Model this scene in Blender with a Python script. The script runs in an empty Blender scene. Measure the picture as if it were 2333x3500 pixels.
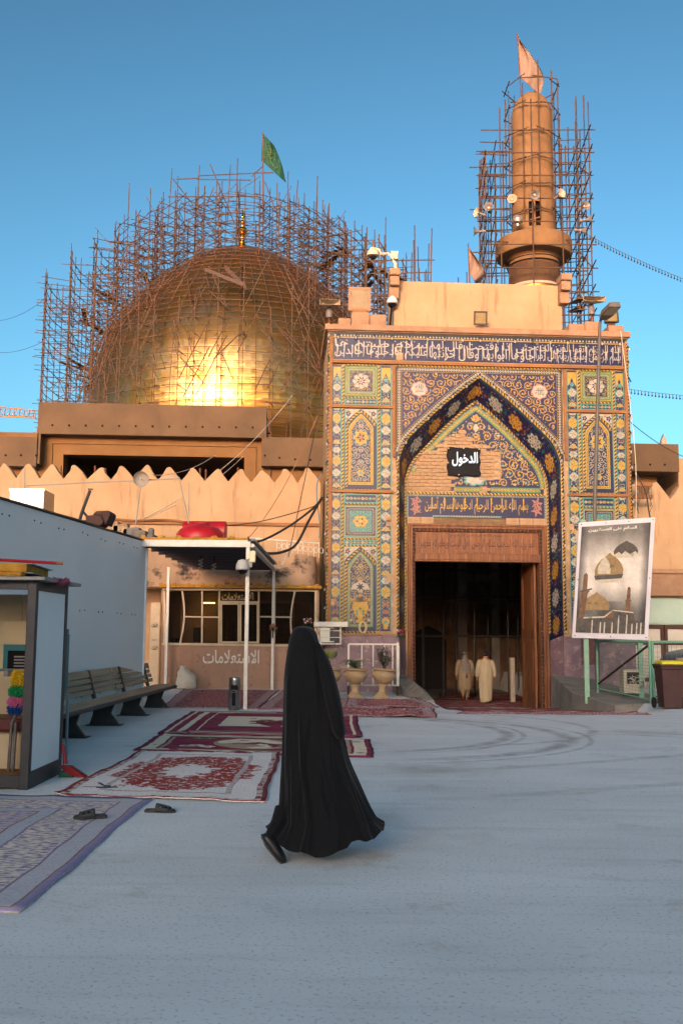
import bpy, bmesh, math, random
from mathutils import Vector, Matrix

SC = bpy.context.scene
COL = SC.collection
RAD = math.radians
rnd = random.Random(11)

# ------------------------------------------------------------------ camera, sky, sun, exposure
FPX, CX, CY, EYE = 3402.0, 1166.5, 1750.0, 1.57          # 35 mm lens on a 24 x 36 frame held upright
PITCH, ROLL = math.atan(419.5 / 3402.0), RAD(0.4)
cam_d = bpy.data.cameras.new('camera')
cam_d.sensor_fit = 'HORIZONTAL'; cam_d.sensor_width = 24.0; cam_d.lens = 35.0
cam_d.clip_start = 0.05; cam_d.clip_end = 5000
cam = bpy.data.objects.new('camera', cam_d); COL.objects.link(cam); SC.camera = cam
_f = Vector((0, math.cos(PITCH), math.sin(PITCH))); _u0 = Vector((0, -math.sin(PITCH), math.cos(PITCH))); _r0 = Vector((1, 0, 0))
_r = _r0 * math.cos(ROLL) + _u0 * math.sin(ROLL); _u = -_r0 * math.sin(ROLL) + _u0 * math.cos(ROLL)
cam.matrix_world = Matrix(((_r.x, _u.x, -_f.x, 0), (_r.y, _u.y, -_f.y, 0), (_r.z, _u.z, -_f.z, EYE), (0, 0, 0, 1)))

SUN_EL, SUN_AZ = 9.0, 194.0
wd = bpy.data.worlds.new('World'); SC.world = wd; wd.use_nodes = True
nt = wd.node_tree; bg = nt.nodes['Background']
sky = nt.nodes.new('ShaderNodeTexSky'); sky.sky_type = 'NISHITA'; sky.sun_disc = False
sky.sun_elevation = RAD(SUN_EL); sky.sun_rotation = RAD(SUN_AZ)
sky.air_density = 1.0; sky.dust_density = 3.0; sky.ozone_density = 3.0; sky.altitude = 100
hs = nt.nodes.new('ShaderNodeHueSaturation'); hs.inputs['Saturation'].default_value = 0.9; hs.inputs['Hue'].default_value = 0.468
gm = nt.nodes.new('ShaderNodeGamma'); gm.inputs[1].default_value = 1.75
nt.links.new(sky.outputs[0], gm.inputs[0]); nt.links.new(gm.outputs[0], hs.inputs['Color']); nt.links.new(hs.outputs[0], bg.inputs[0]); bg.inputs[1].default_value = 0.05
sd = bpy.data.lights.new('sun', 'SUN'); sd.energy = 0.5; sd.angle = RAD(0.9); sd.color = (1.0, 0.74, 0.46)
sun = bpy.data.objects.new('sun', sd); COL.objects.link(sun)
_sd = Vector((math.sin(RAD(SUN_AZ)) * math.cos(RAD(SUN_EL)), math.cos(RAD(SUN_AZ)) * math.cos(RAD(SUN_EL)), math.sin(RAD(SUN_EL))))
sun.rotation_euler = _sd.to_track_quat('Z', 'Y').to_euler(); sun.location = _sd * 60
SC.view_settings.view_transform = 'Standard'; SC.view_settings.look = 'None'
SC.view_settings.gamma = 1.0; SC.view_settings.use_curve_mapping = False
SC.view_settings.exposure = 1.3

# ------------------------------------------------------------------ measuring helpers (photo point + distance -> metres)
def ray(u, v):
    x = (u - CX) / FPX; y = (CY - v) / FPX
    x, y = x * math.cos(ROLL) - y * math.sin(ROLL), x * math.sin(ROLL) + y * math.cos(ROLL)
    return Vector((x, math.cos(PITCH) - y * math.sin(PITCH), math.sin(PITCH) + y * math.cos(PITCH)))
def at(u, v, Y):
    a = ray(u, v); return Vector((0, 0, EYE)) + a * (Y / a.y)
def gnd(u, v, z=0.0):
    a = ray(u, v); return Vector((0, 0, EYE)) + a * ((z - EYE) / a.z)
FA = RAD(3.6); FO = Vector((-0.44, 29.5, 0))
FM = Matrix.Translation(FO) @ Matrix.Rotation(FA, 4, 'Z')      # frame of the facade: x along it, y into it, z up
FMI = FM.inverted()
def fac(u, v, d=0.0):
    """point on the plane d metres behind the portal face, in facade coordinates"""
    a = ray(u, v); n = Vector((-math.sin(FA), math.cos(FA), 0)); o = FO + n * d
    t = o.dot(n) / Vector((a.x, a.y, 0)).dot(n)
    return FMI @ (Vector((0, 0, EYE)) + a * t)
def F(x, y, z): return FM @ Vector((x, y, z))

# ------------------------------------------------------------------ materials
def lin(c):
    return tuple((x / 12.92 if x <= 0.04045 else ((x + 0.055) / 1.055) ** 2.4) for x in (c[0] / 255, c[1] / 255, c[2] / 255)) + (1,)
def mat(name, c1, c2=None, scale=3.0, rough=0.75, metal=0.0, bump=0.0, bscale=40.0, spec=0.4, stretch=(1, 1, 1), c3=None, s3=1.0, t3=(0.55, 0.7),
        st3=None, sheen=0.0, trans=0.0, dist=0.02, emit=None, world=False):
    m = bpy.data.materials.new(name); m.use_nodes = True
    t = m.node_tree; N = t.nodes; K = t.links; b = N['Principled BSDF']
    b.inputs['Roughness'].default_value = rough; b.inputs['Metallic'].default_value = metal
    b.inputs['Specular IOR Level'].default_value = spec
    b.inputs['Base Color'].default_value = lin(c1)
    if sheen: b.inputs['Sheen Weight'].default_value = sheen; b.inputs['Sheen Roughness'].default_value = 0.4
    if emit: b.inputs['Emission Color'].default_value = lin(emit[0]); b.inputs['Emission Strength'].default_value = emit[1]
    if not (c2 or c3 or bump): return m
    tc = N.new('ShaderNodeTexCoord')
    if world:
        geo = N.new('ShaderNodeNewGeometry'); src = geo.outputs['Position']
    else: src = tc.outputs['Object']
    def mapped(s):
        mp = N.new('ShaderNodeMapping'); mp.inputs['Scale'].default_value = s; K.new(src, mp.inputs[0]); return mp.outputs[0]
    def noise(sc, det=5, s=(1, 1, 1), rgh=0.6):
        n = N.new('ShaderNodeTexNoise'); n.inputs['Scale'].default_value = sc; n.inputs['Detail'].default_value = det
        n.inputs['Roughness'].default_value = rgh; K.new(mapped(s), n.inputs['Vector']); return n.outputs[0]
    col = None
    if c2:
        rp = N.new('ShaderNodeValToRGB'); rp.color_ramp.elements[0].position = 0.35; rp.color_ramp.elements[1].position = 0.68
        rp.color_ramp.elements[0].color = lin(c1); rp.color_ramp.elements[1].color = lin(c2)
        K.new(noise(scale, 6, stretch), rp.inputs[0]); col = rp.outputs[0]
    if c3:
        rp = N.new('ShaderNodeValToRGB'); rp.color_ramp.elements[0].position = t3[0]; rp.color_ramp.elements[1].position = t3[1]
        rp.color_ramp.elements[0].color = (0, 0, 0, 1); rp.color_ramp.elements[1].color = (1, 1, 1, 1)
        K.new(noise(s3, 8, st3 or stretch, 0.65), rp.inputs[0])
        mx = N.new('ShaderNodeMix'); mx.data_type = 'RGBA'; K.new(rp.outputs[0], mx.inputs[0])
        if col: K.new(col, mx.inputs[6])
        else: mx.inputs[6].default_value = lin(c1)
        mx.inputs[7].default_value = lin(c3); col = mx.outputs[2]
    if col: K.new(col, b.inputs['Base Color'])
    if bump:
        bp = N.new('ShaderNodeBump'); bp.inputs['Strength'].default_value = bump; bp.inputs['Distance'].default_value = dist
        K.new(noise(bscale, 6, stretch), bp.inputs['Height']); K.new(bp.outputs[0], b.inputs['Normal'])
    return m

# ------------------------------------------------------------------ mesh building
class MB:
    def __init__(s): s.v = []; s.f = []; s.m = []
    def add(s, vs, fs, mi=0):
        n = len(s.v); s.v.extend([tuple(p) for p in vs]); s.f.extend([tuple(i + n for i in f) for f in fs]); s.m.extend([mi] * len(fs)); return s
    def box(s, x0, x1, y0, y1, z0, z1, mi=0, M=None):
        vs = [Vector((x, y, z)) for z in (z0, z1) for y in (y0, y1) for x in (x0, x1)]
        if M: vs = [M @ p for p in vs]
        return s.add(vs, [(0, 2, 3, 1), (4, 5, 7, 6), (0, 1, 5, 4), (2, 6, 7, 3), (0, 4, 6, 2), (1, 3, 7, 5)], mi)
    def tube(s, p, q, r, n=6, r2=None, caps=True, mi=0):
        p = Vector(p); q = Vector(q); d = q - p
        if d.length < 1e-6: return s
        r2 = r if r2 is None else r2
        a = d.orthogonal().normalized(); b = d.cross(a).normalized()
        vs = []
        for c, rr in ((p, r), (q, r2)):
            for i in range(n):
                t = 2 * math.pi * i / n; vs.append(c + (a * math.cos(t) + b * math.sin(t)) * rr)
        fs = [(i, (i + 1) % n, n + (i + 1) % n, n + i) for i in range(n)]
        if caps: fs += [tuple(range(n - 1, -1, -1)), tuple(range(n, 2 * n))]
        return s.add(vs, fs, mi)
    def path(s, pts, r, n=6, mi=0, closed=False, caps=True):
        pts = [Vector(p) for p in pts]; k = len(pts); vs = []
        up = None
        for i, p in enumerate(pts):
            if closed: d = pts[(i + 1) % k] - pts[i - 1]
            else: d = pts[min(i + 1, k - 1)] - pts[max(i - 1, 0)]
            d.normalize()
            if up is None: a = d.orthogonal().normalized()
            else:
                a = up - d * up.dot(d); a = a.normalized() if a.length > 1e-6 else d.orthogonal().normalized()
            up = a; b = d.cross(a); rr = r[i] if isinstance(r, (list, tuple)) else r
            for j in range(n):
                t = 2 * math.pi * j / n; vs.append(p + (a * math.cos(t) + b * math.sin(t)) * rr)
        fs = []
        for i in range(k if closed else k - 1):
            i2 = (i + 1) % k
            for j in range(n): fs.append((i * n + j, i * n + (j + 1) % n, i2 * n + (j + 1) % n, i2 * n + j))
        if caps and not closed: fs += [tuple(range(n - 1, -1, -1)), tuple(range((k - 1) * n, k * n))]
        return s.add(vs, fs, mi)
    def lathe(s, prof, n=24, c=(0, 0, 0), mi=0, M=None, cap=True, flute=None):
        vs = []; c = Vector(c)
        for k, (r, z) in enumerate(prof):
            for i in range(n):
                t = 2 * math.pi * i / n; rr = r
                if flute and flute[0] <= k <= flute[1]: rr = r * (1 + flute[3] * abs(math.sin(t * flute[2] / 2)))
                p = Vector((rr * math.cos(t), rr * math.sin(t), z))
                vs.append((M @ p if M else p) + c)
        fs = [(k * n + i, k * n + (i + 1) % n, (k + 1) * n + (i + 1) % n, (k + 1) * n + i) for k in range(len(prof) - 1) for i in range(n)]
        if cap:
            if prof[0][0] > 1e-4: fs.append(tuple(range(n - 1, -1, -1)))
            if prof[-1][0] > 1e-4: fs.append(tuple(range((len(prof) - 1) * n, len(prof) * n)))
        return s.add(vs, fs, mi)
    def plate(s, poly, y0, y1, mi=0):
        """polygon in x,z extruded along y"""
        n = len(poly); vs = [(x, y0, z) for x, z in poly] + [(x, y1, z) for x, z in poly]
        fs = [tuple(range(n)), tuple(range(2 * n - 1, n - 1, -1))] + [(i, i + n, (i + 1) % n + n, (i + 1) % n) for i in range(n)]
        return s.add(vs, fs, mi)
    def slab(s, poly, z0, z1, mi=0):
        n = len(poly); vs = [(x, y, z0) for x, y in poly] + [(x, y, z1) for x, y in poly]
        fs = [tuple(range(n - 1, -1, -1)), tuple(range(n, 2 * n))] + [(i, (i + 1) % n, (i + 1) % n + n, i + n) for i in range(n)]
        return s.add(vs, fs, mi)
    def face(s, poly, y, mi=0): return s.add([(x, y, z) for x, z in poly], [tuple(range(len(poly)))], mi)
    def ribbon(s, pts, w, y, mi=0):
        n = len(pts); vs = []
        for i in range(n):
            a = pts[max(i - 1, 0)]; b = pts[min(i + 1, n - 1)]; dx, dz = b[0] - a[0], b[1] - a[1]; l = math.hypot(dx, dz) or 1
            ww = (w[i] if isinstance(w, (list, tuple)) else w) / 2
            vs += [(pts[i][0] - dz / l * ww, y, pts[i][1] + dx / l * ww), (pts[i][0] + dz / l * ww, y, pts[i][1] - dx / l * ww)]
        return s.add(vs, [(2 * i, 2 * i + 1, 2 * i + 3, 2 * i + 2) for i in range(n - 1)], mi)
    def ball(s, c, r, n=10, k=6, mi=0, sc=(1, 1, 1)):
        prof = [(max(r * math.sin(math.pi * i / k), 1e-5), -r * math.cos(math.pi * i / k)) for i in range(k + 1)]
        return s.lathe(prof, n, c, mi, Matrix.Diagonal((*sc, 1)).to_3x3(), cap=False)
    def loft(s, rings, mi=0, closed=True, cap=True):
        n = len(rings[0]); vs = [p for r in rings for p in r]
        m = n if closed else n - 1
        fs = [(k * n + i, k * n + (i + 1) % n, (k + 1) * n + (i + 1) % n, (k + 1) * n + i) for k in range(len(rings) - 1) for i in range(m)]
        if cap and closed: fs += [tuple(range(n - 1, -1, -1)), tuple(range((len(rings) - 1) * n, len(rings) * n))]
        return s.add(vs, fs, mi)

MW = {}                       # world matrix of every root
def thing(name, label, cat, loc=(0, 0, 0), rz=0.0, group=None):
    o = bpy.data.objects.new(name, None); COL.objects.link(o); o.empty_display_size = 0.2
    o.location = loc; o.rotation_euler = (0, 0, rz); MW[o.name] = Matrix.Translation(Vector(loc)) @ Matrix.Rotation(rz, 4, 'Z')
    return tag(o, label, cat, group)
def tag(o, label=None, cat=None, group=None, kind=None):
    if label: o['label'] = label
    if cat: o['category'] = cat
    if group: o['group'] = group
    if kind: o['kind'] = kind
    return o
def obj(name, mb, mats, parent=None, sp=None, origin=None, smooth=None, bevel=0.0, kind=None, label=None, cat=None, group=None, fix=True, sub=0, solid=0.0, local=False):
    """one mesh object; vertices are in space sp (world if None); parent keeps them where they stand"""
    me = bpy.data.meshes.new(name)
    base = MW.get(parent.name, Matrix()) if parent else Matrix.Translation(Vector(origin or (0, 0, 0)))
    T = Matrix() if local else base.inverted() @ (sp or Matrix())
    me.from_pydata([T @ Vector(p) for p in mb.v], [], mb.f)
    if not isinstance(mats, (list, tuple)): mats = [mats]
    for m in mats: me.materials.append(m)
    if len(mats) > 1: me.polygons.foreach_set('material_index', [min(i, len(mats) - 1) for i in mb.m])
    if fix:
        b = bmesh.new(); b.from_mesh(me); bmesh.ops.recalc_face_normals(b, faces=b.faces); b.to_mesh(me); b.free()
    if smooth:
        me.polygons.foreach_set('use_smooth', [True] * len(me.polygons)); me.set_sharp_from_angle(angle=RAD(smooth))
    me.update()
    o = bpy.data.objects.new(name, me); COL.objects.link(o)
    if parent: o.parent = parent; MW[o.name] = base
    else: o.location = origin or (0, 0, 0); MW[o.name] = base
    if bevel:
        md = o.modifiers.new('bevel', 'BEVEL'); md.width = bevel; md.segments = 2; md.limit_method = 'ANGLE'; md.angle_limit = RAD(40)
    if solid:
        md = o.modifiers.new('solid', 'SOLIDIFY'); md.thickness = solid; md.offset = 0
    if sub:
        md = o.modifiers.new('sub', 'SUBSURF'); md.levels = sub; md.render_levels = sub
    return tag(o, label, cat, group, kind)
def inst(o, parent, loc, rot=(0, 0, 0), scl=None):
    c = o.copy(); COL.objects.link(c); c.parent = parent; c.location = loc; c.rotation_euler = rot
    if scl: c.scale = scl
    return c
def tree_copy(o, loc, rz=0.0, label=None, group=None):
    """a copy of a thing with copies of its parts and sub-parts"""
    def rec(a, par):
        c = a.copy(); COL.objects.link(c); c.parent = par
        for ch in [k for k in kids.get(a.name, [])]: rec(ch, c)
        return c
    kids = {}
    for k in bpy.data.objects:
        if k.parent: kids.setdefault(k.parent.name, []).append(k)
    r = rec(o, None); r.location = loc; r.rotation_euler = (0, 0, rz)
    MW[r.name] = Matrix.Translation(Vector(loc)) @ Matrix.Rotation(rz, 4, 'Z')
    if label: r['label'] = label
    if group: r['group'] = group
    return r
def lerp(a, b, t): return a + (b - a) * t
def curve(pts, n):
    """Catmull-Rom through points (tuples of any size)"""
    out = []; k = len(pts)
    for i in range(k - 1):
        p0, p1, p2, p3 = pts[max(i - 1, 0)], pts[i], pts[i + 1], pts[min(i + 2, k - 1)]
        for j in range(n):
            t = j / n
            out.append(tuple(0.5 * (2 * b + (c - a) * t + (2 * a - 5 * b + 4 * c - d) * t * t + (3 * b - a - 3 * c + d) * t ** 3) for a, b, c, d in zip(p0, p1, p2, p3)))
    out.append(tuple(pts[-1])); return out
def sag(p, q, drop, n=12):
    p = Vector(p); q = Vector(q); return [p.lerp(q, i / n) - Vector((0, 0, drop * 4 * (i / n) * (1 - i / n))) for i in range(n + 1)]

# ------------------------------------------------------------------ Arabic lettering (joined letter forms, right to left)
AF = {'ا': (0xFE8D, 1), 'أ': (0xFE83, 1), 'آ': (0xFE81, 1), 'ب': (0xFE8F, 2), 'ة': (0xFE93, 1), 'ت': (0xFE95, 2), 'ث': (0xFE99, 2), 'ج': (0xFE9D, 2),
      'ح': (0xFEA1, 2), 'خ': (0xFEA5, 2), 'د': (0xFEA9, 1), 'ذ': (0xFEAB, 1), 'ر': (0xFEAD, 1), 'ز': (0xFEAF, 1), 'س': (0xFEB1, 2), 'ش': (0xFEB5, 2),
      'ص': (0xFEB9, 2), 'ط': (0xFEC1, 2), 'ع': (0xFEC9, 2), 'غ': (0xFECD, 2), 'ف': (0xFED1, 2), 'ق': (0xFED5, 2), 'ك': (0xFED9, 2), 'ل': (0xFEDD, 2),
      'م': (0xFEE1, 2), 'ن': (0xFEE5, 2), 'ه': (0xFEE9, 2), 'و': (0xFEED, 1), 'ى': (0xFEEF, 1), 'ي': (0xFEF1, 2), 'ؤ': (0xFE85, 1), 'لا': (0xFEFB, 1)}
def shape_ar(s):
    toks = []; i = 0
    while i < len(s):
        if s[i:i + 2] == 'لا': toks.append('لا'); i += 2
        else: toks.append(s[i]); i += 1
    out = []
    for i, c in enumerate(toks):
        if c not in AF: out.append(c); continue
        prev = i > 0 and toks[i - 1] in AF and AF[toks[i - 1]][1] == 2
        nxt = AF[c][1] == 2 and i + 1 < len(toks) and toks[i + 1] in AF
        out.append(chr(AF[c][0] + (0 if not prev and not nxt else 1 if prev and not nxt else 2 if nxt and not prev else 3)))
    return ''.join(reversed(out))
def text_mb(mb, s, x0, x1, z0, z1, y, mi=0, arabic=True, thick=0.0, shear=0.0, grow=0.0):
    """lettering filling the rectangle x0..x1, z0..z1 at depth y, facing -y"""
    c = bpy.data.curves.new('lettering', 'FONT'); c.body = shape_ar(s) if arabic else s; c.resolution_u = 3; c.offset = grow
    o = bpy.data.objects.new('lettering', c); COL.objects.link(o)
    bpy.context.view_layer.update()
    me = o.to_mesh(); vs = [p.co.copy() for p in me.vertices]; fs = [tuple(p.vertices) for p in me.polygons]; o.to_mesh_clear()
    bpy.data.objects.remove(o); bpy.data.curves.remove(c)
    if not vs: return
    a0 = min(p.x for p in vs); a1 = max(p.x for p in vs); b0 = min(p.y for p in vs); b1 = max(p.y for p in vs)
    pts = []
    for p in vs:
        tz = (p.y - b0) / (b1 - b0); pts.append((lerp(x0, x1, (p.x - a0) / (a1 - a0)) + shear * (tz - 0.5) * (z1 - z0), y, lerp(z0, z1, tz)))
    mb.add(pts, fs, mi)
# ------------------------------------------------------------------ palette
m_navy = mat('navy_tile', (21, 20, 56), (29, 26, 66), 6, rough=0.32, bump=0.15, bscale=9, c3=(40, 35, 72), s3=14, t3=(0.6, 0.8), dist=0.01)
m_yel = mat('yellow_tile', (180, 142, 42), (154, 118, 34), 8, rough=0.35)
m_cream = mat('cream_tile', (172, 162, 146), (146, 136, 120), 8, rough=0.35)
m_turq = mat('turquoise_tile', (58, 124, 122), (74, 138, 130), 8, rough=0.35)
m_pink = mat('pink_tile', (156, 104, 90), (138, 90, 78), 8, rough=0.4)
m_green = mat('green_tile', (88, 114, 66), (74, 98, 58), 8, rough=0.4)
m_black = mat('black_tile', (30, 26, 28), (44, 38, 36), 8, rough=0.4)
m_brown_t = mat('brown_tile', (146, 104, 46), rough=0.4)
SOFF_SHADED = [mat('soffit_navy', (22, 21, 54), (30, 27, 60), 6, rough=.35), mat('shaded_ochre', (158, 120, 44), (134, 98, 36), 8, rough=.4), mat('shaded_cream', (150, 144, 132), (128, 120, 110), 8, rough=.4), mat('shaded_teal', (40, 82, 84), rough=.4), mat('shaded_rose', (110, 68, 60), rough=.4), mat('shaded_green', (56, 72, 46), rough=.4), m_black, mat('shaded_brown', (104, 60, 34), rough=.4)]  # ornament tile colours darkened to put the shade under the arch into them
TILES = [m_navy, m_yel, m_cream, m_turq, m_pink, m_green, m_black, m_brown_t]
NV, YE, CR, TU, PK, GR, BK, BR = range(8)
m_timber = mat('weathered_timber', (150, 102, 62), (122, 80, 48), 2.5, rough=0.8, bump=0.4, bscale=14, stretch=(0.3, 1, 1), c3=(90, 58, 36), s3=9, t3=(0.6, 0.75))
m_brick = mat('tan_brick', (176, 144, 110), (142, 112, 82), 3, rough=0.9, bump=0.9, bscale=22, c3=(196, 168, 134), s3=2.2)
m_plaster = mat('cream_plaster', (178, 146, 112), (162, 130, 96), 0.8, rough=0.9, bump=0.35, bscale=7, c3=(128, 96, 70), s3=1.5, t3=(0.54, 0.74), st3=(2.4, 1, 0.3))
m_stone = mat('cornice_stone', (160, 126, 98), (142, 108, 82), 3, rough=0.9, bump=0.6, bscale=18)
m_wood = mat('carved_teak', (122, 74, 40), (88, 50, 28), 1.6, rough=0.55, bump=0.25, bscale=10, stretch=(9, 2, 0.6), c3=(146, 94, 52), s3=2.4, t3=(0.5, 0.66), st3=(7, 2, 0.3))
m_wood_d = mat('dark_carving', (62, 34, 20), (48, 28, 18), 6, rough=0.6)
m_marble = mat('mauve_marble', (128, 104, 108), (100, 80, 88), 2.2, rough=0.45, bump=0.1, bscale=30, c3=(150, 124, 122), s3=4.5, t3=(0.55, 0.62))
m_marble_r = mat('maroon_marble', (104, 58, 54), (84, 46, 46), 3, rough=0.45, c3=(130, 84, 76), s3=5)
m_conc = mat('rough_concrete', (136, 130, 120), (112, 106, 98), 1.4, rough=0.95, bump=0.6, bscale=16, c3=(96, 90, 84), s3=2.2)
m_bulb = mat('white_bulb', (172, 168, 156), rough=0.35)
m_bulb_b = mat('bulb_socket', (36, 34, 32), rough=0.6)
m_bulb_g = mat('green_bulb', (26, 96, 60), rough=0.3)

W9 = 9.28; UC = W9 / 2
P_ROOT = thing('shrine_portal', 'tall tiled gateway with pointed arch, calligraphy band and carved wooden door frame', 'gateway', FO, FA)
def pp(name, mb, mats, parent=None, **k): return obj(name, mb, mats, parent or P_ROOT, sp=FM, **k)

ARCH = [(1.0, -0.30), (1.0, -0.12), (0.985, 0.0), (0.905, 0.19), (0.78, 0.33), (0.635, 0.47), (0.49, 0.61), (0.335, 0.745), (0.17, 0.88), (0.0, 1.0)]
ARCH_N = curve(ARCH, 4)
def arch_pts(hw, zs, za): return [(-x * hw, zs + h * (za - zs)) for x, h in ARCH_N] + [(x * hw, zs + h * (za - zs)) for x, h in reversed(ARCH_N[:-1])]
def arch_h(x, hw, zs, za):
    x = abs(x) / hw
    if x >= 1: return -9
    for (a, h0), (b, h1) in zip(ARCH_N, ARCH_N[1:]):
        if b <= x <= a and a > b: return zs + (h1 + (h0 - h1) * (x - b) / (a - b)) * (za - zs)
    return zs
AO = (2.47, 6.95, 9.42); AI = (2.2, 6.35, 8.80); YB = 0.6      # outer arch, inner arch, depth of the recess
ARO = [(UC + x, z) for x, z in arch_pts(*AO)]; ARI = [(UC + x, z) for x, z in arch_pts(*AI)]

# ------------------------------------------------------------------ ornament helpers (flat glaze on the tiles)
def clip_ribbon(mb, pts, w, y, mi, inside):
    run = []
    for p in pts:
        if inside is None or inside(*p): run.append(p)
        else:
            if len(run) > 1: mb.ribbon(run, w, y, mi)
            run = []
    if len(run) > 1: mb.ribbon(run, w, y, mi)
def spiral(mb, x, z, r, turns, sgn, a0, w, y, mi, inside=None, n=22):
    pts = []
    for i in range(n + 1):
        t = i / n; a = a0 + sgn * turns * 2 * math.pi * t; rr = r * (1 - 0.78 * t)
        pts.append((x + rr * math.cos(a), z + rr * math.sin(a)))
    clip_ribbon(mb, pts, w, y, mi, inside); return pts
def leaf(mb, x, z, a, l, w, y, mi, inside=None):
    if inside and not (inside(x, z) and inside(x + l * math.cos(a), z + l * math.sin(a))): return
    c, s = math.cos(a), math.sin(a)
    mb.face([(x + c * p - s * q, z + s * p + c * q) for p, q in ((0, 0), (l * 0.35, -w / 2), (l * 0.75, -w * 0.25), (l, w * 0.2), (l * 0.6, w * 0.45), (l * 0.25, w * 0.4))], y, mi)
def lobed(mb, x, z, rx, rz, n, amp, y, mi, k=6, ph=0.0):
    mb.face([(x + rx * (1 - amp + amp * abs(math.cos(n * t / 2 + ph))) * math.cos(t), z + rz * (1 - amp + amp * abs(math.cos(n * t / 2 + ph))) * math.sin(t))
             for t in [2 * math.pi * i / (n * k) for i in range(n * k)]], y, mi)
def flower(mb, x, z, r, y, mi, mj, inside=None):
    if inside and not inside(x, z): return
    lobed(mb, x, z, r, r, 5, 0.45, y, mi, 4); lobed(mb, x, z, r * 0.4, r * 0.4, 3, 0.1, y - 0.0015, mj, 3)
def dots(mb, inside, box, n, r, y, cols, rg):
    x0, x1, z0, z1 = box
    for _ in range(n):
        x = rg.uniform(x0, x1); z = rg.uniform(z0, z1)
        if inside(x, z):
            if rg.random() < 0.5: flower(mb, x, z, r * rg.uniform(0.7, 1.2), y, rg.choice(cols), YE)
            else:
                for _k in range(2): leaf(mb, x, z, rg.uniform(0, 6.28), r * 2.4, r, y, rg.choice(cols), inside)
def vines(mb, inside, box, r, w, y, mi, accents, rg, cx=None):
    """interlocking scrolls; mirrored about cx when given"""
    x0, x1, z0, z1 = box; row = 0; z = z0 + r * 0.8
    while z < z1 + r:
        x = (cx if cx is not None else x0) + (r if row % 2 == 0 else 0.0) + (0 if cx is not None else 0)
        k = 0
        while x < x1 + r:
            sg = 1 if (k + row) % 2 else -1; a0 = rg.uniform(0, 6.28); rr = r * rg.uniform(0.86, 1.05)
            for mir in ((0, 1) if cx is not None else (0,)):
                X = 2 * cx - x if mir else x; S = -sg if mir else sg; A = math.pi - a0 if mir else a0
                ps = spiral(mb, X, z, rr, 1.25, S, A, w, y, mi, inside)
                for q in range(2, len(ps) - 1, 3):
                    dx, dz = ps[q + 1][0] - ps[q - 1][0], ps[q + 1][1] - ps[q - 1][1]; t = math.atan2(dz, dx)
                    leaf(mb, *ps[q], t + (0.9 if q % 2 else -0.9), r * 0.34, r * 0.15, y - 0.001, accents[q % len(accents)], inside)
                flower(mb, ps[-1][0], ps[-1][1], r * 0.27, y - 0.0015, accents[(k + row) % len(accents)], mi, inside)
            x += 2 * r; k += 1
        z += r * 1.72; row += 1
class Track:
    def __init__(s, pts):
        s.p = pts; s.l = [0]
        for a, b in zip(pts, pts[1:]): s.l.append(s.l[-1] + math.hypot(b[0] - a[0], b[1] - a[1]))
        s.len = s.l[-1]
    def pos(s, d, t=0.0):
        d = min(max(d, 0), s.len); i = 0
        while i < len(s.l) - 2 and s.l[i + 1] < d: i += 1
        a, b = s.p[i], s.p[i + 1]; L = s.l[i + 1] - s.l[i] or 1; k = (d - s.l[i]) / L
        return (lerp(a[0], b[0], k) - (b[1] - a[1]) / L * t, lerp(a[1], b[1], k) + (b[0] - a[0]) / L * t)
def rope(mb, pts, w, y, pitch=0.11, th=0.03):
    """raised moulding with slanting black and yellow stripes"""
    tr = Track(pts); n = max(2, int(tr.len / 0.12))
    if len(pts) == 2: n = 2
    rings = []
    for i in range(n + 1):
        d = tr.len * i / n; rings.append([(*tr.pos(d, t), yy) for t, yy in ((-w / 2, y + th), (-w / 2, y + 0.006), (-w * 0.3, y), (w * 0.3, y), (w / 2, y + 0.006), (w / 2, y + th))])
    mb.loft([[(a, yy, b) for a, b, yy in r] for r in rings], YE, closed=True, cap=True)
    d = 0.0
    while d < tr.len - pitch * 0.5:
        h = pitch * 0.46; k = w * 0.75
        q = [tr.pos(d + k, -w * 0.49), tr.pos(d + k + h, -w * 0.49), tr.pos(d + h, w * 0.49), tr.pos(d, w * 0.49)]
        mb.face(q, y - 0.003, BK); d += pitch
def scroll_border(mb, pts, w, y, base, mi, acc, pitch=0.17):
    tr = Track(pts); n = max(2, int(tr.len / 0.1)); mb.ribbon([tr.pos(tr.len * i / n) for i in range(n + 1)], w, y, base)
    for s in (-1, 1): mb.ribbon([tr.pos(tr.len * i / n, s * w * 0.47) for i in range(n + 1)], w * 0.06, y - 0.002, acc)
    k = max(4, int(tr.len / 0.035)); mb.ribbon([tr.pos(tr.len * i / k, w * 0.22 * math.sin(2 * math.pi * tr.len * i / k / pitch)) for i in range(k + 1)], w * 0.13, y - 0.002, mi)
    d = pitch / 4; s = -1
    while d < tr.len:
        x, z = tr.pos(d, s * w * 0.12); lobed(mb, x, z, w * 0.17, w * 0.17, 4, 0.4, y - 0.0035, mi, 3); d += pitch / 2; s = -s
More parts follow.
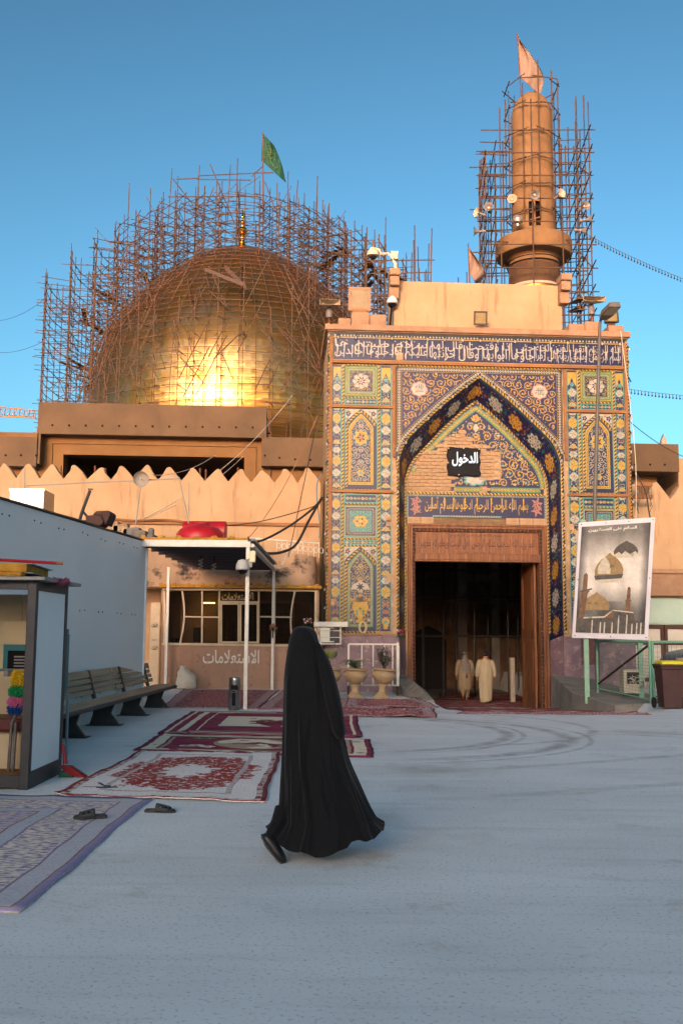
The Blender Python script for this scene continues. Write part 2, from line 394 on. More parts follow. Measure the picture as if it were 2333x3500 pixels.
def medallion(mb, x, z, kind, w, y):
    def sprigs(n, r0, l, wd_, cols, sz=1.0):
        for a in range(n):
            t = a * 2 * math.pi / n; leaf(mb, x + r0 * w * math.cos(t), z + sz * r0 * w * math.sin(t), t + (0.5 if a % 2 else -0.5), w * l, w * wd_, y - 0.004, cols[a % len(cols)])
    if kind == 'W':
        lobed(mb, x, z, w * 0.54, w * 0.50, 4, 0.16, y, TU, 5); lobed(mb, x, z, w * 0.48, w * 0.44, 4, 0.2, y - 0.002, CR, 5)
        sprigs(4, 0.22, 0.2, 0.1, (BR,)); sprigs(8, 0.05, 0.2, 0.07, (BR, NV)); sprigs(12, 0.27, 0.1, 0.05, (BR, YE, NV)); lobed(mb, x, z, w * 0.05, w * 0.05, 4, 0.2, y - 0.005, YE, 3)
    elif kind == 'V':
        lobed(mb, x, z, w * 0.52, w * 0.38, 6, 0.14, y, TU, 5); lobed(mb, x, z, w * 0.46, w * 0.33, 6, 0.16, y - 0.002, CR, 5)
        sprigs(8, 0.06, 0.18, 0.07, (BR, PK), 0.8); sprigs(12, 0.22, 0.12, 0.05, (NV, BR, TU), 0.75); lobed(mb, x, z, w * 0.06, w * 0.06, 5, 0.3, y - 0.005, NV, 3)
    elif kind == 'Y':
        P = lambda s: [(x + s * w * a, z + s * w * b) for a, b in ((0, 0.70), (0.12, 0.54), (0.36, 0.42), (0.47, 0.2), (0.43, 0), (0.47, -0.2), (0.36, -0.42), (0.12, -0.54), (0, -0.70), (-0.12, -0.54), (-0.36, -0.42), (-0.47, -0.2), (-0.43, 0), (-0.47, 0.2), (-0.36, 0.42), (-0.12, 0.54))]
        mb.face(P(1.06), y, TU); mb.face(P(0.96), y - 0.002, YE)
        sprigs(8, 0.08, 0.2, 0.06, (BK, BR)); sprigs(14, 0.25, 0.14, 0.05, (BK, BR, TU), 1.3); sprigs(6, 0.36, 0.08, 0.05, (BK,), 1.4)
        lobed(mb, x, z, w * 0.06, w * 0.06, 4, 0.2, y - 0.005, TU, 3)
    elif kind == 'T':
        mb.face([(x + w * a, z + w * b) for a, b in ((-0.52, -0.2), (-0.4, -0.05), (-0.28, 0.16), (-0.1, 0.22), (0, 0.36), (0.1, 0.22), (0.28, 0.16), (0.4, -0.05), (0.52, -0.2), (0.25, -0.16), (0, -0.24), (-0.25, -0.16))], y, YE)
        lobed(mb, x, z, w * 0.18, w * 0.15, 3, 0.3, y - 0.002, TU, 4); sprigs(6, 0.22, 0.1, 0.05, (GR, BR), 0.5); lobed(mb, x, z, w * 0.07, w * 0.07, 3, 0.2, y - 0.004, YE, 3)

# ------------------------------------------------------------------ masonry core
mb = MB()
mb.plate([(0.0, -1.2), (UC - AO[0], -1.2), (UC - AO[0], ARO[0][1]), (0.0, ARO[0][1])], 0.0, YB)
mb.plate([(UC + AO[0], -1.2), (W9, -1.2), (W9, ARO[0][1]), (UC + AO[0], ARO[0][1])], 0.0, YB)
mb.plate([(0.0, ARO[0][1] + 0.002)] + ARO + [(W9, ARO[0][1] + 0.002), (W9, 10.76), (0.0, 10.76)], 0.0, YB)
pp('masonry_front', mb, m_brick)
mb = MB()
mb.box(0.02, 2.62, YB + 0.09, 3.2, -1.2, 10.7); mb.box(6.66, W9 - 0.02, YB + 0.09, 3.2, -1.2, 10.7); mb.box(2.625, 6.655, YB + 0.09, 3.2, 4.9, 10.69)
pp('masonry_body', mb, m_brick)
mb = MB(); mb.box(-0.1, W9 + 0.1, -0.12, 3.3, 10.8, 10.98); mb.box(-0.03, W9 + 0.03, -0.05, 3.25, 10.765, 10.8)
pp('cornice', mb, m_stone, bevel=0.02)

# calligraphy band: single tiles, framed by gold lines and a dentil course
mb = MB(); mb.box(0.0, W9, -0.004, -0.001, 9.8, 10.76)
band = pp('inscription_band', mb, m_black)
BX0, BX1, BZ0, BZ1 = 0.16, W9 - 0.16, 9.90, 10.58
tn = 42; tw = (BX1 - BX0) / tn; th_ = (BZ1 - BZ0) / 3
tb = MB(); tb.box(-tw / 2 + 0.002, tw / 2 - 0.002, -0.012, 0.006, -th_ / 2 + 0.002, th_ / 2 - 0.002)
t0 = obj('tile', tb, m_navy, band, local=True)
t0.location = (BX0 + tw / 2, -0.008, BZ0 + th_ / 2)
MISS = {(9, 0), (9, 1)}
for i in range(tn):
    for j in range(3):
        if (i, j) == (0, 0) or (i, j) in MISS: continue
        inst(t0, band, (BX0 + (i + 0.5) * tw, -0.008 + rnd.uniform(-0.001, 0.001), BZ0 + (j + 0.5) * th_), (rnd.uniform(-.006, .006), 0, rnd.uniform(-.006, .006)))
mb = MB()
mb.box(BX0 + 9 * tw, BX0 + 10 * tw, -0.010, 0.0, BZ0 + th_ * 0.1, BZ0 + th_ * 1.1)
pp('bare_patch', mb, m_brick, band)
mb = MB()
for z in (BZ0 - 0.014, BZ1 + 0.014): mb.box(BX0 - 0.02, BX1 + 0.02, -0.026, -0.004, z - 0.013, z + 0.013, YE)
for x in (BX0 - 0.014, BX1 + 0.014): mb.box(x - 0.012, x + 0.012, -0.0245, -0.004, BZ0, BZ1, YE)
n = 92
for i in range(n):
    x = BX0 + (i + 0.5) * (BX1 - BX0) / n
    lobed(mb, x, BZ1 + 0.075, 0.036, 0.036, 4, 0.3, -0.009, CR, 2)
    mb.face([(x - 0.04, BZ0 - 0.075), (x + 0.04, BZ0 - 0.075), (x, BZ0 - 0.035)], -0.009, CR)
pp('band_frame', mb, TILES, band)
mb = MB(); y = -0.026
rows = [('بسم الله الرحمن الرحيم وسيق الذين اتقوا ربهم الى الجنة', 4.72, BX1 - 0.06, 0.0), ('زمرا حتى اذا جاؤها وفتحت ابوابها وقال لهم خزنتها', 2.02, 4.66, 0), ('سلام عليكم طبتم فادخلوها', 0.22, 1.95, 0)]
cut = [('الله الرحيم اتقوا الذين الجنة', 'بسم الرحمن وسيق ربهم الى زمرا', 6.4, BX1 - .05), ('حتى اذا وفتحت قال لهم', 'جاؤها ابوابها وقال خزنتها', 3.1, 6.35), ('سلام طبتم ها', 'عليكم فادخلوها خالدين', 0.2, 3.05)]
for up, lo, a, b in cut:
    text_mb(mb, up, a, b, BZ0 + 0.27, BZ1 - 0.03, y, CR, grow=0.004)
    text_mb(mb, lo, a, b, BZ0 + 0.03, BZ0 + 0.42, y - 0.002, CR, grow=0.004)
rg = random.Random(3); x = BX0 + 0.12
while x < BX1 - 0.05:                                            # the tall upright letter strokes that run through both lines
    h = rg.uniform(0.34, 0.56); z = BZ0 + rg.uniform(0.05, 0.1)
    mb.ribbon([(x - 0.012, z), (x, z + h * 0.5), (x + 0.004, z + h)], [0.012, 0.03, 0.04], y - 0.003, CR)
    if rg.random() < 0.5: lobed(mb, x + 0.07, BZ1 - 0.08, 0.022, 0.018, 4, 0.3, y - 0.002, CR, 2)
    x += rg.uniform(0.14, 0.26)
pp('calligraphy', mb, TILES, band, fix=False)

# ------------------------------------------------------------------ pilasters (left and mirrored right)
SEQ = [('W', 0.38), ('T', 0.24), ('V', 0.33), ('Y', 0.36)]
def flower_strip(mb, x0, x1, z0, z1, y):
    mb.box(x0, x1, y, y + 0.02, z0, z1, TU); mb.box(x0 + 0.045, x1 - 0.045, y - 0.003, y + 0.01, z0 + 0.03, z1 - 0.03, NV)
    n = 8
    for i in range(n):
        x = lerp(x0 + 0.1, x1 - 0.1, i / (n - 1)); zc = (z0 + z1) / 2
        lobed(mb, x, zc, 0.05, 0.05, 5 if i % 2 else 4, 0.4, y - 0.005, (CR, YE, TU, PK)[i % 4], 4); lobed(mb, x, zc, 0.018, 0.018, 3, 0.1, y - 0.007, (PK, NV, CR, YE)[i % 4], 3)
        for a in (0.7, 2.4, 3.9, 5.5): leaf(mb, x + 0.07, zc, a, 0.05, 0.025, y - 0.005, GR if i % 2 else TU)
def niche_poly(x0, x1, z0, z1, hz, inset=0.0):
    xc = (x0 + x1) / 2; hw = (x1 - x0) / 2 - inset
    c = [(xc + s * x * hw, z1 - inset * 1.2 - hz + h * hz) for s, seq in ((-1, ARCH_N), (1, list(reversed(ARCH_N[:-1])))) for x, h in seq if h >= -0.01]
    return [(xc + hw, z0 + inset), (xc - hw, z0 + inset)] + c
def pilaster(right):
    mx = (lambda x: W9 - x) if right else (lambda x: x)
    def sp(a, b): return (min(mx(a), mx(b)), max(mx(a), mx(b)))
    rg = random.Random(5 + right); y = -0.02
    root = P_ROOT
    # medallion strips
    for a, b in ((0.13, 0.42), (1.60, 1.93)):
        x0, x1 = sp(a, b); xc = (x0 + x1) / 2; w = x1 - x0
        mb = MB(); mb.box(x0, x1, y, 0.0, 1.68, 9.72, NV)
        for s in (x0 + 0.012, x1 - 0.012): mb.box(s - 0.012, s + 0.012, y - 0.006, y + 0.01, 1.70, 9.70, TU)
        ins = lambda px, pz, x0=x0, x1=x1: x0 + 0.03 < px < x1 - 0.03 and 1.72 < pz < 9.68
        yy = y - 0.003
        for k in range(520):
            dx = rg.uniform(0.01, w / 2 - 0.04); z = rg.uniform(1.74, 9.6); c = rg.choice((CR, PK, TU, CR, YE))
            for s in (-1, 1):
                if k % 2: lobed(mb, xc + s * dx, z, 0.015, 0.015, 5, 0.4, yy, c, 2)
                else: leaf(mb, xc + s * dx, z, math.pi / 2 + s * rg.uniform(-1.3, 1.3), 0.055, 0.016, yy, c, ins)
        mb.face([(x0 + 0.03, 9.66), (x1 - 0.03, 9.66), (x1 - 0.03, 9.2), (xc + 0.05, 9.36), (xc, 9.5), (xc - 0.05, 9.36), (x0 + 0.03, 9.2)], yy - 0.003, YE)
        lobed(mb, xc, 9.27, 0.08, 0.07, 6, 0.35, yy - 0.005, TU, 4)
        z = 9.02; k = 0
        while z > 2.6:
            medallion(mb, xc, z, SEQ[k % 4][0] if k else 'W', w * 0.86, yy - 0.004); z -= SEQ[k % 4][1]; k += 1
        for z, c in ((2.42, PK), (2.2, PK)):
            for t in range(9): leaf(mb, xc, z, math.pi * (t + 0.5) / 9, 0.13, 0.05, yy - 0.004, c)
        mb.face([(xc + p, 1.74 + q) for p, q in ((-0.1, 0.3), (-0.12, 0.2), (-0.04, 0.06), (-0.07, 0), (0.07, 0), (0.04, 0.06), (0.12, 0.2), (0.1, 0.3), (0, 0.36))], yy - 0.006, YE)
        lobed(mb, xc, 1.95, 0.07, 0.06, 4, 0.4, yy - 0.008, TU, 4)
        for _ in range(3 if a > 1 else 1):                        # tiles that have fallen off, bare mortar showing
            z = rg.uniform(2, 6.4); s = rg.choice((x0 + 0.06, x1 - 0.08)); mb.box(s - 0.075, s + 0.075, y - 0.016, y, z - 0.09, z + 0.09, 8)
        pp('medallion_strip', mb, TILES + [m_brick], fix=False)
    # rope mouldings
    mb = MB()
    for x, z0, z1, w in ((0.02, 1.62, 10.7, 0.07), (0.465, 1.66, 9.72, 0.075), (1.555, 1.66, 9.72, 0.075)): rope(mb, [(mx(x), z0), (mx(x), z1)], w, -0.05)
    for z in (9.735, 8.71, 5.88, 5.46, 4.40, 4.20, 1.645): rope(mb, [sp(0.51, 1.51)[0:1] + (z,), sp(0.51, 1.51)[1:2] + (z,)], 0.055, -0.044)
    pp('rope_moulding', mb, TILES)
    # square panels
    x0, x1 = sp(0.51, 1.51); xc = (x0 + x1) / 2
    for z0, z1, sty in ((8.75, 9.70, 0), (4.45, 5.42, 1)):
        mb = MB(); mb.box(x0, x1, y, 0.0, z0, z1, GR if sty == 0 else TU); zc = (z0 + z1) / 2
        mb.box(x0 + 0.04, x1 - 0.04, y - 0.003, y + 0.01, z0 + 0.04, z1 - 0.04, YE)
        b0 = (x0 + 0.055, x1 - 0.055, z0 + 0.055, z1 - 0.055); mb.box(b0[0], b0[1], y - 0.006, y + 0.01, b0[2], b0[3], GR if sty == 0 else NV)
        q = 0.115
        scroll_border(mb, [(x0 + q, z0 + q), (x1 - q, z0 + q), (x1 - q, z1 - q), (x0 + q, z1 - q), (x0 + q, z0 + q)], 0.07, y - 0.008, GR if sty == 0 else NV, CR, YE, 0.13)
        q = 0.165; mb.box(x0 + q, x1 - q, y - 0.012, y, z0 + q, z1 - q, NV if sty == 0 else TU)
        ins = lambda a, b, q=q, z0=z0, z1=z1: x0 + q + 0.01 < a < x1 - q - 0.01 and z0 + q + 0.01 < b < z1 - q - 0.01
        yy = y - 0.0145
        vines(mb, ins, (x0 + q, x1 - q, z0 + q, z1 - q), 0.078, 0.013, yy, YE if sty == 0 else BK, [YE, BR] if sty == 0 else [CR, PK], rg, cx=xc)
        if sty == 0:
            lobed(mb, xc, zc, 0.27, 0.25, 8, 0.16, yy - 0.003, TU, 5); lobed(mb, xc, zc, 0.255, 0.235, 8, 0.17, yy - 0.005, CR, 5)
            for a in range(16):
                rr = 0.05 + 0.1 * (a % 2); leaf(mb, xc + rr * math.cos(a * 0.3927), zc + rr * math.sin(a * 0.3927), a * 0.3927 + 0.5, 0.1, 0.05, yy - 0.007, (NV, BR, BK, PK)[a % 4])
            lobed(mb, xc, zc, 0.05, 0.05, 4, 0.4, yy - 0.008, PK, 4)
        else:
            lobed(mb, xc, zc, 0.23, 0.19, 6, 0.22, yy - 0.003, YE, 5)
            for a in range(6): lobed(mb, xc + 0.1 * math.cos(a * 1.047), zc + 0.08 * math.sin(a * 1.047), 0.034, 0.034, 5, 0.3, yy - 0.005, NV if a % 2 else TU, 3)
            lobed(mb, xc, zc, 0.03, 0.03, 4, 0.2, yy - 0.005, CR, 3)
        pp('square_panel', mb, TILES, fix=False)
    for z0, z1 in ((8.49, 8.68), (5.49, 5.76), (4.23, 4.37)):
        mb = MB(); flower_strip(mb, x0, x1, z0, z1, y); pp('flower_strip', mb, TILES, fix=False)
    # arched niches
    for z0, z1, sty in ((5.92, 8.36, 0), (1.68, 4.17, 1)):
        mb = MB(); mb.box(x0, x1, y, 0.0, z0, z1, CR)
        for s in (x0, x1 - 0.03): mb.box(s, s + 0.03, y - 0.003, y + 0.01, z0, z1, TU)
        for s in (-1, 1):
            flower(mb, xc + s * 0.38, z1 - 0.14, 0.085, y - 0.004, NV, PK); flower(mb, xc + s * 0.44, z1 - 0.3, 0.04, y - 0.004, GR, YE)
            for a in range(26): leaf(mb, xc + s * rg.uniform(0.2, 0.48), z1 - rg.uniform(0.03, 0.42), rg.uniform(0, 6.28), 0.08, 0.022, y - 0.003, rg.choice((PK, NV, GR, YE, TU)))
        hz = 0.46
        pl = niche_poly(x0 + 0.02, x1 - 0.02, z0, z1, hz); mb.face(pl, y - 0.006, NV)
        rope(mb, niche_poly(x0 + 0.02, x1 - 0.02, z0, z1, hz, 0.05)[1:] + [niche_poly(x0 + 0.02, x1 - 0.02, z0, z1, hz, 0.05)[0]] * 0, 0.075, y - 0.04, th=0.03)
        pl = niche_poly(x0, x1, z0, z1, hz, 0.115); mb.face(pl, y - 0.010, TU)
        pl = niche_poly(x0, x1, z0, z1, hz, 0.125); mb.face(pl, y - 0.012, YE if sty == 0 else GR)
        ip = niche_poly(x0, x1, z0, z1, hz, 0.165); scroll_border(mb, ip[1:] + ip[:2], 0.07, y - 0.014, YE if sty == 0 else GR, BK if sty == 0 else CR, YE, 0.14)
        pl = niche_poly(x0, x1, z0, z1, hz, 0.205); mb.face(pl, y - 0.018, NV)
        hw = (x1 - x0) / 2 - 0.215
        def ins(a, b, z0=z0, z1=z1, hw=hw): return abs(a - xc) < hw and z0 + 0.22 < b < (z1 - 0.25 - hz + (arch_h(a - xc, hw, 0, hz) if abs(a - xc) < hw else 0))
        yy = y - 0.0205
        vines(mb, ins, (xc - hw, xc + hw, z0 + 0.2, z1 - 0.2), 0.105, 0.014, yy, CR if sty == 0 else YE, [TU, PK, GR, CR] if sty == 0 else [TU, CR, GR, PK], rg, cx=xc)
        dots(mb, ins, (xc - hw, xc + hw, z0 + 0.2, z1 - 0.2), 260, 0.016, yy - 0.0005, (TU, PK, YE, CR), rg)
        if sty == 0:
            for r_, c in ((0.24, TU), (0.22, YE)): lobed(mb, xc, z1 - 0.88, r_, r_ * 1.05, 8, 0.3, yy - 0.004 - (0.24 - r_) * 0.1, c, 5)
            for a in range(10): leaf(mb, xc, z1 - 0.88, a * 0.628, 0.16, 0.06, yy - 0.008, BK if a % 2 else BR)
            lobed(mb, xc, z1 - 0.88, 0.06, 0.06, 5, 0.4, yy - 0.010, PK, 4)
            lobed(mb, xc, z0 + 0.48, 0.13, 0.12, 6, 0.35, yy - 0.004, YE, 4); lobed(mb, xc, z0 + 0.48, 0.07, 0.06, 4, 0.35, yy - 0.006, TU, 4)
        else:
            mb.face([(xc + p, z0 + 1.28 + q) for p, q in ((-0.3, -0.06), (-0.2, 0.1), (-0.07, 0.16), (0, 0.24), (0.07, 0.16), (0.2, 0.1), (0.3, -0.06), (0.1, -0.06), (0, -0.14), (-0.1, -0.06))], yy - 0.004, CR)
            for a in range(7): leaf(mb, xc, z0 + 1.3, a * 0.9, 0.13, 0.05, yy - 0.006, BK)
            for a in range(11): leaf(mb, xc, z0 + 0.86, math.pi * (a + 0.5) / 11, 0.26, 0.1, yy - 0.004, (PK, YE, PK, TU)[a % 4])
            mb.face([(xc + p, z0 + 0.24 + q) for p, q in ((-0.2, 0.6), (-0.24, 0.45), (-0.16, 0.25), (-0.05, 0.12), (-0.14, 0), (0.14, 0), (0.05, 0.12), (0.16, 0.25), (0.24, 0.45), (0.2, 0.6))], yy - 0.007, YE)
            for k in range(5): lobed(mb, xc + (-0.1 if k % 2 else 0.1) * (k < 4), z0 + 0.5 + 0.08 * (k // 2), 0.05, 0.045, 4, 0.4, yy - 0.009, TU if k % 2 else GR, 4)
            for k in range(3):
                for s in (-1, 1): flower(mb, xc + s * 0.26, z0 + 0.32 + 0.3 * k, 0.05, yy - 0.006, (CR, PK, YE)[k], YE)
        pp('niche_panel', mb, TILES, fix=False)
    # nailed battens
    for a, b, z in ((0.05, 2.0, 8.43), (0.03, 1.98, 5.835)):
        p, q = sp(a, b); mb = MB(); mb.box(p, q, -0.11, -0.045, z - 0.045, z + 0.045); o = pp('timber_batten', mb, m_timber, bevel=0.006)
    for x, z0, z1 in ((0.09, 1.7, 10.62), (2.0, 6.9, 9.74)):
        p, q = sp(x - 0.045, x + 0.045); mb = MB(); mb.box(p, q, -0.10, -0.052, z0, z1); pp('timber_batten', mb, m_timber, bevel=0.006)
    # marble dado
    xs = [0.0, 0.56, 1.12, 1.66, 2.16]
    for i in range(4):
        for j, (z0, z1) in enumerate(((-0.55, 0.72), (0.724, 1.54))):
            p, q = sp(xs[i] + 0.002, xs[i + 1] - 0.002); mb = MB(); mb.box(p, q, -0.03 - rnd.uniform(0, .004), -0.001, z0, z1 - 0.002)
            pp('marble_slab', mb, m_marble_r if (right and j == 1 and i == 2) else m_marble, bevel=0.004)
    p, q = sp(-0.02, 2.17); mb = MB(); mb.box(p, q, -0.075, 0.0, 1.545, 1.61); pp('dado_rail', mb, m_stone, bevel=0.01)
pilaster(0); pilaster(1)
mb = MB(); mb.box(0.05, W9 - 0.05, -0.12, -0.045, 9.765, 9.86); pp('timber_batten', mb, m_timber, bevel=0.006)

# ------------------------------------------------------------------ spandrels and arch
rg = random.Random(21)
SX0, SX1, SZ1 = 2.07, W9 - 2.07, 9.72
mb = MB(); base = [(SX0, ARO[0][1] + 0.3)] + [(SX0 + 0.0, ARO[0][1] + 0.3)] * 0
lo = [(x, z) for x, z in ARO if z > ARO[0][1] + 0.3]
mb.plate([(SX0, lo[0][1])] + lo + [(SX1, lo[-1][1]), (SX1, SZ1), (SX0, SZ1)], -0.022, 0.0, NV)
def ins_sp(a, b): return SX0 + 0.21 < a < SX1 - 0.21 and b < SZ1 - 0.2 and b > arch_h(a - UC, AO[0] + 0.3, AO[1] + 0.12, AO[2] + 0.24)
vines(mb, ins_sp, (SX0, SX1, 7.3, SZ1), 0.15, 0.020, -0.0245, YE, [YE, BR, BR, PK], rg, cx=UC)
dots(mb, ins_sp, (SX0, SX1, 7.3, SZ1), 900, 0.020, -0.0262, (BR, YE, BR, PK, TU), rg)
scroll_border(mb, [(SX0 + 0.1, 7.35), (SX0 + 0.1, SZ1 - 0.09), (SX1 - 0.1, SZ1 - 0.09), (SX1 - 0.1, 7.35)], 0.15, -0.030, BK, CR, YE, 0.16)
tr = [(UC + x, z) for x, z in arch_pts(AO[0] + 0.16, AO[1], AO[2] + 0.15)]
tr = [q for q in tr if SX0 - 0.02 < q[0] < SX1 + 0.02 and q[1] > ARO[0][1] + 0.35]
scroll_border(mb, tr, 0.15, -0.031, BK, CR, YE, 0.16)
for s in (-1, 1):
    x, z = UC + s * 1.86, 9.02
    lobed(mb, x, z, 0.27, 0.25, 8, 0.16, -0.033, PK, 5); lobed(mb, x, z, 0.24, 0.22, 8, 0.17, -0.035, CR, 5)
    for c in ((-0.27, 0.24), (0.27, -0.24)): lobed(mb, x + c[0] * s, z + c[1], 0.05, 0.05, 4, 0.4, -0.033, PK, 3)
    text_mb(mb, 'بالخير' if s < 0 else 'يالله', x - 0.14, x + 0.14, z - 0.13, z + 0.03, -0.037, BK); text_mb(mb, 'الله' if s < 0 else 'محمد', x - 0.12, x + 0.12, z + 0.02, z + 0.15, -0.037, BK)
pp('spandrel', mb, TILES, fix=False)
mb = MB(); rope(mb, [(SX0, SZ1 + 0.025), (SX1, SZ1 + 0.025)], 0.07, -0.05)
ra = [(UC + x, z) for x, z in arch_pts(AO[0] + 0.045, AO[1], AO[2] + 0.04)]
rope(mb, [(ra[0][0], 1.64)] + ra + [(ra[-1][0], 1.64)], 0.085, -0.055)
ri = [(UC + x, z) for x, z in arch_pts(AI[0] + 0.02, AI[1], AI[2] + 0.02)]
pp('arch_moulding', mb, TILES)
mb = MB(); rope(mb, [(ri[0][0], 1.64)] + ri + [(ri[-1][0], 1.64)], 0.075, YB - 0.035); pp('inner_moulding', mb, TILES)
# splayed soffit between the two arches
so = [(UC - AO[0], -1.0), (UC - AO[0], 1.0)] + ARO + [(UC + AO[0], 1.0), (UC + AO[0], -1.0)]
si = [(UC - AI[0], -1.0), (UC - AI[0], 1.0)] + ARI + [(UC + AI[0], 1.0), (UC + AI[0], -1.0)]
mb = MB(); mb.loft([[(x, -0.004, z) for x, z in so], [(x, YB + 0.06, z) for x, z in si]], NV, closed=False)
T_o, T_i = Track(so), Track(si)
def soff(k, t, off):
    a = T_o.pos(k * T_o.len); b = T_i.pos(k * T_i.len)
    p = Vector((a[0], 0, a[1])).lerp(Vector((b[0], YB, b[1])), t)
    d = Vector((UC, 0.2, min(p.z, 6.5))) - p; d.normalize(); return p + d * off
def soff_poly(kc, tc, lk, lt, pts, off, mi): mb.add([soff(kc + a * lk, tc + b * lt, off) for a, b in pts], [tuple(range(len(pts)))], mi)
star = lambda n, amp, k=4: [((1 - amp + amp * abs(math.cos(n * t / 2))) * math.cos(t), (1 - amp + amp * abs(math.cos(n * t / 2))) * math.sin(t)) for t in [2 * math.pi * i / (n * k) for i in range(n * k)]]
L = T_o.len; k = 2.75 / L; i = 0
while k < 1 - 2.75 / L + 0.001:
    c = (YE, CR)[i % 2]
    soff_poly(k, 0.5, 0.33 / L, 0.27, star(8, 0.3), 0.006, TU if i % 2 else BR); soff_poly(k, 0.5, 0.29 / L, 0.24, star(8, 0.3), 0.008, c)
    for a in range(8): soff_poly(k + 0.17 / L * math.cos(a * .785), 0.5 + 0.14 * math.sin(a * .785), 0.06 / L, 0.05, star(4, 0.6, 2), 0.010, (NV, BR, BK, GR)[a % 4])
    for a in range(6): soff_poly(k + 0.08 / L * math.cos(a * 1.047), 0.5 + 0.07 * math.sin(a * 1.047), 0.035 / L, 0.03, star(4, 0.6, 2), 0.011, NV if a % 2 else PK)
    for s in (-1, 1): soff_poly(k + s * 0.43 / L, 0.5, 0.07 / L, 0.12, star(4, 0.4, 2), 0.007, (TU, PK)[i % 2])
    k += 0.86 / L; i += 1
for q in range(1500):
    kk = rg.uniform(2.7 / L, 1 - 2.7 / L); soff_poly(kk, rg.uniform(0.08, 0.92), 0.028 / L, 0.034, star(4, 0.5, 2), 0.003, rg.choice((TU, PK, CR, GR, YE, TU, BR)))
for t in (0.05, 0.95):
    for q in range(60):
        a, b = lerp(2.65 / L, 1 - 2.65 / L, q / 60), lerp(2.65 / L, 1 - 2.65 / L, (q + 1) / 60)
        mb.add([soff(a, t - 0.02, 0.004), soff(b, t - 0.02, 0.004), soff(b, t + 0.02, 0.004), soff(a, t + 0.02, 0.004)], [(0, 1, 2, 3)], TU)
pp('soffit', mb, SOFF_SHADED, fix=False)
for s in (0, 1):
    for z0, z1 in ((-1.0, 0.2), (0.206, 0.9), (0.906, 1.6)):
        k0, k1 = ((z0 + 1) / T_o.len, (z1 + 1) / T_o.len) if not s else (1 - (z0 + 1) / T_o.len, 1 - (z1 + 1) / T_o.len)
        mb = MB(); mb.add([soff(k0, 0.02, 0.012), soff(k1, 0.02, 0.012), soff(k1, 0.98, 0.012), soff(k0, 0.98, 0.012), soff(k0, 0.02, -0.01), soff(k1, 0.02, -0.01), soff(k1, 0.98, -0.01), soff(k0, 0.98, -0.01)], [(0, 1, 2, 3), (7, 6, 5, 4), (0, 4, 5, 1), (1, 5, 6, 2), (2, 6, 7, 3), (3, 7, 4, 0)]); pp('marble_slab', mb, m_marble)

# ------------------------------------------------------------------ tympanum: tiles with a bare stepped brick patch
TZ0 = 5.92; ts = 0.222
def ins_ty(a, b, m=0.0): return abs(a - UC) < AI[0] - m and b > TZ0 + m and (b < AI[1] or b < arch_h(a - UC, AI[0] - m, AI[1], AI[2] - m * 1.35))
PATCH = [(-2.2, 5.9, -0.72, 6.32), (-2.2, 6.3, -0.55, 6.55), (-1.9, 6.5, 0.62, 6.98), (-1.68, 6.9, 0.62, 7.22), (-1.2, 7.2, 0.38, 7.44), (-0.98, 7.4, -0.1, 7.66), (-0.55, 7.6, -0.32, 7.90), (0.2, 6.32, 0.68, 7.22), (0.16, 5.9, 0.4, 6.15), (-2.2, 5.9, -1.35, 6.0)]
def patch(a, b): return any(x0 <= a - UC <= x1 and z0 <= b <= z1 for x0, z0, x1, z1 in PATCH)
mb = MB(); pl = [(UC - AI[0], 1.0 + 3.9)] + ARI + [(UC + AI[0], 4.9)]; mb.plate(pl, YB + 0.03, YB + 0.085)
tymp = pp('tympanum', mb, m_brick)
tb = MB(); tb.box(-ts / 2 + 0.0015, ts / 2 - 0.0015, -0.012, 0.012, -ts / 2 + 0.0015, ts / 2 - 0.0015); t1 = None
for i in range(-10, 11):
    for j in range(0, 14):
        x, z = UC + i * ts, TZ0 + 0.12 + j * ts
        if ins_ty(x, z, 0.0) and not patch(x, z):
            if t1 is None: t1 = obj('tile', tb, m_navy, tymp, local=True); t1.location = (x, YB + 0.012, z)
            else: inst(t1, tymp, (x, YB + 0.012 + rnd.uniform(-.001, .001), z), (rnd.uniform(-.006, .006), 0, rnd.uniform(-.006, .006)))
bk = MB(); bk.box(-0.115, 0.115, -0.03, 0.02, -0.046, 0.046); b1 = None; r_ = 0; z = 5.5
while z < 8:
    x = UC - 2.25 + (0.12 if r_ % 2 else 0)
    while x < UC + 2.3:
        if patch(x, z) and ins_ty(x, z, 0.02):
            lc = (x, YB + 0.02 + rnd.uniform(-.010, .008), z); rt = (rnd.uniform(-.03, .03), rnd.uniform(-.02, .02), rnd.uniform(-.03, .03))
            if b1 is None: b1 = obj('brick', bk, m_brick, tymp, local=True); b1.location = lc
            else: inst(b1, tymp, lc, rt)
        x += 0.245
    z += 0.111; r_ += 1
mb = MB(); y = YB - 0.003
ins2 = lambda a, b: ins_ty(a, b, 0.26) and not patch(a, b) and not patch(a + 0.03, b) and not patch(a - 0.03, b) and not patch(a, b - 0.03)
vines(mb, ins2, (UC, UC + 2.2, TZ0 + 0.2, 8.6), 0.17, 0.024, y - 0.003, YE, [TU, YE, PK, CR], rg, cx=UC)
dots(mb, ins2, (UC - 2, UC + 2, TZ0 + 0.2, 8.5), 900, 0.024, y - 0.0015, (TU, CR, PK, GR, CR, YE), rg)
tt = Track([(UC + x, z) for x, z in arch_pts(AI[0] - 0.13, AI[1], AI[2] - 0.19) if z > TZ0 + 0.1]); seg = []
def border(pts):
    run = []
    for q in pts:
        if patch(*q): 
            if len(run) > 2: scroll_border(mb, run, 0.16, y - 0.004, GR, YE, TU, 0.2)
            run = []
        else: run.append(q)
    if len(run) > 2: scroll_border(mb, run, 0.16, y - 0.004, GR, YE, TU, 0.2)
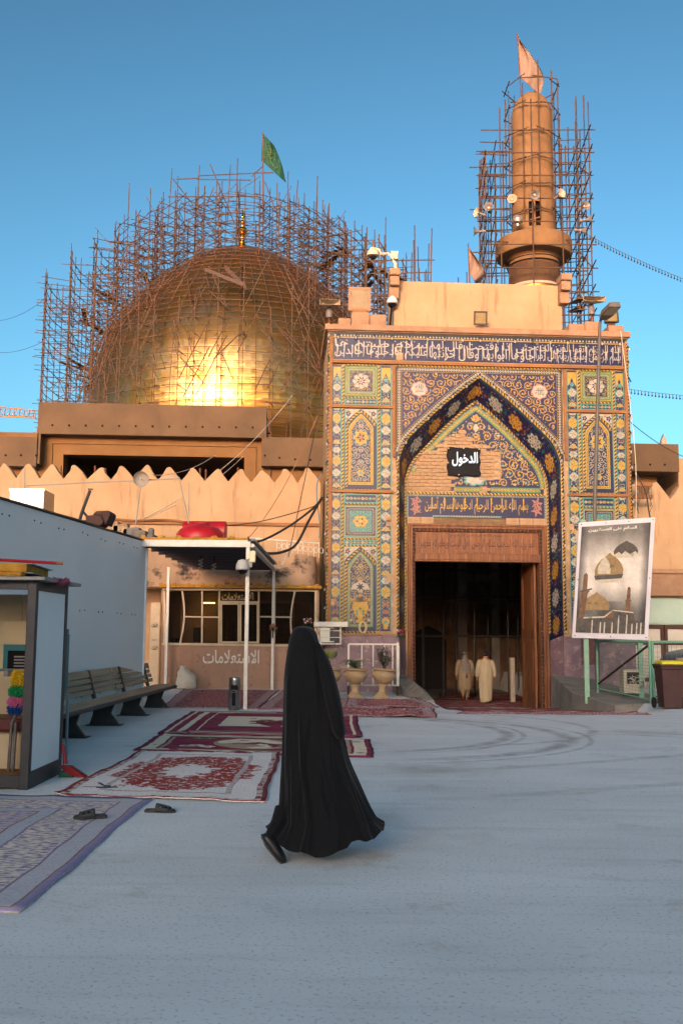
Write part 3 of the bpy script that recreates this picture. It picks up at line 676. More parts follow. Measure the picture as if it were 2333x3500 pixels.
border([tt.pos(tt.len * i / 120) for i in range(121)]); border([(lerp(UC - 2.0, UC + 2.0, i / 80), TZ0 + 0.12) for i in range(81)])
lobed(mb, UC - 0.05, 6.34, 0.38, 0.2, 7, 0.25, y - 0.006, TU, 4); lobed(mb, UC - 0.05, 6.34, 0.3, 0.15, 7, 0.25, y - 0.008, CR, 4)
flower(mb, UC, 8.3, 0.12, y - 0.006, YE, PK); lobed(mb, UC, 7.98, 0.09, 0.13, 4, 0.3, y - 0.006, CR, 4)
pp('arabesque', mb, TILES, tymp, fix=False)
# yellow calligraphy panel over the door
mb = MB(); Z0, Z1 = 5.16, 5.88
mb.box(UC - 2.17, UC + 2.17, YB - 0.012, YB + 0.03, Z0, Z1, NV)
lower = pp('lintel_inscription', mb, m_navy)
mb = MB(); y = YB - 0.015
rope(mb, [(UC - 2.17, Z1 + 0.02), (UC + 2.17, Z1 + 0.02)], 0.07, YB - 0.05)
for x0, x1, z0, z1 in ((UC - 2.16, UC + 2.16, Z1 - 0.055, Z1 - 0.02), (UC - 2.16, UC - 2.125, Z0, Z1 - 0.02), (UC + 2.125, UC + 2.16, Z0, Z1 - 0.02), (UC - 1.35, UC + 0.75, Z0 + 0.02, Z0 + 0.055)):
    mb.box(x0 - 0.012, x1 + 0.012, y, YB, z0 - 0.012, z1 + 0.012, TU); mb.box(x0, x1, y - 0.003, YB, z0, z1, CR)
    hor = x1 - x0 > z1 - z0; n = int((x1 - x0 if hor else z1 - z0) / 0.05)
    for i in range(n):
        a = (i + 0.25) * 0.05
        if hor: mb.box(x0 + a, x0 + a + 0.024, y - 0.005, YB, z0, z1, BK)
        else: mb.box(x0, x1, y - 0.005, YB, z0 + a, z0 + a + 0.024, BK)
text_mb(mb, 'بسم الله الرحمن الرحيم ادخلوها بسلام آمنين', UC - 1.6, UC + 1.6, Z0 + 0.1, Z1 - 0.09, y - 0.004, YE, grow=0.006)
for i in range(9):
    x = UC - 1.4 + i * 0.36 + rg.uniform(-.08, .08); mb.ribbon([(x - 0.012, Z0 + 0.2), (x, Z0 + 0.4), (x + 0.004, Z1 - 0.1)], [0.012, 0.03, 0.04], y - 0.006, YE)
for s in (-1, 1):
    for a in range(10): leaf(mb, UC + s * 1.88, (Z0 + Z1) / 2 + (-0.12 if a % 2 else 0.12), a * 0.628, 0.2, 0.07, y - 0.003, PK)
    spiral(mb, UC + s * 1.88, Z0 + 0.26, 0.14, 1.2, s, 0, 0.025, y - 0.004, PK); spiral(mb, UC + s * 1.88, Z1 - 0.24, 0.14, 1.2, -s, 0, 0.025, y - 0.004, PK)
pp('calligraphy', mb, TILES, lower, fix=False)
bb = MB(); bb.box(-0.2, 0.2, -0.03, 0.03, -0.055, 0.055); b2 = None
for s in (-1, 1):
    for j in range(2):
        for i in range(2 + (s > 0)):
            lc = (UC + s * (1.95 - i * 0.42), YB + 0.0 - rnd.uniform(0, .015), 5.11 - j * 0.115)
            if b2 is None: b2 = obj('brick', bb, m_brick, P_ROOT, local=True); b2.location = lc
            else: inst(b2, P_ROOT, lc, (rnd.uniform(-.02, .02), 0, rnd.uniform(-.02, .02)))
mb = MB(); mb.box(UC - 2.2, UC + 2.2, YB + 0.03, YB + 0.085, 4.86, 5.2); mb.box(UC - 2.2, UC - 2.12, YB + 0.03, YB + 0.085, -1.0, 4.86); mb.box(UC + 2.12, UC + 2.2, YB + 0.03, YB + 0.085, -1.0, 4.86)
pp('door_masonry', mb, m_brick)
for s in (-1, 1):                                                # worn tile strips beside the door
    mb = MB(); x = UC + s * 2.14
    rope(mb, [(x - 0.045 * s, 1.5), (x - 0.045 * s, 3.6 if s < 0 else 2.8)], 0.05, YB - 0.0)
    mb.box(x - 0.008, x + 0.026, YB - 0.004, YB + 0.04, 1.7, 3.5 if s < 0 else 3.0, CR)
    for i in range(30 if s < 0 else 22): mb.box(x - 0.008, x + 0.026, YB - 0.007, YB, 1.72 + i * 0.06, 1.745 + i * 0.06, BK)
    pp('tile_strip', mb, TILES)

# ------------------------------------------------------------------ carved wooden door
DX0, DX1 = 2.5, 6.80
door = MB()
mb = MB()
for a, b, ya in ((0.0, 0.07, 0.50), (0.07, 0.15, 0.53), (0.15, 0.235, 0.56)):
    mb.box(DX0 + a, DX0 + b - 0.002, ya, 0.85, -0.95, 4.96 - a); mb.box(DX1 - b + 0.002, DX1 - a, ya, 0.85, -0.95, 4.96 - a)
    mb.box(DX0 + b, DX1 - b, ya, 0.85, 4.96 - b + 0.002, 4.96 - a)
frame = pp('door_frame', mb, m_wood, bevel=0.012)
mb = MB()
for s in (0, 1):
    x = DX0 + 0.19 if not s else DX1 - 0.19; z = -0.8
    while z < 4.75:
        mb.add([(x - 0.035, 0.558, z), (x + 0.035, 0.558, z), (x + 0.035, 0.558, z + 0.1), (x - 0.035, 0.558, z + 0.1), (x, 0.535, z + 0.05)], [(0, 1, 4), (1, 2, 4), (2, 3, 4), (3, 0, 4)]); z += 0.12
x = DX0 + 0.25
while x < DX1 - 0.25:
    mb.add([(x, 0.558, 4.74), (x + 0.1, 0.558, 4.74), (x + 0.1, 0.558, 4.80), (x, 0.558, 4.80), (x + 0.05, 0.535, 4.77)], [(0, 1, 4), (1, 2, 4), (2, 3, 4), (3, 0, 4)]); x += 0.12
pp('carved_beading', mb, m_wood_d, frame)
mb = MB(); mb.box(DX0 + 0.24, DX1 - 0.24, 0.64, 0.72, 4.0, 4.72); tr_ = pp('transom_panel', mb, m_wood)
mb = MB()
text_mb(mb, 'انما يريد الله ليذهب عنكم الرجس اهل البيت ويطهركم تطهيرا', DX0 + 0.36, DX1 - 0.36, 4.14, 4.52, 0.634, 0, grow=0.004); text_mb(mb, 'بسم الله الرحمن الرحيم', UC - 0.8, UC + 0.8, 4.55, 4.68, 0.634, 0); text_mb(mb, 'صدق الله العلي العظيم', UC - 0.6, UC + 0.6, 4.03, 4.12, 0.634, 0)
pp('carved_text', mb, m_wood_d, tr_, fix=False)
mb = MB(); mb.box(DX0 + 0.2, DX1 - 0.2, 0.48, 0.84, 3.80, 4.05); mb.box(DX0 + 0.22, DX1 - 0.22, 0.46, 0.84, 3.85, 4.0); pp('transom_beam', mb, m_wood, bevel=0.015)
def door_leaf(x, sgn):
    mb = MB(); mb.box(x - 0.04, x + 0.04, 0.9, 2.55, -0.72, 3.8); lf = pp('door_leaf', mb, m_wood, bevel=0.01)
    for z0, z1 in ((-0.2, 1.45), (1.75, 3.55)):
        mb = MB(); xx = x - 0.052 * sgn
        for a, b, c, d in ((1.1, 2.35, z0, z0 + 0.09), (1.1, 2.35, z1 - 0.09, z1), (1.1, 1.19, z0 + 0.09, z1 - 0.09), (2.26, 2.35, z0 + 0.09, z1 - 0.09)): mb.box(min(xx, x), max(xx, x), a, b, c, d)
        pp('panel_moulding', mb, m_wood, lf, bevel=0.008)
door_leaf(6.5, 1); door_leaf(2.68, -1)

# ------------------------------------------------------------------ light string along the edges
def bulb_parts(parent, spots, fm=FM, green=()):
    mb = MB(); mb.lathe([(0.018, 0.03), (0.02, 0.0), (0.024, -0.03), (0.024, -0.06)], 8, mi=1)
    mb.lathe([(0.014, -0.06), (0.026, -0.07), (0.026, -0.082), (0.02, -0.09), (0.026, -0.097), (0.026, -0.11), (0.02, -0.117), (0.026, -0.124), (0.026, -0.136), (0.01, -0.148)], 8, mi=0)
    proto = {}
    for i, (x, y, z, tilt) in enumerate(spots):
        g = i in green; key = 'g' if g else 'w'
        if key not in proto:
            o = obj('bulb', mb, [m_bulb_g if g else m_bulb, m_bulb_b], parent, smooth=40, local=True); proto[key] = o
            o.location = (x, y, z); o.rotation_euler = (0, tilt, 0)
        else: inst(proto[key], parent, (x, y, z), (0, tilt, 0))
ls = thing('light_string', 'string of white spiral bulbs outlining the arch and edges of the tiled gateway', 'string lights', FO, FA)
spots = []; tr = Track([(ra[0][0], 1.75)] + ra + [(ra[-1][0], 1.75)])
n = 34
for i in range(n + 1):
    x, z = tr.pos(tr.len * i / n); spots.append((x, -0.12, z + 0.05, rnd.uniform(-.25, .25)))
for z in [1.9 + 0.54 * i for i in range(17)]: spots += [(0.0, -0.12, z + rnd.uniform(-.06, .06), rnd.uniform(-.1, .6)), (W9, -0.12, z + rnd.uniform(-.06, .06), rnd.uniform(-.6, .1))]
for i in range(17): spots.append((0.3 + i * 0.545, -0.13, 10.66, rnd.uniform(-.1, .1)))
gl = {i for i in range(36, len(spots)) if rnd.random() < 0.16}
bulb_parts(ls, spots, green=gl)
mb = MB()
mb.path([(x, -0.105, z + 0.03) for x, z in [tr.pos(tr.len * i / 90) for i in range(91)]], 0.007, 4)
for x in (0.0, W9): mb.path([(x + rnd.uniform(-.01, .01), -0.105, 1.8 + 0.3 * i) for i in range(30)], 0.007, 4)
mb.path([(0.2 + i * 0.3, -0.11, 10.69 + 0.012 * math.sin(i * 2.3)) for i in range(31)], 0.008, 4)
obj('cable', mb, m_bulb_b, ls, sp=FM)

# black cloth sign nailed over the bare bricks
m_cloth_b = mat('black_cloth', (20, 19, 21), (30, 28, 30), 10, rough=0.95, bump=0.3, bscale=30)
m_paint_w = mat('white_paint', (222, 224, 226), rough=0.6); m_paint_b = mat('blue_paint', (60, 130, 180), rough=0.6)
sg = thing('cloth_sign', 'black cloth sign with white Arabic word nailed over bare bricks above the door', 'sign', F(UC - 0.55, YB - 0.05, 6.35), FA)
a, b = fac(1527, 1528, YB - 0.08), fac(1640, 1627, YB - 0.08)
mb = MB(); sx0, sx1, sz1, sz0 = a.x, b.x, a.z, b.z; N = 12
g = [[(lerp(sx0, sx1, i / N) + 0.02 * math.sin(j * 1.3), YB - 0.075 + 0.012 * math.sin(i * 0.9 + j * 0.7), lerp(sz0, sz1, j / N) + 0.012 * math.sin(i * 1.1) - 0.02 * i / N) for i in range(N + 1)] for j in range(N + 1)]
mb.loft(g, 0, closed=False); obj('cloth', mb, m_cloth_b, sg, sp=FM, smooth=60, solid=0.006)
mb = MB(); xa, xb, za, zb = lerp(sx0, sx1, 0.15), lerp(sx0, sx1, 0.93), lerp(sz0, sz1, 0.34), lerp(sz0, sz1, 0.84)
text_mb(mb, 'الدخول', xa - 0.012, xb - 0.012, za - 0.025, zb - 0.02, YB - 0.094, 1, grow=0.03); text_mb(mb, 'الدخول', xa, xb, za, zb, YB - 0.097, 0, grow=0.012)
obj('lettering', mb, [m_paint_w, m_paint_b], sg, sp=FM, fix=False)
for x, z in ((0.04, 0.96), (0.5, 0.97), (0.97, 0.95), (0.03, 0.45), (0.35, 0.03)):
    mb = MB(); mb.box(lerp(sx0, sx1, x) - 0.018, lerp(sx0, sx1, x) + 0.018, YB - 0.105, YB - 0.08, lerp(sz0, sz1, z) - 0.018, lerp(sz0, sz1, z) + 0.018); obj('nail_washer', mb, m_bulb, sg, sp=FM)
# ------------------------------------------------------------------ ground
m_pale = mat('pale', (166, 154, 138), (146, 134, 118), 4)
def ground_mat():
    m = mat('yard_concrete', (217, 218, 215), (203, 204, 202), 0.55, rough=0.92, bump=0.35, bscale=60, dist=0.006, world=True)
    t = m.node_tree; N = t.nodes; K = t.links; b = N['Principled BSDF']; geo = N.new('ShaderNodeNewGeometry')
    base = b.inputs['Base Color'].links[0].from_socket
    def noise(sc, s, det=8, r=0.6):
        mp = N.new('ShaderNodeMapping'); mp.inputs['Scale'].default_value = s; mp.inputs['Rotation'].default_value = (0, 0, 0.5); K.new(geo.outputs['Position'], mp.inputs[0])
        n = N.new('ShaderNodeTexNoise'); n.inputs['Scale'].default_value = sc; n.inputs['Detail'].default_value = det; n.inputs['Roughness'].default_value = r; K.new(mp.outputs[0], n.inputs['Vector']); return n.outputs[0]
    def ramp(s, a, b_):
        r = N.new('ShaderNodeMapRange'); r.inputs[1].default_value = a; r.inputs[2].default_value = b_; K.new(s, r.inputs[0]); return r.outputs[0]
    def mix(f, a, c, k=1.0):
        x = N.new('ShaderNodeMix'); x.data_type = 'RGBA'; mu = N.new('ShaderNodeMath'); mu.operation = 'MULTIPLY'; mu.inputs[1].default_value = k; K.new(f, mu.inputs[0])
        K.new(mu.outputs[0], x.inputs[0]); K.new(a, x.inputs[6]); x.inputs[7].default_value = lin(c); return x.outputs[2]
    c = mix(ramp(noise(0.9, (0.35, 1.6, 1)), 0.5, 0.72), base, (226, 227, 224), 0.6)       # broom streaks and dust
    c = mix(ramp(noise(2.6, (0.25, 2.4, 1)), 0.52, 0.75), c, (182, 182, 179), 0.5)
    c = mix(ramp(noise(1.3, (1, 1, 1), 10, 0.7), 0.58, 0.72), c, (170, 160, 145), 0.75)      # blotches
    c = mix(ramp(noise(40, (1, 1, 1), 3), 0.57, 0.68), c, (126, 124, 120), 0.55)                # aggregate specks
    c = mix(ramp(noise(75, (1, 1, 1), 2), 0.64, 0.72), c, (226, 220, 210), 0.6)
    c = mix(ramp(noise(0.33, (1, 1, 1), 9, 0.62), 0.56, 0.66), c, (176, 168, 156), 0.55)     # old damp patches
    # tyre arcs: rings about turning centres
    for (px, py), r0, wd_, sl in (((-0.3, 16.6), 3.0, 0.16, .6), ((-0.3, 16.6), 3.25, 0.07, .5), ((0.2, 16.2), 3.35, 0.2, .6), ((0.2, 16.2), 3.7, 0.06, .5), ((1.2, 17.6), 3.1, 0.12, .45), ((3.0, 12.5), 4.2, 0.1, .45), ((3.4, 12.4), 4.6, 0.1, .4), ((-6, 30), 19.5, 0.14, .4), ((-6, 30), 21.3, 0.16, .35)):
        sub = N.new('ShaderNodeVectorMath'); sub.operation = 'SUBTRACT'; K.new(geo.outputs['Position'], sub.inputs[0]); sub.inputs[1].default_value = (px, py, 0)
        ml = N.new('ShaderNodeVectorMath'); ml.operation = 'MULTIPLY'; K.new(sub.outputs[0], ml.inputs[0]); ml.inputs[1].default_value = (1, 1, 0)
        ln = N.new('ShaderNodeVectorMath'); ln.operation = 'LENGTH'; K.new(ml.outputs[0], ln.inputs[0])
        d = N.new('ShaderNodeMath'); d.operation = 'SUBTRACT'; K.new(ln.outputs[1], d.inputs[0]); d.inputs[1].default_value = r0
        ab = N.new('ShaderNodeMath'); ab.operation = 'ABSOLUTE'; K.new(d.outputs[0], ab.inputs[0])
        fall = ramp(ab.outputs[0], wd_, wd_ * 0.3); sx = N.new('ShaderNodeSeparateXYZ'); K.new(sub.outputs[0], sx.inputs[0])
        side = ramp(sx.outputs[0], 0.4, 1.6) if px > -5 else ramp(sx.outputs[0], 6.0, 9.0)
        m1 = N.new('ShaderNodeMath'); m1.operation = 'MULTIPLY'; K.new(fall, m1.inputs[0]); K.new(side, m1.inputs[1])
        m2 = N.new('ShaderNodeMath'); m2.operation = 'MULTIPLY'; K.new(m1.outputs[0], m2.inputs[0]); K.new(ramp(noise(3, (1, 1, 1)), 0.3, 0.65), m2.inputs[1])
        c = mix(m2.outputs[0], c, (104, 101, 98), min(1, sl * 1.1))
    K.new(c, b.inputs['Base Color'])
    return m
m_ground = ground_mat()
def gz(x, y):
    """yard level; a dip runs down to the doorway"""
    z = 0.0
    if 2.2 < x < 7.2 and y > 20.8:
        e = min(1, (x - 2.2) / 0.25, (7.2 - x) / 0.25); z = -0.062 * min(y - 20.8, 12.2) * e
    elif y > 24 and -0.7 < x <= 2.2: z = -0.1 * min(1, (y - 24) / 3)
    return z
xs = [-400, -120, -40, -20] + [-14 + i for i in range(12)] + [-2 + 0.25 * i for i in range(16)] + [2.0, 2.2, 2.45, 2.7] + [3 + 0.5 * i for i in range(8)] + [6.95, 7.2, 7.5] + [8 + i for i in range(14)] + [30, 60, 150, 400]
ys = [-400, -120, -60, -30] + [-20 + 2 * i for i in range(18)] + [16 + 0.6 * i for i in range(30)] + [34, 35, 36, 40, 44, 60, 90, 150, 300, 900]
mb = MB(); n = len(xs); mb.add([(x, y, gz(x, y)) for y in ys for x in xs], [(j * n + i, j * n + i + 1, (j + 1) * n + i + 1, (j + 1) * n + i) for j in range(len(ys) - 1) for i in range(n - 1)])
tag(obj('ground', mb, m_ground, fix=False, smooth=30), kind='structure')

# concrete cheek walls beside the dip
def cheek(name, pts, z0, label):
    mb = MB(); k = len(pts); vs = [(x, y, z0) for x, y, z in pts] + list(pts); mb.add(vs, [tuple(range(k - 1, -1, -1)), tuple(range(k, 2 * k))] + [(i, (i + 1) % k, (i + 1) % k + k, i + k) for i in range(k)])
    return obj(name, mb, m_conc, origin=pts[0][:2] + (0,), bevel=0.03, label=label, cat='ramp wall')
l0 = F(2.42, -0.06, 0); l1 = F(2.08, -0.06, 0)
cheek('ramp_wall', [(2.0, 24.6, 0.02), (2.3, 24.6, 0.0), (2.3, 27.0, 0.1), (l0.x - 0.05, l0.y, 0.42), (l1.x - .1, l1.y, 0.42), (1.8, 27.0, -0.05)], -1.0, 'low grey concrete cheek wall left of the doorway beside the planter railing')
r0 = F(6.95, -0.06, 0); r1 = F(8.0, -0.06, 0)
cheek('ramp_wall', [(6.35, 23.4, 0.0), (r0.x - 0.45, r0.y - 3.4, 0.12), (r0.x - 0.25, r0.y, 0.46), (r1.x, r1.y, 0.30), (r1.x + 0.4, r1.y - 1.6, 0.14), (8.2, 24.6, 0.02)], -1.0, 'broad sloping concrete cheek wall right of the doorway below the maroon marble')

# ------------------------------------------------------------------ hall behind the door
m_hall = mat('old_brickwork', (118, 92, 68), (86, 68, 54), 1.5, rough=0.95, bump=0.8, bscale=12, c3=(140, 128, 116), s3=1.1, st3=(2.5, 1, 0.5))
m_hall_w = mat('grey_render', (150, 146, 138), (120, 116, 110), 1, rough=0.95)
m_pipe = mat('rusty_pipe', (112, 66, 42), (82, 50, 36), 5, rough=0.8, bump=0.3, bscale=40)
hw = thing('hall_interior', 'dim unfinished brick hall seen through the open doorway', 'hall', F(UC, 3.3, -0.76), FA)
mb = MB(); mb.box(2.2, 11.2, 14.4, 14.8, -1, 5.6)
obj('back_wall', mb, m_hall, hw, sp=FM)
for x0, x1, y0, y1 in ((2.0, 2.2, 3.21, 14.8), (11.2, 11.4, 3.21, 14.8)):
    mb = MB(); mb.box(x0, x1, y0, y1, -1, 5.6); obj('side_wall', mb, m_hall_w, hw, sp=FM)
mb = MB(); mb.box(2.0, 11.4, 3.21, 14.8, 5.6, 5.75); obj('ceiling', mb, m_hall_w, hw, sp=FM)
mb = MB(); mb.box(9.3, 11.2, 3.0, 3.2, -1, 5.6); obj('front_wall', mb, m_hall_w, hw, sp=FM)
mb = MB(); mb.plate([(4.4, -0.76), (4.4, 1.3), (4.6, 1.7), (5.2, 2.0), (5.8, 1.7), (6.0, 1.3), (6.0, -0.76)], 14.3, 14.42); obj('blind_arch', mb, mat('dark_opening', (30, 26, 24)), hw, sp=FM)
for x0, x1, z0, z1 in ((6.5, 6.9, -0.76, 5.55), (8.0, 8.35, -0.76, 5.55), (6.9, 8.0, 2.2, 2.5), (6.9, 8.0, 4.0, 4.3), (9.6, 10.2, -0.76, 5.55), (6.0, 6.5, 0.6, 0.68)):
    mb = MB(); mb.box(x0, x1, 14.2, 14.42, z0, z1); obj('brick_pier', mb, m_hall_w if z1 > 3 else m_hall, hw, sp=FM)
mb = MB(); mb.box(7.9, 8.8, 3.3, 5.2, -0.8, 5.55); obj('side_pier', mb, m_hall_w, hw, sp=FM)
mb = MB(); mb.box(7.86, 7.9, 3.3, 5.2, -0.8, 1.4); obj('marble_facing', mb, m_marble, hw, sp=FM)
mb = MB(); mb.box(6.8, 6.96, 5.6, 5.8, -0.8, 0.8); obj('stone_post', mb, m_pale, hw, sp=FM, bevel=0.01)
mb = MB(); mb.box(2.0, 11.4, 0.7, 14.9, -0.80, -0.755); tag(obj('hall_floor', mb, m_conc, sp=FM), kind='structure')
m_hp = mat('dark_tube', (48, 44, 42), (36, 33, 32), 6, rough=.6)
sc_i = thing('hall_scaffold', 'dark steel pipe scaffold standing inside the brick hall', 'scaffolding', F(5, 9, -0.755), FA)
for x, yv in ((4.1, 8.5), (4.35, 9.8), (5.6, 9.8), (6.1, 8.5), (6.9, 9.8), (7.4, 8.5), (8.1, 9.8), (4.9, 8.5)):
    mb = MB(); mb.tube((x, yv, -0.755), (x, yv, 5.55), 0.03, 6); obj('pole', mb, m_hp, sc_i, sp=FM)
for z in (1.55, 2.9, 3.05, 4.1, 4.9):
    for yv in (8.5, 9.8):
        mb = MB(); mb.tube((2.4, yv - 0.06, z + (yv - 9) * .05), (8.6, yv - 0.06, z), 0.028, 6); obj('pole', mb, m_hp, sc_i, sp=FM)
mb = MB(); mb.path([F(1.5 + i * 0.25, 8.2, 4.72 + 0.05 * math.sin(i)) for i in range(28)], 0.01, 4)
ls2 = thing('light_string', 'row of small lamps strung across the dark hall behind the door', 'string lights', F(5, 8.2, 4.7), FA)
obj('cable', mb, m_bulb_b, ls2)
bulb_parts(ls2, [(-3.3 + 0.28 * i, 0, 0, 0) for i in range(24)])

# ------------------------------------------------------------------ battlemented wall left and right of the portal
def wall_run(label, x0, x1, yv, n, zv, zp, z0, first):
    t = thing('battlement_wall', label, 'wall', F(x0, yv, 0), FA)
    mb = MB(); mb.box(x0, x1, yv, yv + 0.45, z0, zv); obj('wall_face', mb, m_plaster, t, sp=FM, bevel=0.02)
    w = (x1 - x0) / n
    for i in range(n):
        a = x0 + i * w; c = a + w / 2; j = rnd.uniform(-0.06, 0.06); h = zp - zv + rnd.uniform(-.07, .05)
        jt = lambda: rnd.uniform(-.018, .018)
        pl = [(a + 0.02, zv - 0.05), (a + w * 0.02 + 0.02, zv + h * 0.08), (a + w * 0.24 + jt(), zv + h * 0.52 + jt()), (c - w * 0.09 + j + jt(), zv + h * 0.93 + jt()), (c + j, zv + h), (c + w * 0.09 + j + jt(), zv + h * 0.93 + jt()), (a + w * 0.76 + jt(), zv + h * 0.52 + jt()), (a + w * 0.98 - 0.02, zv + h * 0.08), (a + w - 0.02, zv - 0.05)]
        mb = MB(); mb.plate(pl, yv - 0.004, yv + 0.42); obj('merlon', mb, m_plaster, t, sp=FM, bevel=0.025, smooth=35)
    return t
wl = wall_run('sunlit cream plaster wall with pointed battlements left of the tiled gateway', -13.2, -0.12, 1.6, 18, 6.34, 6.77, -0.3, 0)
mb = MB(); mb.box(-7.0, -0.12, 1.5, 1.62, 4.93, 5.03); obj('string_course', mb, m_timber, wl, sp=FM, bevel=0.01)
wr = wall_run('cream plaster wall with pointed battlements right of the tiled gateway', W9 + 0.1, 17.0, 1.4, 9, 5.98, 6.5, 2.8, 0)
mb = MB(); mb.box(W9 + 0.1, 17, 1.1, 1.42, 3.55, 3.7); mb.box(W9 + 0.1, 17, 1.2, 1.42, 2.85, 3.56); obj('ledge', mb, m_stone, wr, sp=FM, bevel=0.02)
m_mint = mat('mint_plaster', (176, 196, 178), (160, 182, 166), 1.2, rough=0.85, c3=(150, 120, 90), s3=2, t3=(0.66, 0.74))
m_frame_br = mat('brown_door_frame', (74, 44, 30), rough=0.6); m_panel_w = mat('stained_white_panel', (206, 198, 182), (190, 178, 160), 1.5, rough=0.6, c3=(110, 84, 58), s3=3, t3=(0.62, 0.72), st3=(3, 1, 0.4))
sh = thing('mint_shopfront', 'pale mint plaster front with brown framed white door panels under the ledge', 'shopfront', F(W9 + 2, 1.5, 0), FA)
mb = MB(); mb.box(W9 + 0.1, 17, 1.5, 1.9, -0.3, 2.86); obj('wall', mb, m_mint, sh, sp=FM)
mb = MB(); mb.box(W9 + 0.15, 13.5, 1.44, 1.52, 1.98, 2.06); obj('mint_rail', mb, m_mint, sh, sp=FM)
x = W9 + 0.35
for k in range(3):
    mb = MB(); a, b = x + k * 1.12, x + k * 1.12 + 1.1
    for p in ((a, a + 0.1, -0.1, 1.95), (b - 0.1, b, -0.1, 1.95), (a + 0.1, b - 0.1, 1.82, 1.95), (a + 0.1, b - 0.1, 1.32, 1.42), (a + 0.1, b - 0.1, 0.18, 0.3), (a + 0.1, b - 0.1, -0.1, 0.0)): mb.box(p[0], p[1], 1.40, 1.505, p[2], p[3])
    dr = obj('door_frame', mb, m_frame_br, sh, sp=FM, bevel=0.006)
    for z0, z1 in ((1.42, 1.82), (0.3, 1.32), (0.0, 0.18)):
        mb = MB(); mb.box(a + 0.1, b - 0.1, 1.46, 1.49, z0, z1); obj('door_panel', mb, m_panel_w, dr, sp=FM)

# roof block on the portal
pb = thing('roof_parapet', 'plain cream plaster block standing on top of the tiled gateway', 'parapet', F(4.5, 0.9, 10.98), FA)
a, b = fac(1345, 1125, 0.9), fac(1918, 975, 0.9)
mb = MB(); mb.box(a.x, b.x, 0.9, 2.6, 10.98, b.z); obj('block', mb, m_plaster, pb, sp=FM, bevel=0.03)
for xx, zz in ((a.x - 0.02, b.z + 0.12), (b.x + 0.02, b.z + 0.12)):
    mb = MB(); mb.box(xx - 0.17, xx + 0.17, 0.35, 1.0, zz - 0.12, zz + 0.1); mb.box(xx - 0.15, xx + 0.15, 0.45, 1.0, zz - 0.42, zz - 0.12); mb.box(xx - 0.16, xx + 0.16, 0.62, 1.0, zz - 0.8, zz - 0.42); obj('corbel', mb, m_stone, pb, sp=FM, bevel=0.03)
COP = ['cracked cream block on the cornice below the big square floodlight', 'pitted cream block on the cornice between square floodlight and parapet', 'low cream block at the cornice end next to the dome', 'low rough cream block on the cornice touching the right end of the parapet', 'taller cream block on the cornice below the flat flared horn', 'small cream block on the cornice below the tilted floodlight']
for u0, u1, v0, v1 in ((1200, 1262, 1070, 1112), (1262, 1320, 1078, 1112), (1155, 1200, 1090, 1112), (1940, 1995, 1110, 1128), (1995, 2048, 1102, 1130), (2075, 2128, 1115, 1133)):
    p, q = fac(u0, v1, 0.3), fac(u1, v0, 0.3); mb = MB(); mb.box(p.x, q.x - 0.01, 0.2, 0.75, 10.975, q.z)
    obj('coping_block', mb, m_stone, origin=F((p.x + q.x) / 2, 0.45, 10.98), sp=FM, bevel=0.03, label=COP.pop(0), cat='block', group='coping blocks on the gateway cornice')

# ------------------------------------------------------------------ unfinished concrete building under the dome
m_raw = mat('raw_concrete', (106, 84, 62), (88, 70, 52), 0.7, rough=0.95, bump=0.5, bscale=9, c3=(84, 66, 50), s3=0.9, t3=(0.55, 0.75), st3=(1, 1, 0.4))
m_raw2 = mat('smooth_raw_concrete', (126, 92, 56), (108, 78, 46), 0.8, rough=0.95, bump=0.2, bscale=8)
m_dark = mat('hole', (22, 18, 16), rough=1)
BD = 9.0                                                           # metres behind the portal face
def fb(u, v, d=BD): return fac(u, v, d)
cb = thing('concrete_building', 'raw brown concrete storey with wide dark opening below the golden dome', 'building', F(-6, BD, 0), FA)
def bpanel(name, u0, v0, u1, v1, d0, th, m, bev=0.02, par=None):
    p, q = fb(u0, v1, d0), fb(u1, v0, d0); mb = MB(); mb.box(p.x, q.x, d0, d0 + th, p.z, q.z); return obj(name, mb, m, par or cb, sp=FM, bevel=bev), p, q
bpanel('parapet', 127, 1390, 912, 1482, BD, 6, m_raw)
bpanel('parapet', -420, 1494, 128, 1585, BD, 6, m_raw)
bpanel('parapet', 893, 1498, 1120, 1592, BD, 3, m_raw)
bpanel('parapet_return', 127, 1482, 140, 1585, BD, 2.4, m_raw)
bpanel('parapet_return', 893, 1480, 905, 1500, BD, 2.4, m_raw)
# recessed storey below the parapets, with the opening left free
d1 = BD + 0.55
p0 = fb(-420, 1585, d1); o0 = fb(217, 1553, d1); o1 = fb(835, 1560, d1); pr = fb(1250, 1592, d1); top = fb(200, 1480, d1).z
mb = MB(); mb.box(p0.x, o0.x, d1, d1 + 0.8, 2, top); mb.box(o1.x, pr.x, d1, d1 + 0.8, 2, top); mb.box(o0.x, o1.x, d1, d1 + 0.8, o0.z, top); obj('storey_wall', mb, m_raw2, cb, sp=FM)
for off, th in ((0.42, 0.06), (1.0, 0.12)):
    mb = MB(); zz = o0.z + off; mb.box(o0.x - off, o1.x + off, d1 - th, d1 + 0.1, zz, zz + 0.05); mb.box(o0.x - off - 0.05, o0.x - off, d1 - th, d1 + 0.1, 5, zz + 0.05); mb.box(o1.x + off, o1.x + off + 0.05, d1 - th, d1 + 0.1, 5, zz + 0.05); obj('opening_moulding', mb, m_raw2, cb, sp=FM, bevel=0.01)
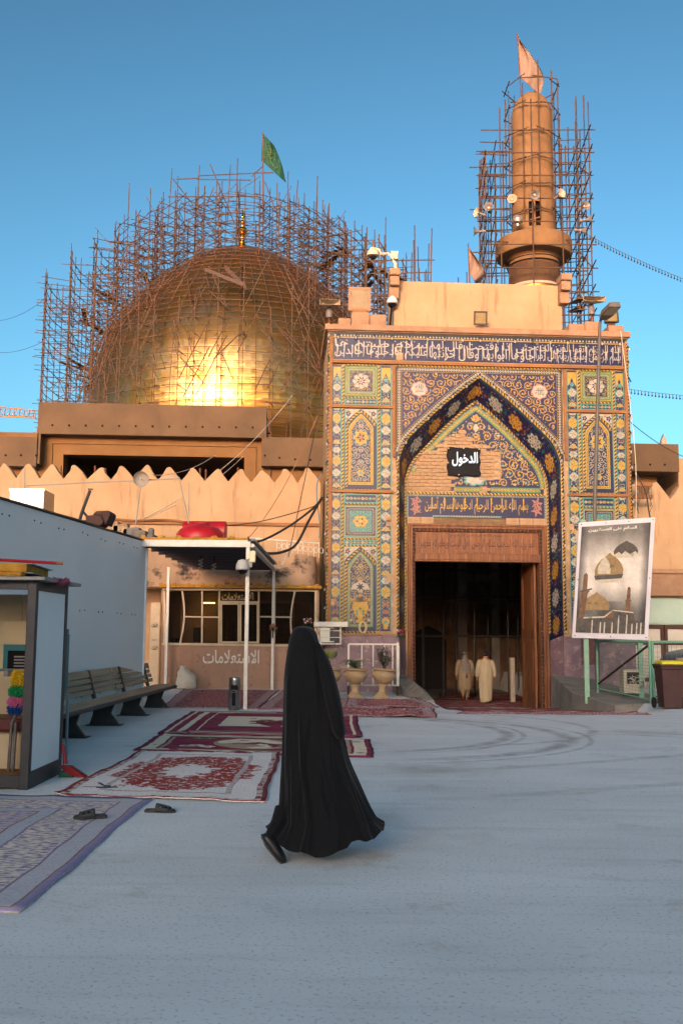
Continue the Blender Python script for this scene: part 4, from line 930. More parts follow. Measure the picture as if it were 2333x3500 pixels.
mb = MB(); mb.box(o0.x - 1, o1.x + 1, d1 + 7.6, d1 + 7.8, 2, top); mb.box(o0.x - 0.3, o0.x - 0.1, d1 + 0.8, d1 + 7.6, 2, top); mb.box(o1.x + 0.1, o1.x + 0.3, d1 + 0.8, d1 + 7.6, 2, top); mb.box(o0.x, o1.x, d1 + 0.8, d1 + 7.6, o0.z + 0.3, o0.z + 0.4); mb.box(o0.x, o1.x, d1 + 0.1, d1 + 7.6, 4.0, 4.1)
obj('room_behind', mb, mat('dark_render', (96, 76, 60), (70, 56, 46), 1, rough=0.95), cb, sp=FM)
dh = MB(); dh.lathe([(0.045, -0.02), (0.045, 0.02)], 8, M=Matrix.Rotation(math.pi / 2, 3, 'X')); h0 = None
for u, v in [(128 + 57 * (i + 0.9), 1453 + i * 0.7) for i in range(13)] + [(20, 1556), (72, 1556), (124, 1557)] + [(905, 1557), (955, 1565), (1008, 1570), (1060, 1572)]:
    q = fb(u, v, BD); lc = FM.inverted() @ F(q.x, BD, q.z); lc = (q.x + 6, 0.0 - 0.006, q.z)
    if h0 is None: h0 = obj('tie_hole', dh, m_dark, cb, local=True); h0.location = lc
    else: inst(h0, cb, lc)
for u, v0, v1 in ((207, 1592, 1625), (322, 1592, 1655), (358, 1600, 1650), (405, 1628, 1660), (508, 1595, 1655), (682, 1600, 1640), (702, 1605, 1650), (812, 1598, 1650), (828, 1606, 1650)):
    p, q = fac(u, v1 + 20, 8.2), fac(u + 1, v0, 8.2); mb = MB(); mb.tube((p.x, 8.2, 5.5), (p.x, 8.2, q.z), 0.035, 6); obj('prop', mb, m_pipe, cb, sp=FM)
rb = thing('concrete_building', 'raw brown concrete parapet with an arched gap to the right of the gateway', 'building', F(12, 7, 0), FA)
p, q = fac(2155, 1610, 7.0), fac(2318, 1518, 7.0); mb = MB(); mb.box(p.x - 0.6, q.x, 7.0, 12, p.z, q.z); obj('parapet', mb, m_raw, rb, sp=FM, bevel=0.02)
mb = MB(); mb.box(p.x - 0.6, q.x - 0.5, 8.0, 12, 2, p.z); obj('storey_wall', mb, m_raw2, rb, sp=FM)
p2, q2 = fac(2318, 1640, 8.0), fac(2420, 1568, 8.0); mb = MB(); mb.box(p2.x, q2.x + 3, 8.0, 12, 2, q2.z); obj('side_block', mb, m_plaster, rb, sp=FM, bevel=0.02)
mb = MB(); q = fac(2266, 1518, 9.5); mb.plate([(q.x - .14, q.z - .3), (q.x + .14, q.z - .3), (q.x + .12, q.z + .1), (q.x, q.z + 0.4), (q.x - .12, q.z + .1)], 9.4, 9.6); obj('finial', mb, m_pale, rb, sp=FM)
for u in (2168, 2220, 2270):
    q = fac(u, 1588, 7.0); mb = MB(); mb.tube((q.x, 6.96, q.z), (q.x, 7.02, q.z), 0.04, 8); obj('tie_hole', mb, m_dark, rb, sp=FM)

# unseen houses across the square; the tall block is sized to shade the yard
m_house = mat('street_plaster', (196, 168, 136), (176, 148, 118), 0.6, rough=0.9, bump=0.3, bscale=6)
def house(x0, x1, y0, y1, h, label):
    t = thing('town_house', label, 'house', ((x0 + x1) / 2, y1, 0))
    mb = MB(); mb.box(x0, x1, y0, y1, -0.3, h - 0.5); obj('wall', mb, m_house, t, bevel=0.03)
    mb = MB(); mb.box(x0 - 0.15, x1 + 0.15, y0 - .15, y1 + 0.15, h - 0.5, h); obj('roof_parapet', mb, m_stone, t, bevel=0.03)
    k = int((x1 - x0) / 4)
    for i in range(k):
        for z in [q for q in (1.2, 4.6, 8.0, 11.4, 14.8) if q + 2 < h]:
            c = x0 + (i + 0.5) * (x1 - x0) / k; mb = MB(); mb.box(c - 0.6, c + 0.6, y1 - 0.02, y1 + 0.05, z, z + 1.6); w = obj('window', mb, m_frame_br, t)
            mb = MB(); mb.box(c - 0.52, c + 0.52, y1 + 0.045, y1 + 0.06, z + 0.08, z + 1.52); obj('pane', mb, m_dark, w)
hx = -120; hs_ = [7.4, 8.2, 20.9, 8.9, 7.0, 8.6, 7.5]
for i, w in enumerate((40, 34, 46, 32, 34, 28, 36)):
    house(hx, hx + w - 0.05, -95, -75, hs_[i], ['plain low plaster house across the square, west end', 'narrow low plaster house across the square beside the west end house', 'tall unseen plaster block across the square, sized to keep the low sun off the yard', 'low plaster house facing the gateway straight across the square', 'low plaster house across the square east of the middle one', 'narrow low plaster house across the square near the east end', 'low plaster house across the square, east end'][i]); hx += w

# grit and small stones scattered over the yard
gm_ = MB(); rg = random.Random(77)
for _ in range(2600):
    y = 4.0 + 18 * rg.random() ** 1.6; x = rg.uniform(-.42, .42) * y; s = rg.uniform(.0012, .0035) * (1.8 if rg.random() < .05 else 1) * min(1.6, y / 7)
    gm_.add([(x + s * a + rg.uniform(-.3, .3) * s, y + s * b + rg.uniform(-.3, .3) * s, .0005 + s * c * .8) for a, b, c in ((-1, 0, 0), (0, -1, 0), (1, 0, 0), (0, 1, 0), (0, 0, 1))], [(0, 1, 4), (1, 2, 4), (2, 3, 4), (3, 0, 4)])
obj('grit', gm_, mat('grit_stone', (150, 142, 130), (118, 112, 104), 30, rough=.95), fix=False, kind='stuff', label='small stones and grit scattered over the concrete yard', cat='gravel')
# ------------------------------------------------------------------ poles (unit tube, shared mesh)
_pu = MB(); _pu.tube((0, 0, 0), (0, 0, 1), 1, 6); POLE_ME = {}
def pole(parent, p, q, r=0.03, m=None, name='pole'):
    """one scaffold tube from p to q (world) as a part of its own"""
    m = m or m_pipe; p = Vector(p); q = Vector(q)
    if m.name not in POLE_ME:
        me = bpy.data.meshes.new('pole'); me.from_pydata(_pu.v, [], _pu.f); me.materials.append(m); me.polygons.foreach_set('use_smooth', [True] * len(me.polygons)); me.set_sharp_from_angle(angle=RAD(70)); POLE_ME[m.name] = me
    o = bpy.data.objects.new(name, POLE_ME[m.name]); COL.objects.link(o); o.parent = parent
    d = q - p; M = Matrix.Translation(p) @ d.to_track_quat('Z', 'Y').to_matrix().to_4x4() @ Matrix.Diagonal((r, r, d.length, 1))
    L = MW[parent.name].inverted() @ M; o.location = L.to_translation(); o.rotation_euler = L.to_euler(); o.scale = L.to_scale(); return o
def flag(name, label, outline, Y, m, m2, seed, emblem=True, pole_to=None, pr=0.03):
    """waving flag: outline = left edge points (u,v) then matching right edge points, top to bottom"""
    t = thing(name, label, 'flag', at(*pole_to, Y) if pole_to else at(*outline[0][-1], Y)); rg = random.Random(seed)
    L_, R_ = curve(outline[0], 6), curve(outline[1], 6); N = 14; rows = []
    for j in range(len(L_)):
        row = []
        for i in range(N + 1):
            s = i / N; u, v = lerp(L_[j][0], R_[j][0], s), lerp(L_[j][1], R_[j][1], s); d = 0.28 * math.sin(s * 7 + j * 0.35 + seed) * s + 0.1 * math.sin(s * 17 + j * .5) * s
            row.append(at(u, v, Y + d))
        rows.append(row)
    mb = MB(); mb.loft(rows, 0, closed=False); cl = obj('cloth', mb, m, t, smooth=60, solid=0.012, fix=False)
    if emblem:
        mb = MB(); k = len(rows)
        for q in range(7):
            ps = []
            s0, j0 = rg.uniform(0.2, 0.6), rg.uniform(0.25, 0.7); a = rg.uniform(0, 6.28)
            for i in range(9):
                s = min(max(s0 + 0.16 * math.cos(a + i * 0.55), 0.05), 0.92); j = min(max((j0 + 0.12 * math.sin(a + i * 0.55)) * (k - 1), 0), k - 2)
                r0 = rows[int(j)]; si = s * N; p = r0[int(si)].lerp(r0[min(int(si) + 1, N)], si - int(si)); p2 = rows[int(j) + 1][int(si)]; ps.append(p.lerp(p2, j - int(j)) + Vector((0, -0.025, 0)))
            mb.path(ps, 0.022, 4)
        obj('embroidery', mb, m2, cl)
    if pole_to: mbp = MB(); pole(t, at(*outline[0][0], Y) + Vector((0, 0, .1)), at(*pole_to, Y), pr, m_pipe, 'flagpole')
    return t

# ------------------------------------------------------------------ golden dome
DY, DU = 60.0, 812
def dz(v): return at(DU, v, DY).z
D0 = at(DU, 1600, DY)
def du(px, v): a = ray(DU + px, v); b = ray(DU, v); return abs(a.x / a.y - b.x / b.y) * DY * 0.995
DP = [(1605, 470), (1575, 487), (1530, 501), (1475, 509), (1430, 507), (1385, 502), (1340, 496), (1290, 485), (1230, 463), (1165, 427), (1110, 386), (1050, 333), (990, 272), (940, 210), (905, 160), (880, 112), (862, 66), (852, 26), (848, 10)]
DPR = [(du(px, v), dz(v)) for v, px in DP]
DC = curve(DPR, 5)
def rdome(z):
    for (r0, z0), (r1, z1) in zip(DC, DC[1:]):
        if z0 <= z <= z1: return lerp(r0, r1, (z - z0) / max(z1 - z0, 1e-6))
    return 0.0
def zdome(r):
    best = DC[0][1]
    for (r0, z0), (r1, z1) in zip(DC, DC[1:]):
        if z0 > dz(1480) and r1 <= r <= r0: return lerp(z0, z1, (r0 - r) / max(r0 - r1, 1e-6))
    return DC[-1][1] if r < 0.2 else None
m_gold = mat('gold_cladding', (222, 166, 86), (206, 146, 74), 0.7, rough=0.31, metal=0.97, c3=(200, 166, 118), s3=0.5, t3=(0.42, 0.68))
m_gold2 = mat('polished_gold', (230, 166, 60), rough=0.18, metal=1.0)
dome = thing('golden_dome', 'large golden onion dome of shining square plates wrapped in scaffolding', 'dome', (D0.x, DY, D0.z))
OD = Vector((D0.x, DY, 0))
mb = MB(); mb.lathe([(r * 0.985, z) for r, z in DC], 64, OD); obj('dome_shell', mb, mat('dome_base', (110, 80, 44), rough=0.6, metal=0.6), dome, smooth=60)
rg = random.Random(8); nrow = 44; zs_ = [DC[0][1]]
tot = Track([(r, z) for r, z in DC]); rest = MB(); NSEG = 92; made = 0
for k in range(nrow):
    (ra0, za0), (ra1, za1) = tot.pos(tot.len * k / nrow), tot.pos(tot.len * (k + 0.985) / nrow)
    n = max(10, int(NSEG * min(1, (ra0 / 8.0)))); w = 2 * math.pi / n
    if 9 <= k <= 15:
        tmb = MB(); tmb.add([(ra0 * math.cos(-w * .498), ra0 * math.sin(-w * .498), za0 - D0.z), (ra0 * math.cos(w * .498), ra0 * math.sin(w * .498), za0 - D0.z), (ra1 * math.cos(w * .498), ra1 * math.sin(w * .498), za1 - D0.z), (ra1 * math.cos(-w * .498), ra1 * math.sin(-w * .498), za1 - D0.z)], [(0, 1, 2, 3)]); tp = None
    for i in range(n):
        a = (i + 0.5) * w + (k % 2) * w / 2
        if 9 <= k <= 15 and abs(((a + math.pi / 2 + math.pi) % (2 * math.pi)) - math.pi) < 1.42 and made < 300:
            if tp is None: tp = obj('gold_plate', tmb, m_gold, dome, local=True, fix=False); tp.rotation_euler = (0, 0, a)
            else: inst(tp, dome, (0, 0, 0), (rg.uniform(-.0009, .0009), rg.uniform(-.0009, .0009), a))
            made += 1; continue
        vs = []
        for rr, zz, s in ((ra0, za0, -1), (ra0, za0, 1), (ra1, za1, 1), (ra1, za1, -1)):
            jj = rg.uniform(-.008, .008); vs.append(OD + Vector(((rr + jj) * math.cos(a + s * w * .498), (rr + jj) * math.sin(a + s * w * .498), zz)))
        rest.add(vs, [(0, 1, 2, 3)])
obj('gold_plates', rest, m_gold, dome, fix=False, kind='stuff')
mb = MB(); zf = DC[-1][1]; h = dz(715) - zf
mb.lathe([(0.5, zf - 0.1), (0.36, zf + 0.1), (0.16, zf + 0.35)] + [q for c, r in ((0.14, .2), (0.26, .17), (0.44, .34), (0.66, .18), (0.8, .13)) for q in ((0.06, zf + h * c - r), (r * .8, zf + h * c - r * .5), (r, zf + h * c), (r * .8, zf + h * c + r * .5), (0.06, zf + h * c + r))] + [(0.02, zf + h)], 14, OD)
obj('finial', mb, m_gold2, dome, smooth=50)
mb = MB(); zb = DC[0][1]; rb_ = DC[0][0]
mb.lathe([(rb_ * 0.97, zb - 2.5), (rb_ * 0.97, zb - 0.9), (rb_ * 1.03, zb - 0.85), (rb_ * 1.03, zb - 0.65), (rb_ * 0.98, zb - 0.6), (rb_ * 0.98, zb - 0.15), (rb_ * 1.02, zb - 0.1), (rb_ * 1.02, zb)], 64, OD)
obj('drum', mb, mat('drum_gold', (186, 128, 62), (160, 104, 50), 1.5, rough=0.42, metal=0.85), dome, smooth=30)

# scaffold cage round the dome
m_rust = mat('rust_tube', (88, 66, 48), (62, 47, 36), 3, rough=0.85)
m_plank = mat('old_plank', (110, 78, 50), (84, 58, 38), 3, rough=0.9, stretch=(0.3, 1, 1))
scf = thing('dome_scaffold', 'dense cage of rusty scaffold tubes wrapped round the golden dome', 'scaffolding', (D0.x, DY, dz(1600)))
ENV = [(0.0, dz(655)), (2.6, dz(690)), (5.0, dz(725)), (7.4, dz(800)), (9.6, dz(880)), (11.8, dz(990)), (13, dz(1050))]
def env(r):
    for (r0, z0), (r1, z1) in zip(ENV, ENV[1:]):
        if r0 <= r <= r1: return lerp(z0, z1, (r - r0) / (r1 - r0))
    return ENV[-1][1]
zfloor = dz(1600); rings = [1.7, 3.0, 4.2, 5.4, 6.6, 7.8, 9.0, 10.3, 11.7]; LV = 0.56; rest = MB(); stand = []
def PT(r, a, z): return Vector((D0.x + r * math.cos(a), DY + r * math.sin(a), z))
grid = {}
def dip(r, a): return max(0, -math.sin(a)) * r * 0.2
def front(r, a): return r > 4.8 and abs(((a + math.pi / 2 + math.pi) % (2 * math.pi)) - math.pi) < (1.12 if r > 9.5 else 1.0 if r > 8.5 else 0.55)
for i, r in enumerate(rings):
    n = int(2 * math.pi * r / 1.2); lo = zfloor if r > DPR[3][0] + 0.1 else (zdome(r) or zfloor) + 0.1
    for j in range(n):
        a = 2 * math.pi * j / n + 0.13 * i + rg.uniform(-.02, .02); hi = env(r) - dip(r, a) + rg.uniform(-0.3, 0.9) + (1.6 if rg.random() < .08 else 0)
        if front(r, a): hi = lo
        else: stand.append((PT(r, a, lo), PT(r, a, hi)))
        grid[i, j] = (a, lo, hi)
    nl = int((env(r) - lo) / LV) + 1
    for l in range(nl + 1):
        z = lo + 0.3 + l * LV
        for j in range(n):
            a0 = grid[i, j][0]; a1 = grid[i, (j + 1) % n][0]
            if rg.random() < 0.1 or z > env(r) - dip(r, a0) + 0.1 or front(r, a0) or front(r, a1): continue
            p, q = PT(r, a0, z + rg.uniform(-.08, .08)), PT(r, a1, z + rg.uniform(-.08, .08)); e = (q - p).normalized() * rg.uniform(0.05, 0.5)
            rest.tube(p - e, q + e, 0.022, 4, caps=False)
            if rg.random() < 0.07: q2 = PT(r, a1, z + LV * 2 + rg.uniform(-.1, .1)); rest.tube(p, q2, 0.022, 4, caps=False)
for i, r in enumerate(rings[:-1]):
    n = int(2 * math.pi * r / 1.2); r2 = rings[i + 1]
    for j in range(n):
        a, lo, hi = grid[i, j]; z = lo + 0.35
        while z < min(hi, env(r2) - dip(r2, a)):
            if front(r2, a): break
            if rg.random() < 0.7: rest.tube(PT(r - rg.uniform(.1, .5), a, z), PT(r2 + rg.uniform(.1, .6), a + rg.uniform(-.02, .02), z + rg.uniform(-.1, .1)), 0.022, 4, caps=False)
            if rg.random() < 0.10: rest.tube(PT(r, a, z), PT(r2, a, z + 1.3 * rg.choice((-1, 1))), 0.022, 4, caps=False)
            z += LV * (1 if i > 4 else 1.0)
# hoops and struts hugging the face of the dome
z = zfloor + 0.4
while z < dz(905):
    r = rdome(z) + 0.22; n = max(10, int(2 * math.pi * r / 1.6))
    for j in range(n):
        if rg.random() < 0.06: continue
        a0, a1 = 2 * math.pi * j / n, 2 * math.pi * (j + 1.15) / n; rest.tube(PT(r, a0, z + rg.uniform(-.05, .05)), PT(r, a1, z + rg.uniform(-.05, .05)), 0.019, 4, caps=False)
    z += 0.42
for j in range(64):                                                # ribs that follow the curve
    a = 2 * math.pi * j / 64; zt = rg.uniform(dz(1000), dz(880)); k = 10
    zz = [lerp(zfloor, zt, t / k) for t in range(k + 1)]
    for z0, z1 in zip(zz, zz[1:]): rest.tube(PT(rdome(z0) + .26, a, z0), PT(rdome(z1) + .26, a, z1), 0.022, 4, caps=False)
for _ in range(60):                                               # raking tubes on the front
    z0 = rg.uniform(dz(1470), dz(1120)); a = -math.pi / 2 + rg.uniform(-1.4, 1.4); r = rdome(z0) + 0.3; z1 = z0 + rg.uniform(1.2, 2.6)
    rest.tube(PT(r + 0.5, a + rg.choice((-.16, .16, .1)), z0), PT(rdome(min(z1, dz(860))) + .35, a, z1), 0.03, 4, caps=False)
for q in range(17):                                               # straight standards and long rakers before the face
    a = -math.pi / 2 + lerp(-1.0, 1.0, q / 16) + rg.uniform(-.02, .02); r = 9.75; Yf = DY + r * math.sin(a); zt3 = at(812, rg.uniform(880, 1120), Yf).z
    rest.tube(PT(r, a, zfloor), PT(r, a, zt3), .028, 4)
    z = zfloor + 1
    while z < zt3 - .4:
        if rg.random() < .8: rest.tube(PT(r, a, z), PT(max(rdome(z), .5) + .2, a + rg.uniform(-.04, .04), z + rg.uniform(-.2, .2)), .022, 4, caps=False)
        if rg.random() < .5: rest.tube(PT(r, a - .02, z), PT(r, a + .15, z + rg.uniform(-.1, .1)), .022, 4, caps=False)
        z += .9
for _ in range(46):
    z0 = rg.uniform(dz(1560), dz(1180)); a = -math.pi / 2 + rg.uniform(-1.0, 1.0); s = rg.choice((-1, 1, 1)); L3 = rg.uniform(2.0, 4.5); z1 = z0 + L3 * .9; da = s * L3 * .4 / 9.5
    rest.tube(PT(9.7, a, z0), PT(max(9.3, 0), a + da, z1), .03, 4)
obj('ledgers_and_braces', rest, m_rust, scf, fix=False, kind='stuff')
stand.sort(key=lambda s: s[0].y)
more = MB()
for k, (p, q) in enumerate(stand):
    if k < 284: pole(scf, p, q, 0.03, m_rust, 'standard')
    else: more.tube(p, q, 0.03, 4)
obj('back_standards', more, m_rust, scf, fix=False, kind='stuff')
for a, b in (((588, 575), (572, 790)), ((682, 565), (668, 770)), ((787, 562), (776, 770)), ((718, 560), (800, 760)), ((600, 612), (680, 608)), ((672, 612), (858, 615)), ((575, 672), (880, 670)), ((590, 610), (660, 700)), ((870, 585), (868, 760)), ((898, 560), (903, 760)), ((905, 620), (960, 770)), ((860, 602), (898, 566)), ((880, 590), (935, 590)), ((1018, 615), (1005, 780)), ((960, 690), (950, 790)), ((730, 640), (690, 740)), ((680, 600), (930, 588)), ((1085, 600), (1078, 800)) ):
    pole(scf, at(*a, DY - 1), at(*b, DY - 1), 0.032, m_rust, 'standard')
for a, b, w in (((700, 920), (838, 975), .1), ((768, 912), (842, 985), .14), ((815, 1115), (840, 1150), .1)):
    p, q = at(*a, DY - 8.4), at(*b, DY - 8.8); mb = MB(); d = (q - p).normalized(); s = Vector((0, 0, 1)) * w; mb.add([p - s, p + s, q + s, q - s, p - s + Vector((0, .05, 0)), p + s + Vector((0, .05, 0)), q + s + Vector((0, .05, 0)), q - s + Vector((0, .05, 0))], [(0, 1, 2, 3), (7, 6, 5, 4), (0, 3, 7, 4), (1, 5, 6, 2), (0, 4, 5, 1), (3, 2, 6, 7)]); obj('plank', mb, m_wood_d, scf)
for r, zc, a0, n in ((10.2, dz(1080), 2.6, 10), (9.0, dz(985), 2.5, 10), (7.4, dz(905), 2.3, 10), (10.2, dz(1240), 2.8, 6), (9.6, dz(1000), -0.1, 8), (8.2, dz(935), 0.0, 8), (6, dz(865), 0.2, 8)):
    for k in range(n):                                             # working decks of loose boards
        a = a0 + (k - n / 2) * 0.09; p = PT(r, a, zc + rg.uniform(-.2, .2)); q = PT(r + rg.uniform(-1, 1), a + rg.uniform(.12, .3), zc + rg.uniform(-.3, .3)); d = (q - p).normalized(); s = d.cross(Vector((0, 0, 1))).normalized() * 0.14; u_ = Vector((0, 0, .04))
        mb = MB(); mb.add([p - s, p + s, q + s, q - s, p - s + u_, p + s + u_, q + s + u_, q - s + u_], [(3, 2, 1, 0), (4, 5, 6, 7), (0, 1, 5, 4), (1, 2, 6, 5), (2, 3, 7, 6), (3, 0, 4, 7)]); obj('deck_board', mb, m_plank, scf)
m_gflag = mat('green_flag_cloth', (14, 72, 54), (10, 58, 44), 3, rough=0.8); m_gemb = mat('gold_embroidery', (62, 84, 44), rough=0.7)
flag('green_flag', 'dark green flag with gold lettering flying above the dome scaffold', ([(898, 456), (895, 500), (893, 547)], [(938, 498), (962, 560), (977, 624)]), DY - 1, m_gflag, m_gemb, 2, pole_to=(898, 760))

# ------------------------------------------------------------------ minaret
MY = 50.0; m_min = mat('minaret_render', (126, 97, 64), (108, 82, 54), 1.2, rough=0.95, bump=0.6, bscale=14, c3=(98, 70, 46), s3=2.5, t3=(0.58, 0.75))
m_min2 = mat('minaret_brick', (128, 96, 66), (108, 80, 54), 2, rough=0.95, bump=0.7, bscale=20)
MB0 = at(1826, 1000, MY); AX = Vector((MB0.x, MY, 0))
def mz(v): return at(1822, v, MY).z
def mf(v, o=1.25): return at(1822, v, MY - o).z
def mr(px, v): a, b = ray(1822 + px, v), ray(1822, v); return abs(a.x / a.y - b.x / b.y) * MY
mn = thing('minaret', 'tall bare minaret with ring balcony and rounded top inside a scaffold', 'minaret', (AX.x, MY, 6.0))
mb = MB(); n = 48; prof = [(mr(74, 760), mf(790)), (mr(74, 760), mf(766)), (mr(74, 740), mf(682)), (mr(73, 700), mf(660)), (mr(70, 500), mz(500)), (mr(69, 420), mz(410)), (mr(69, 410), mz(392)), (mr(62, 370), mz(368)), (mr(50, 350), mz(346)), (mr(30, 330), mz(328)), (mr(4, 320), mz(321))]
vs = [AX + Vector((r * math.cos(2 * math.pi * i / n), r * math.sin(2 * math.pi * i / n), z)) for r, z in prof for i in range(n)]
fs = [(k * n + i, k * n + (i + 1) % n, (k + 1) * n + (i + 1) % n, (k + 1) * n + i) for k in range(len(prof) - 1) for i in range(n) if not (k == 1 and 33 <= i <= 36)]
mb.add(vs, fs); obj('shaft', mb, m_min, mn, smooth=40)
mb = MB(); r = mr(58, 700); mb.lathe([(r, mf(795)), (r, mf(640))], 32, AX); obj('dark_liner', mb, m_dark, mn, smooth=40)  # near-black liner stands in for the shade inside the window opening
mb = MB(); r = mr(75, 720); aa = 2 * math.pi * 35 / n; mb.tube(AX + Vector((r * math.cos(aa), r * math.sin(aa), mf(768))), AX + Vector((r * math.cos(aa), r * math.sin(aa), mf(680))), 0.05, 6)
for v in (720, 745): mb.tube(AX + Vector((r * math.cos(aa - .2), r * math.sin(aa - .2), mf(v))), AX + Vector((r * math.cos(aa + .25), r * math.sin(aa + .25), mf(v - 8))), 0.03, 5)
obj('window_prop', mb, m_timber, mn)
mb = MB(); mb.lathe([(mr(84, 850), mf(862)), (mr(90, 840), mf(846, 1.6)), (mr(124, 830), mf(836, 1.9)), (mr(127, 820), mf(830, 1.95)), (mr(127, 810), mf(782, 1.95)), (mr(124, 800), mf(778, 1.9)), (mr(70, 790), mf(774, 1.2))], 48, AX); obj('balcony', mb, m_min, mn, smooth=35)
mb = MB(); mb.lathe([(mr(86, 1000), mf(1080)), (mr(86, 960), mf(960)), (mr(85, 900), mf(886))], 48, AX); obj('lower_shaft', mb, m_min2, mn, smooth=40)
mb = MB(); mb.lathe([(mr(85, 880), mf(885)), (mr(83, 870), mf(855))], 48, AX); obj('plain_collar', mb, m_min, mn, smooth=40)
for v, w in ((884, 4), (868, 0)):
    mb = MB(); r = mr(86 + w, 880); mb.path([AX + Vector((r * math.cos(t * math.pi / 24), r * math.sin(t * math.pi / 24), mf(v))) for t in range(48)], 0.035 if w else 0.02, 6, closed=True); obj('steel_hoop', mb, m_dark, mn, smooth=60)
mb = MB()
for k in range(30):
    z = lerp(mf(962), mf(890), k / 29); r = mr(87, 920); mb.path([AX + Vector((r * math.cos(t * math.pi / 30 + math.pi), r * math.sin(t * math.pi / 30 + math.pi), z)) for t in range(31)], 0.008, 3)
for t in range(60):
    a = math.pi + t * math.pi / 59; r = mr(87, 920); mb.tube(AX + Vector((r * math.cos(a), r * math.sin(a), mf(962))), AX + Vector((r * math.cos(a), r * math.sin(a), mf(890))), 0.008, 3, caps=False)
obj('wire_mesh', mb, m_rust, mn, fix=False, kind='stuff')
mb = MB(); mb.lathe([(mr(88, 1000), mf(1050)), (mr(88, 990), mf(966))], 40, AX); obj('gold_base', mb, mat('base_gold', (196, 136, 62), (170, 112, 50), 2, rough=.4, metal=.8), mn, smooth=40)
mb = MB(); mb.lathe([(mr(92, 990), mf(968)), (mr(91, 985), mf(960)), (mr(87, 985), mf(957))], 40, AX); obj('broken_edge', mb, m_pale, mn, smooth=40)

msc = thing('minaret_scaffold', 'square tower of dark scaffold tubes built round the minaret', 'scaffolding', (AX.x, MY, 6.0))
rg = random.Random(31); zb = mz(1150); LVm = 1.22; ca, sa = math.cos(RAD(-4)), math.sin(RAD(-4))
def MP(x, y, z): return Vector((AX.x + x * ca - y * sa, MY + x * sa + y * ca, z))
X2 = 2.62; tops = {}
cols = [(-X2, -1.9), (-X2, -0.7), (-X2, 0.6), (-X2, 1.9), (-1.9, -2.3), (-1.75, 2.4), (X2, -1.9), (X2, -0.7), (X2, 0.6), (X2, 1.9), (1.9, 2.4), (-2.1, -1.3), (-2.1, 1.3), (2.1, -1.3), (2.1, 1.3), (-1.7, -0.2), (1.7, -0.2), (-2.35, 0.0), (2.35, 0.0), (-2.62, 2.6), (2.62, 2.6), (-0.32, -2.3), (-1.5, 0.4), (1.5, 0.4), (1.15, -2.3)]
for x, y in cols:
    front = y < -2
    zt = mz(470) + rg.uniform(-1.6, 0.4) if abs(x) > 2 else mz(430) + rg.uniform(-1.5, 1.0)
    if x > 2: zt += 2.0
    if abs(x + 0.32) < .01: zt = mz(415)
    if abs(x - 1.15) < .01: zt = mz(800)
    pole(msc, MP(x, y, zb), MP(x, y, zt), 0.034, m_rust, 'standard'); tops[x, y] = zt
l = 0; z = zb + 0.5
while z < mz(440):
    e = rg.uniform
    hi = z > mz(560)
    if z < mz(470):
        pole(msc, MP(-X2 - e(.15, .5), -1.95, z + .1), MP(X2 + e(.15, .7), -1.95, z - .05), 0.034, m_rust, 'ledger')
    if z < mz(480): pole(msc, MP(-X2 - e(.2, .6), 1.95, z), MP(X2 + e(.2, .6), 1.95, z + .05), 0.034, m_rust, 'ledger')
    for sx in (-1, 1):
        if z < tops[(sx * X2, 0.6)]: pole(msc, MP(sx * X2, -2.2 - e(.1, .8), z + e(-.06, .06)), MP(sx * X2, 2.2 + e(.1, .7), z + e(-.06, .06)), 0.034, m_rust, 'ledger')
        for y in (-0.7, 0.6):
            if z < mz(500): pole(msc, MP(sx * (X2 + e(.1, .4)), y, z + .1), MP(sx * (1.15 + e(0, .2)), y, z + e(-.05, .1)), 0.03, m_rust, 'transom')
    for yy in (-1.3, 1.3):
        if z < mz(540) and l % 2: pole(msc, MP(-X2 - e(.1, .5), yy, z + .5), MP(-1.2, yy, z + .45), 0.03, m_rust, 'transom'); pole(msc, MP(1.2, yy, z + .5), MP(X2 + e(.1, .5), yy, z + .52), 0.03, m_rust, 'transom')
    for sx in (-1, 1):
        if z < mz(520): pole(msc, MP(sx * 2.1, -1.9 - e(.1, .5), z + .55), MP(sx * 2.1, 2.0 + e(.1, .6), z + .6), 0.03, m_rust, 'ledger')
    if l % 2 == 0 and z < mz(520):
        for sx in (-1, 1): pole(msc, MP(sx * X2, -1.9, z), MP(sx * X2, 1.9, z + 2 * LVm), 0.034, m_rust, 'brace')
    z += LVm; l += 1
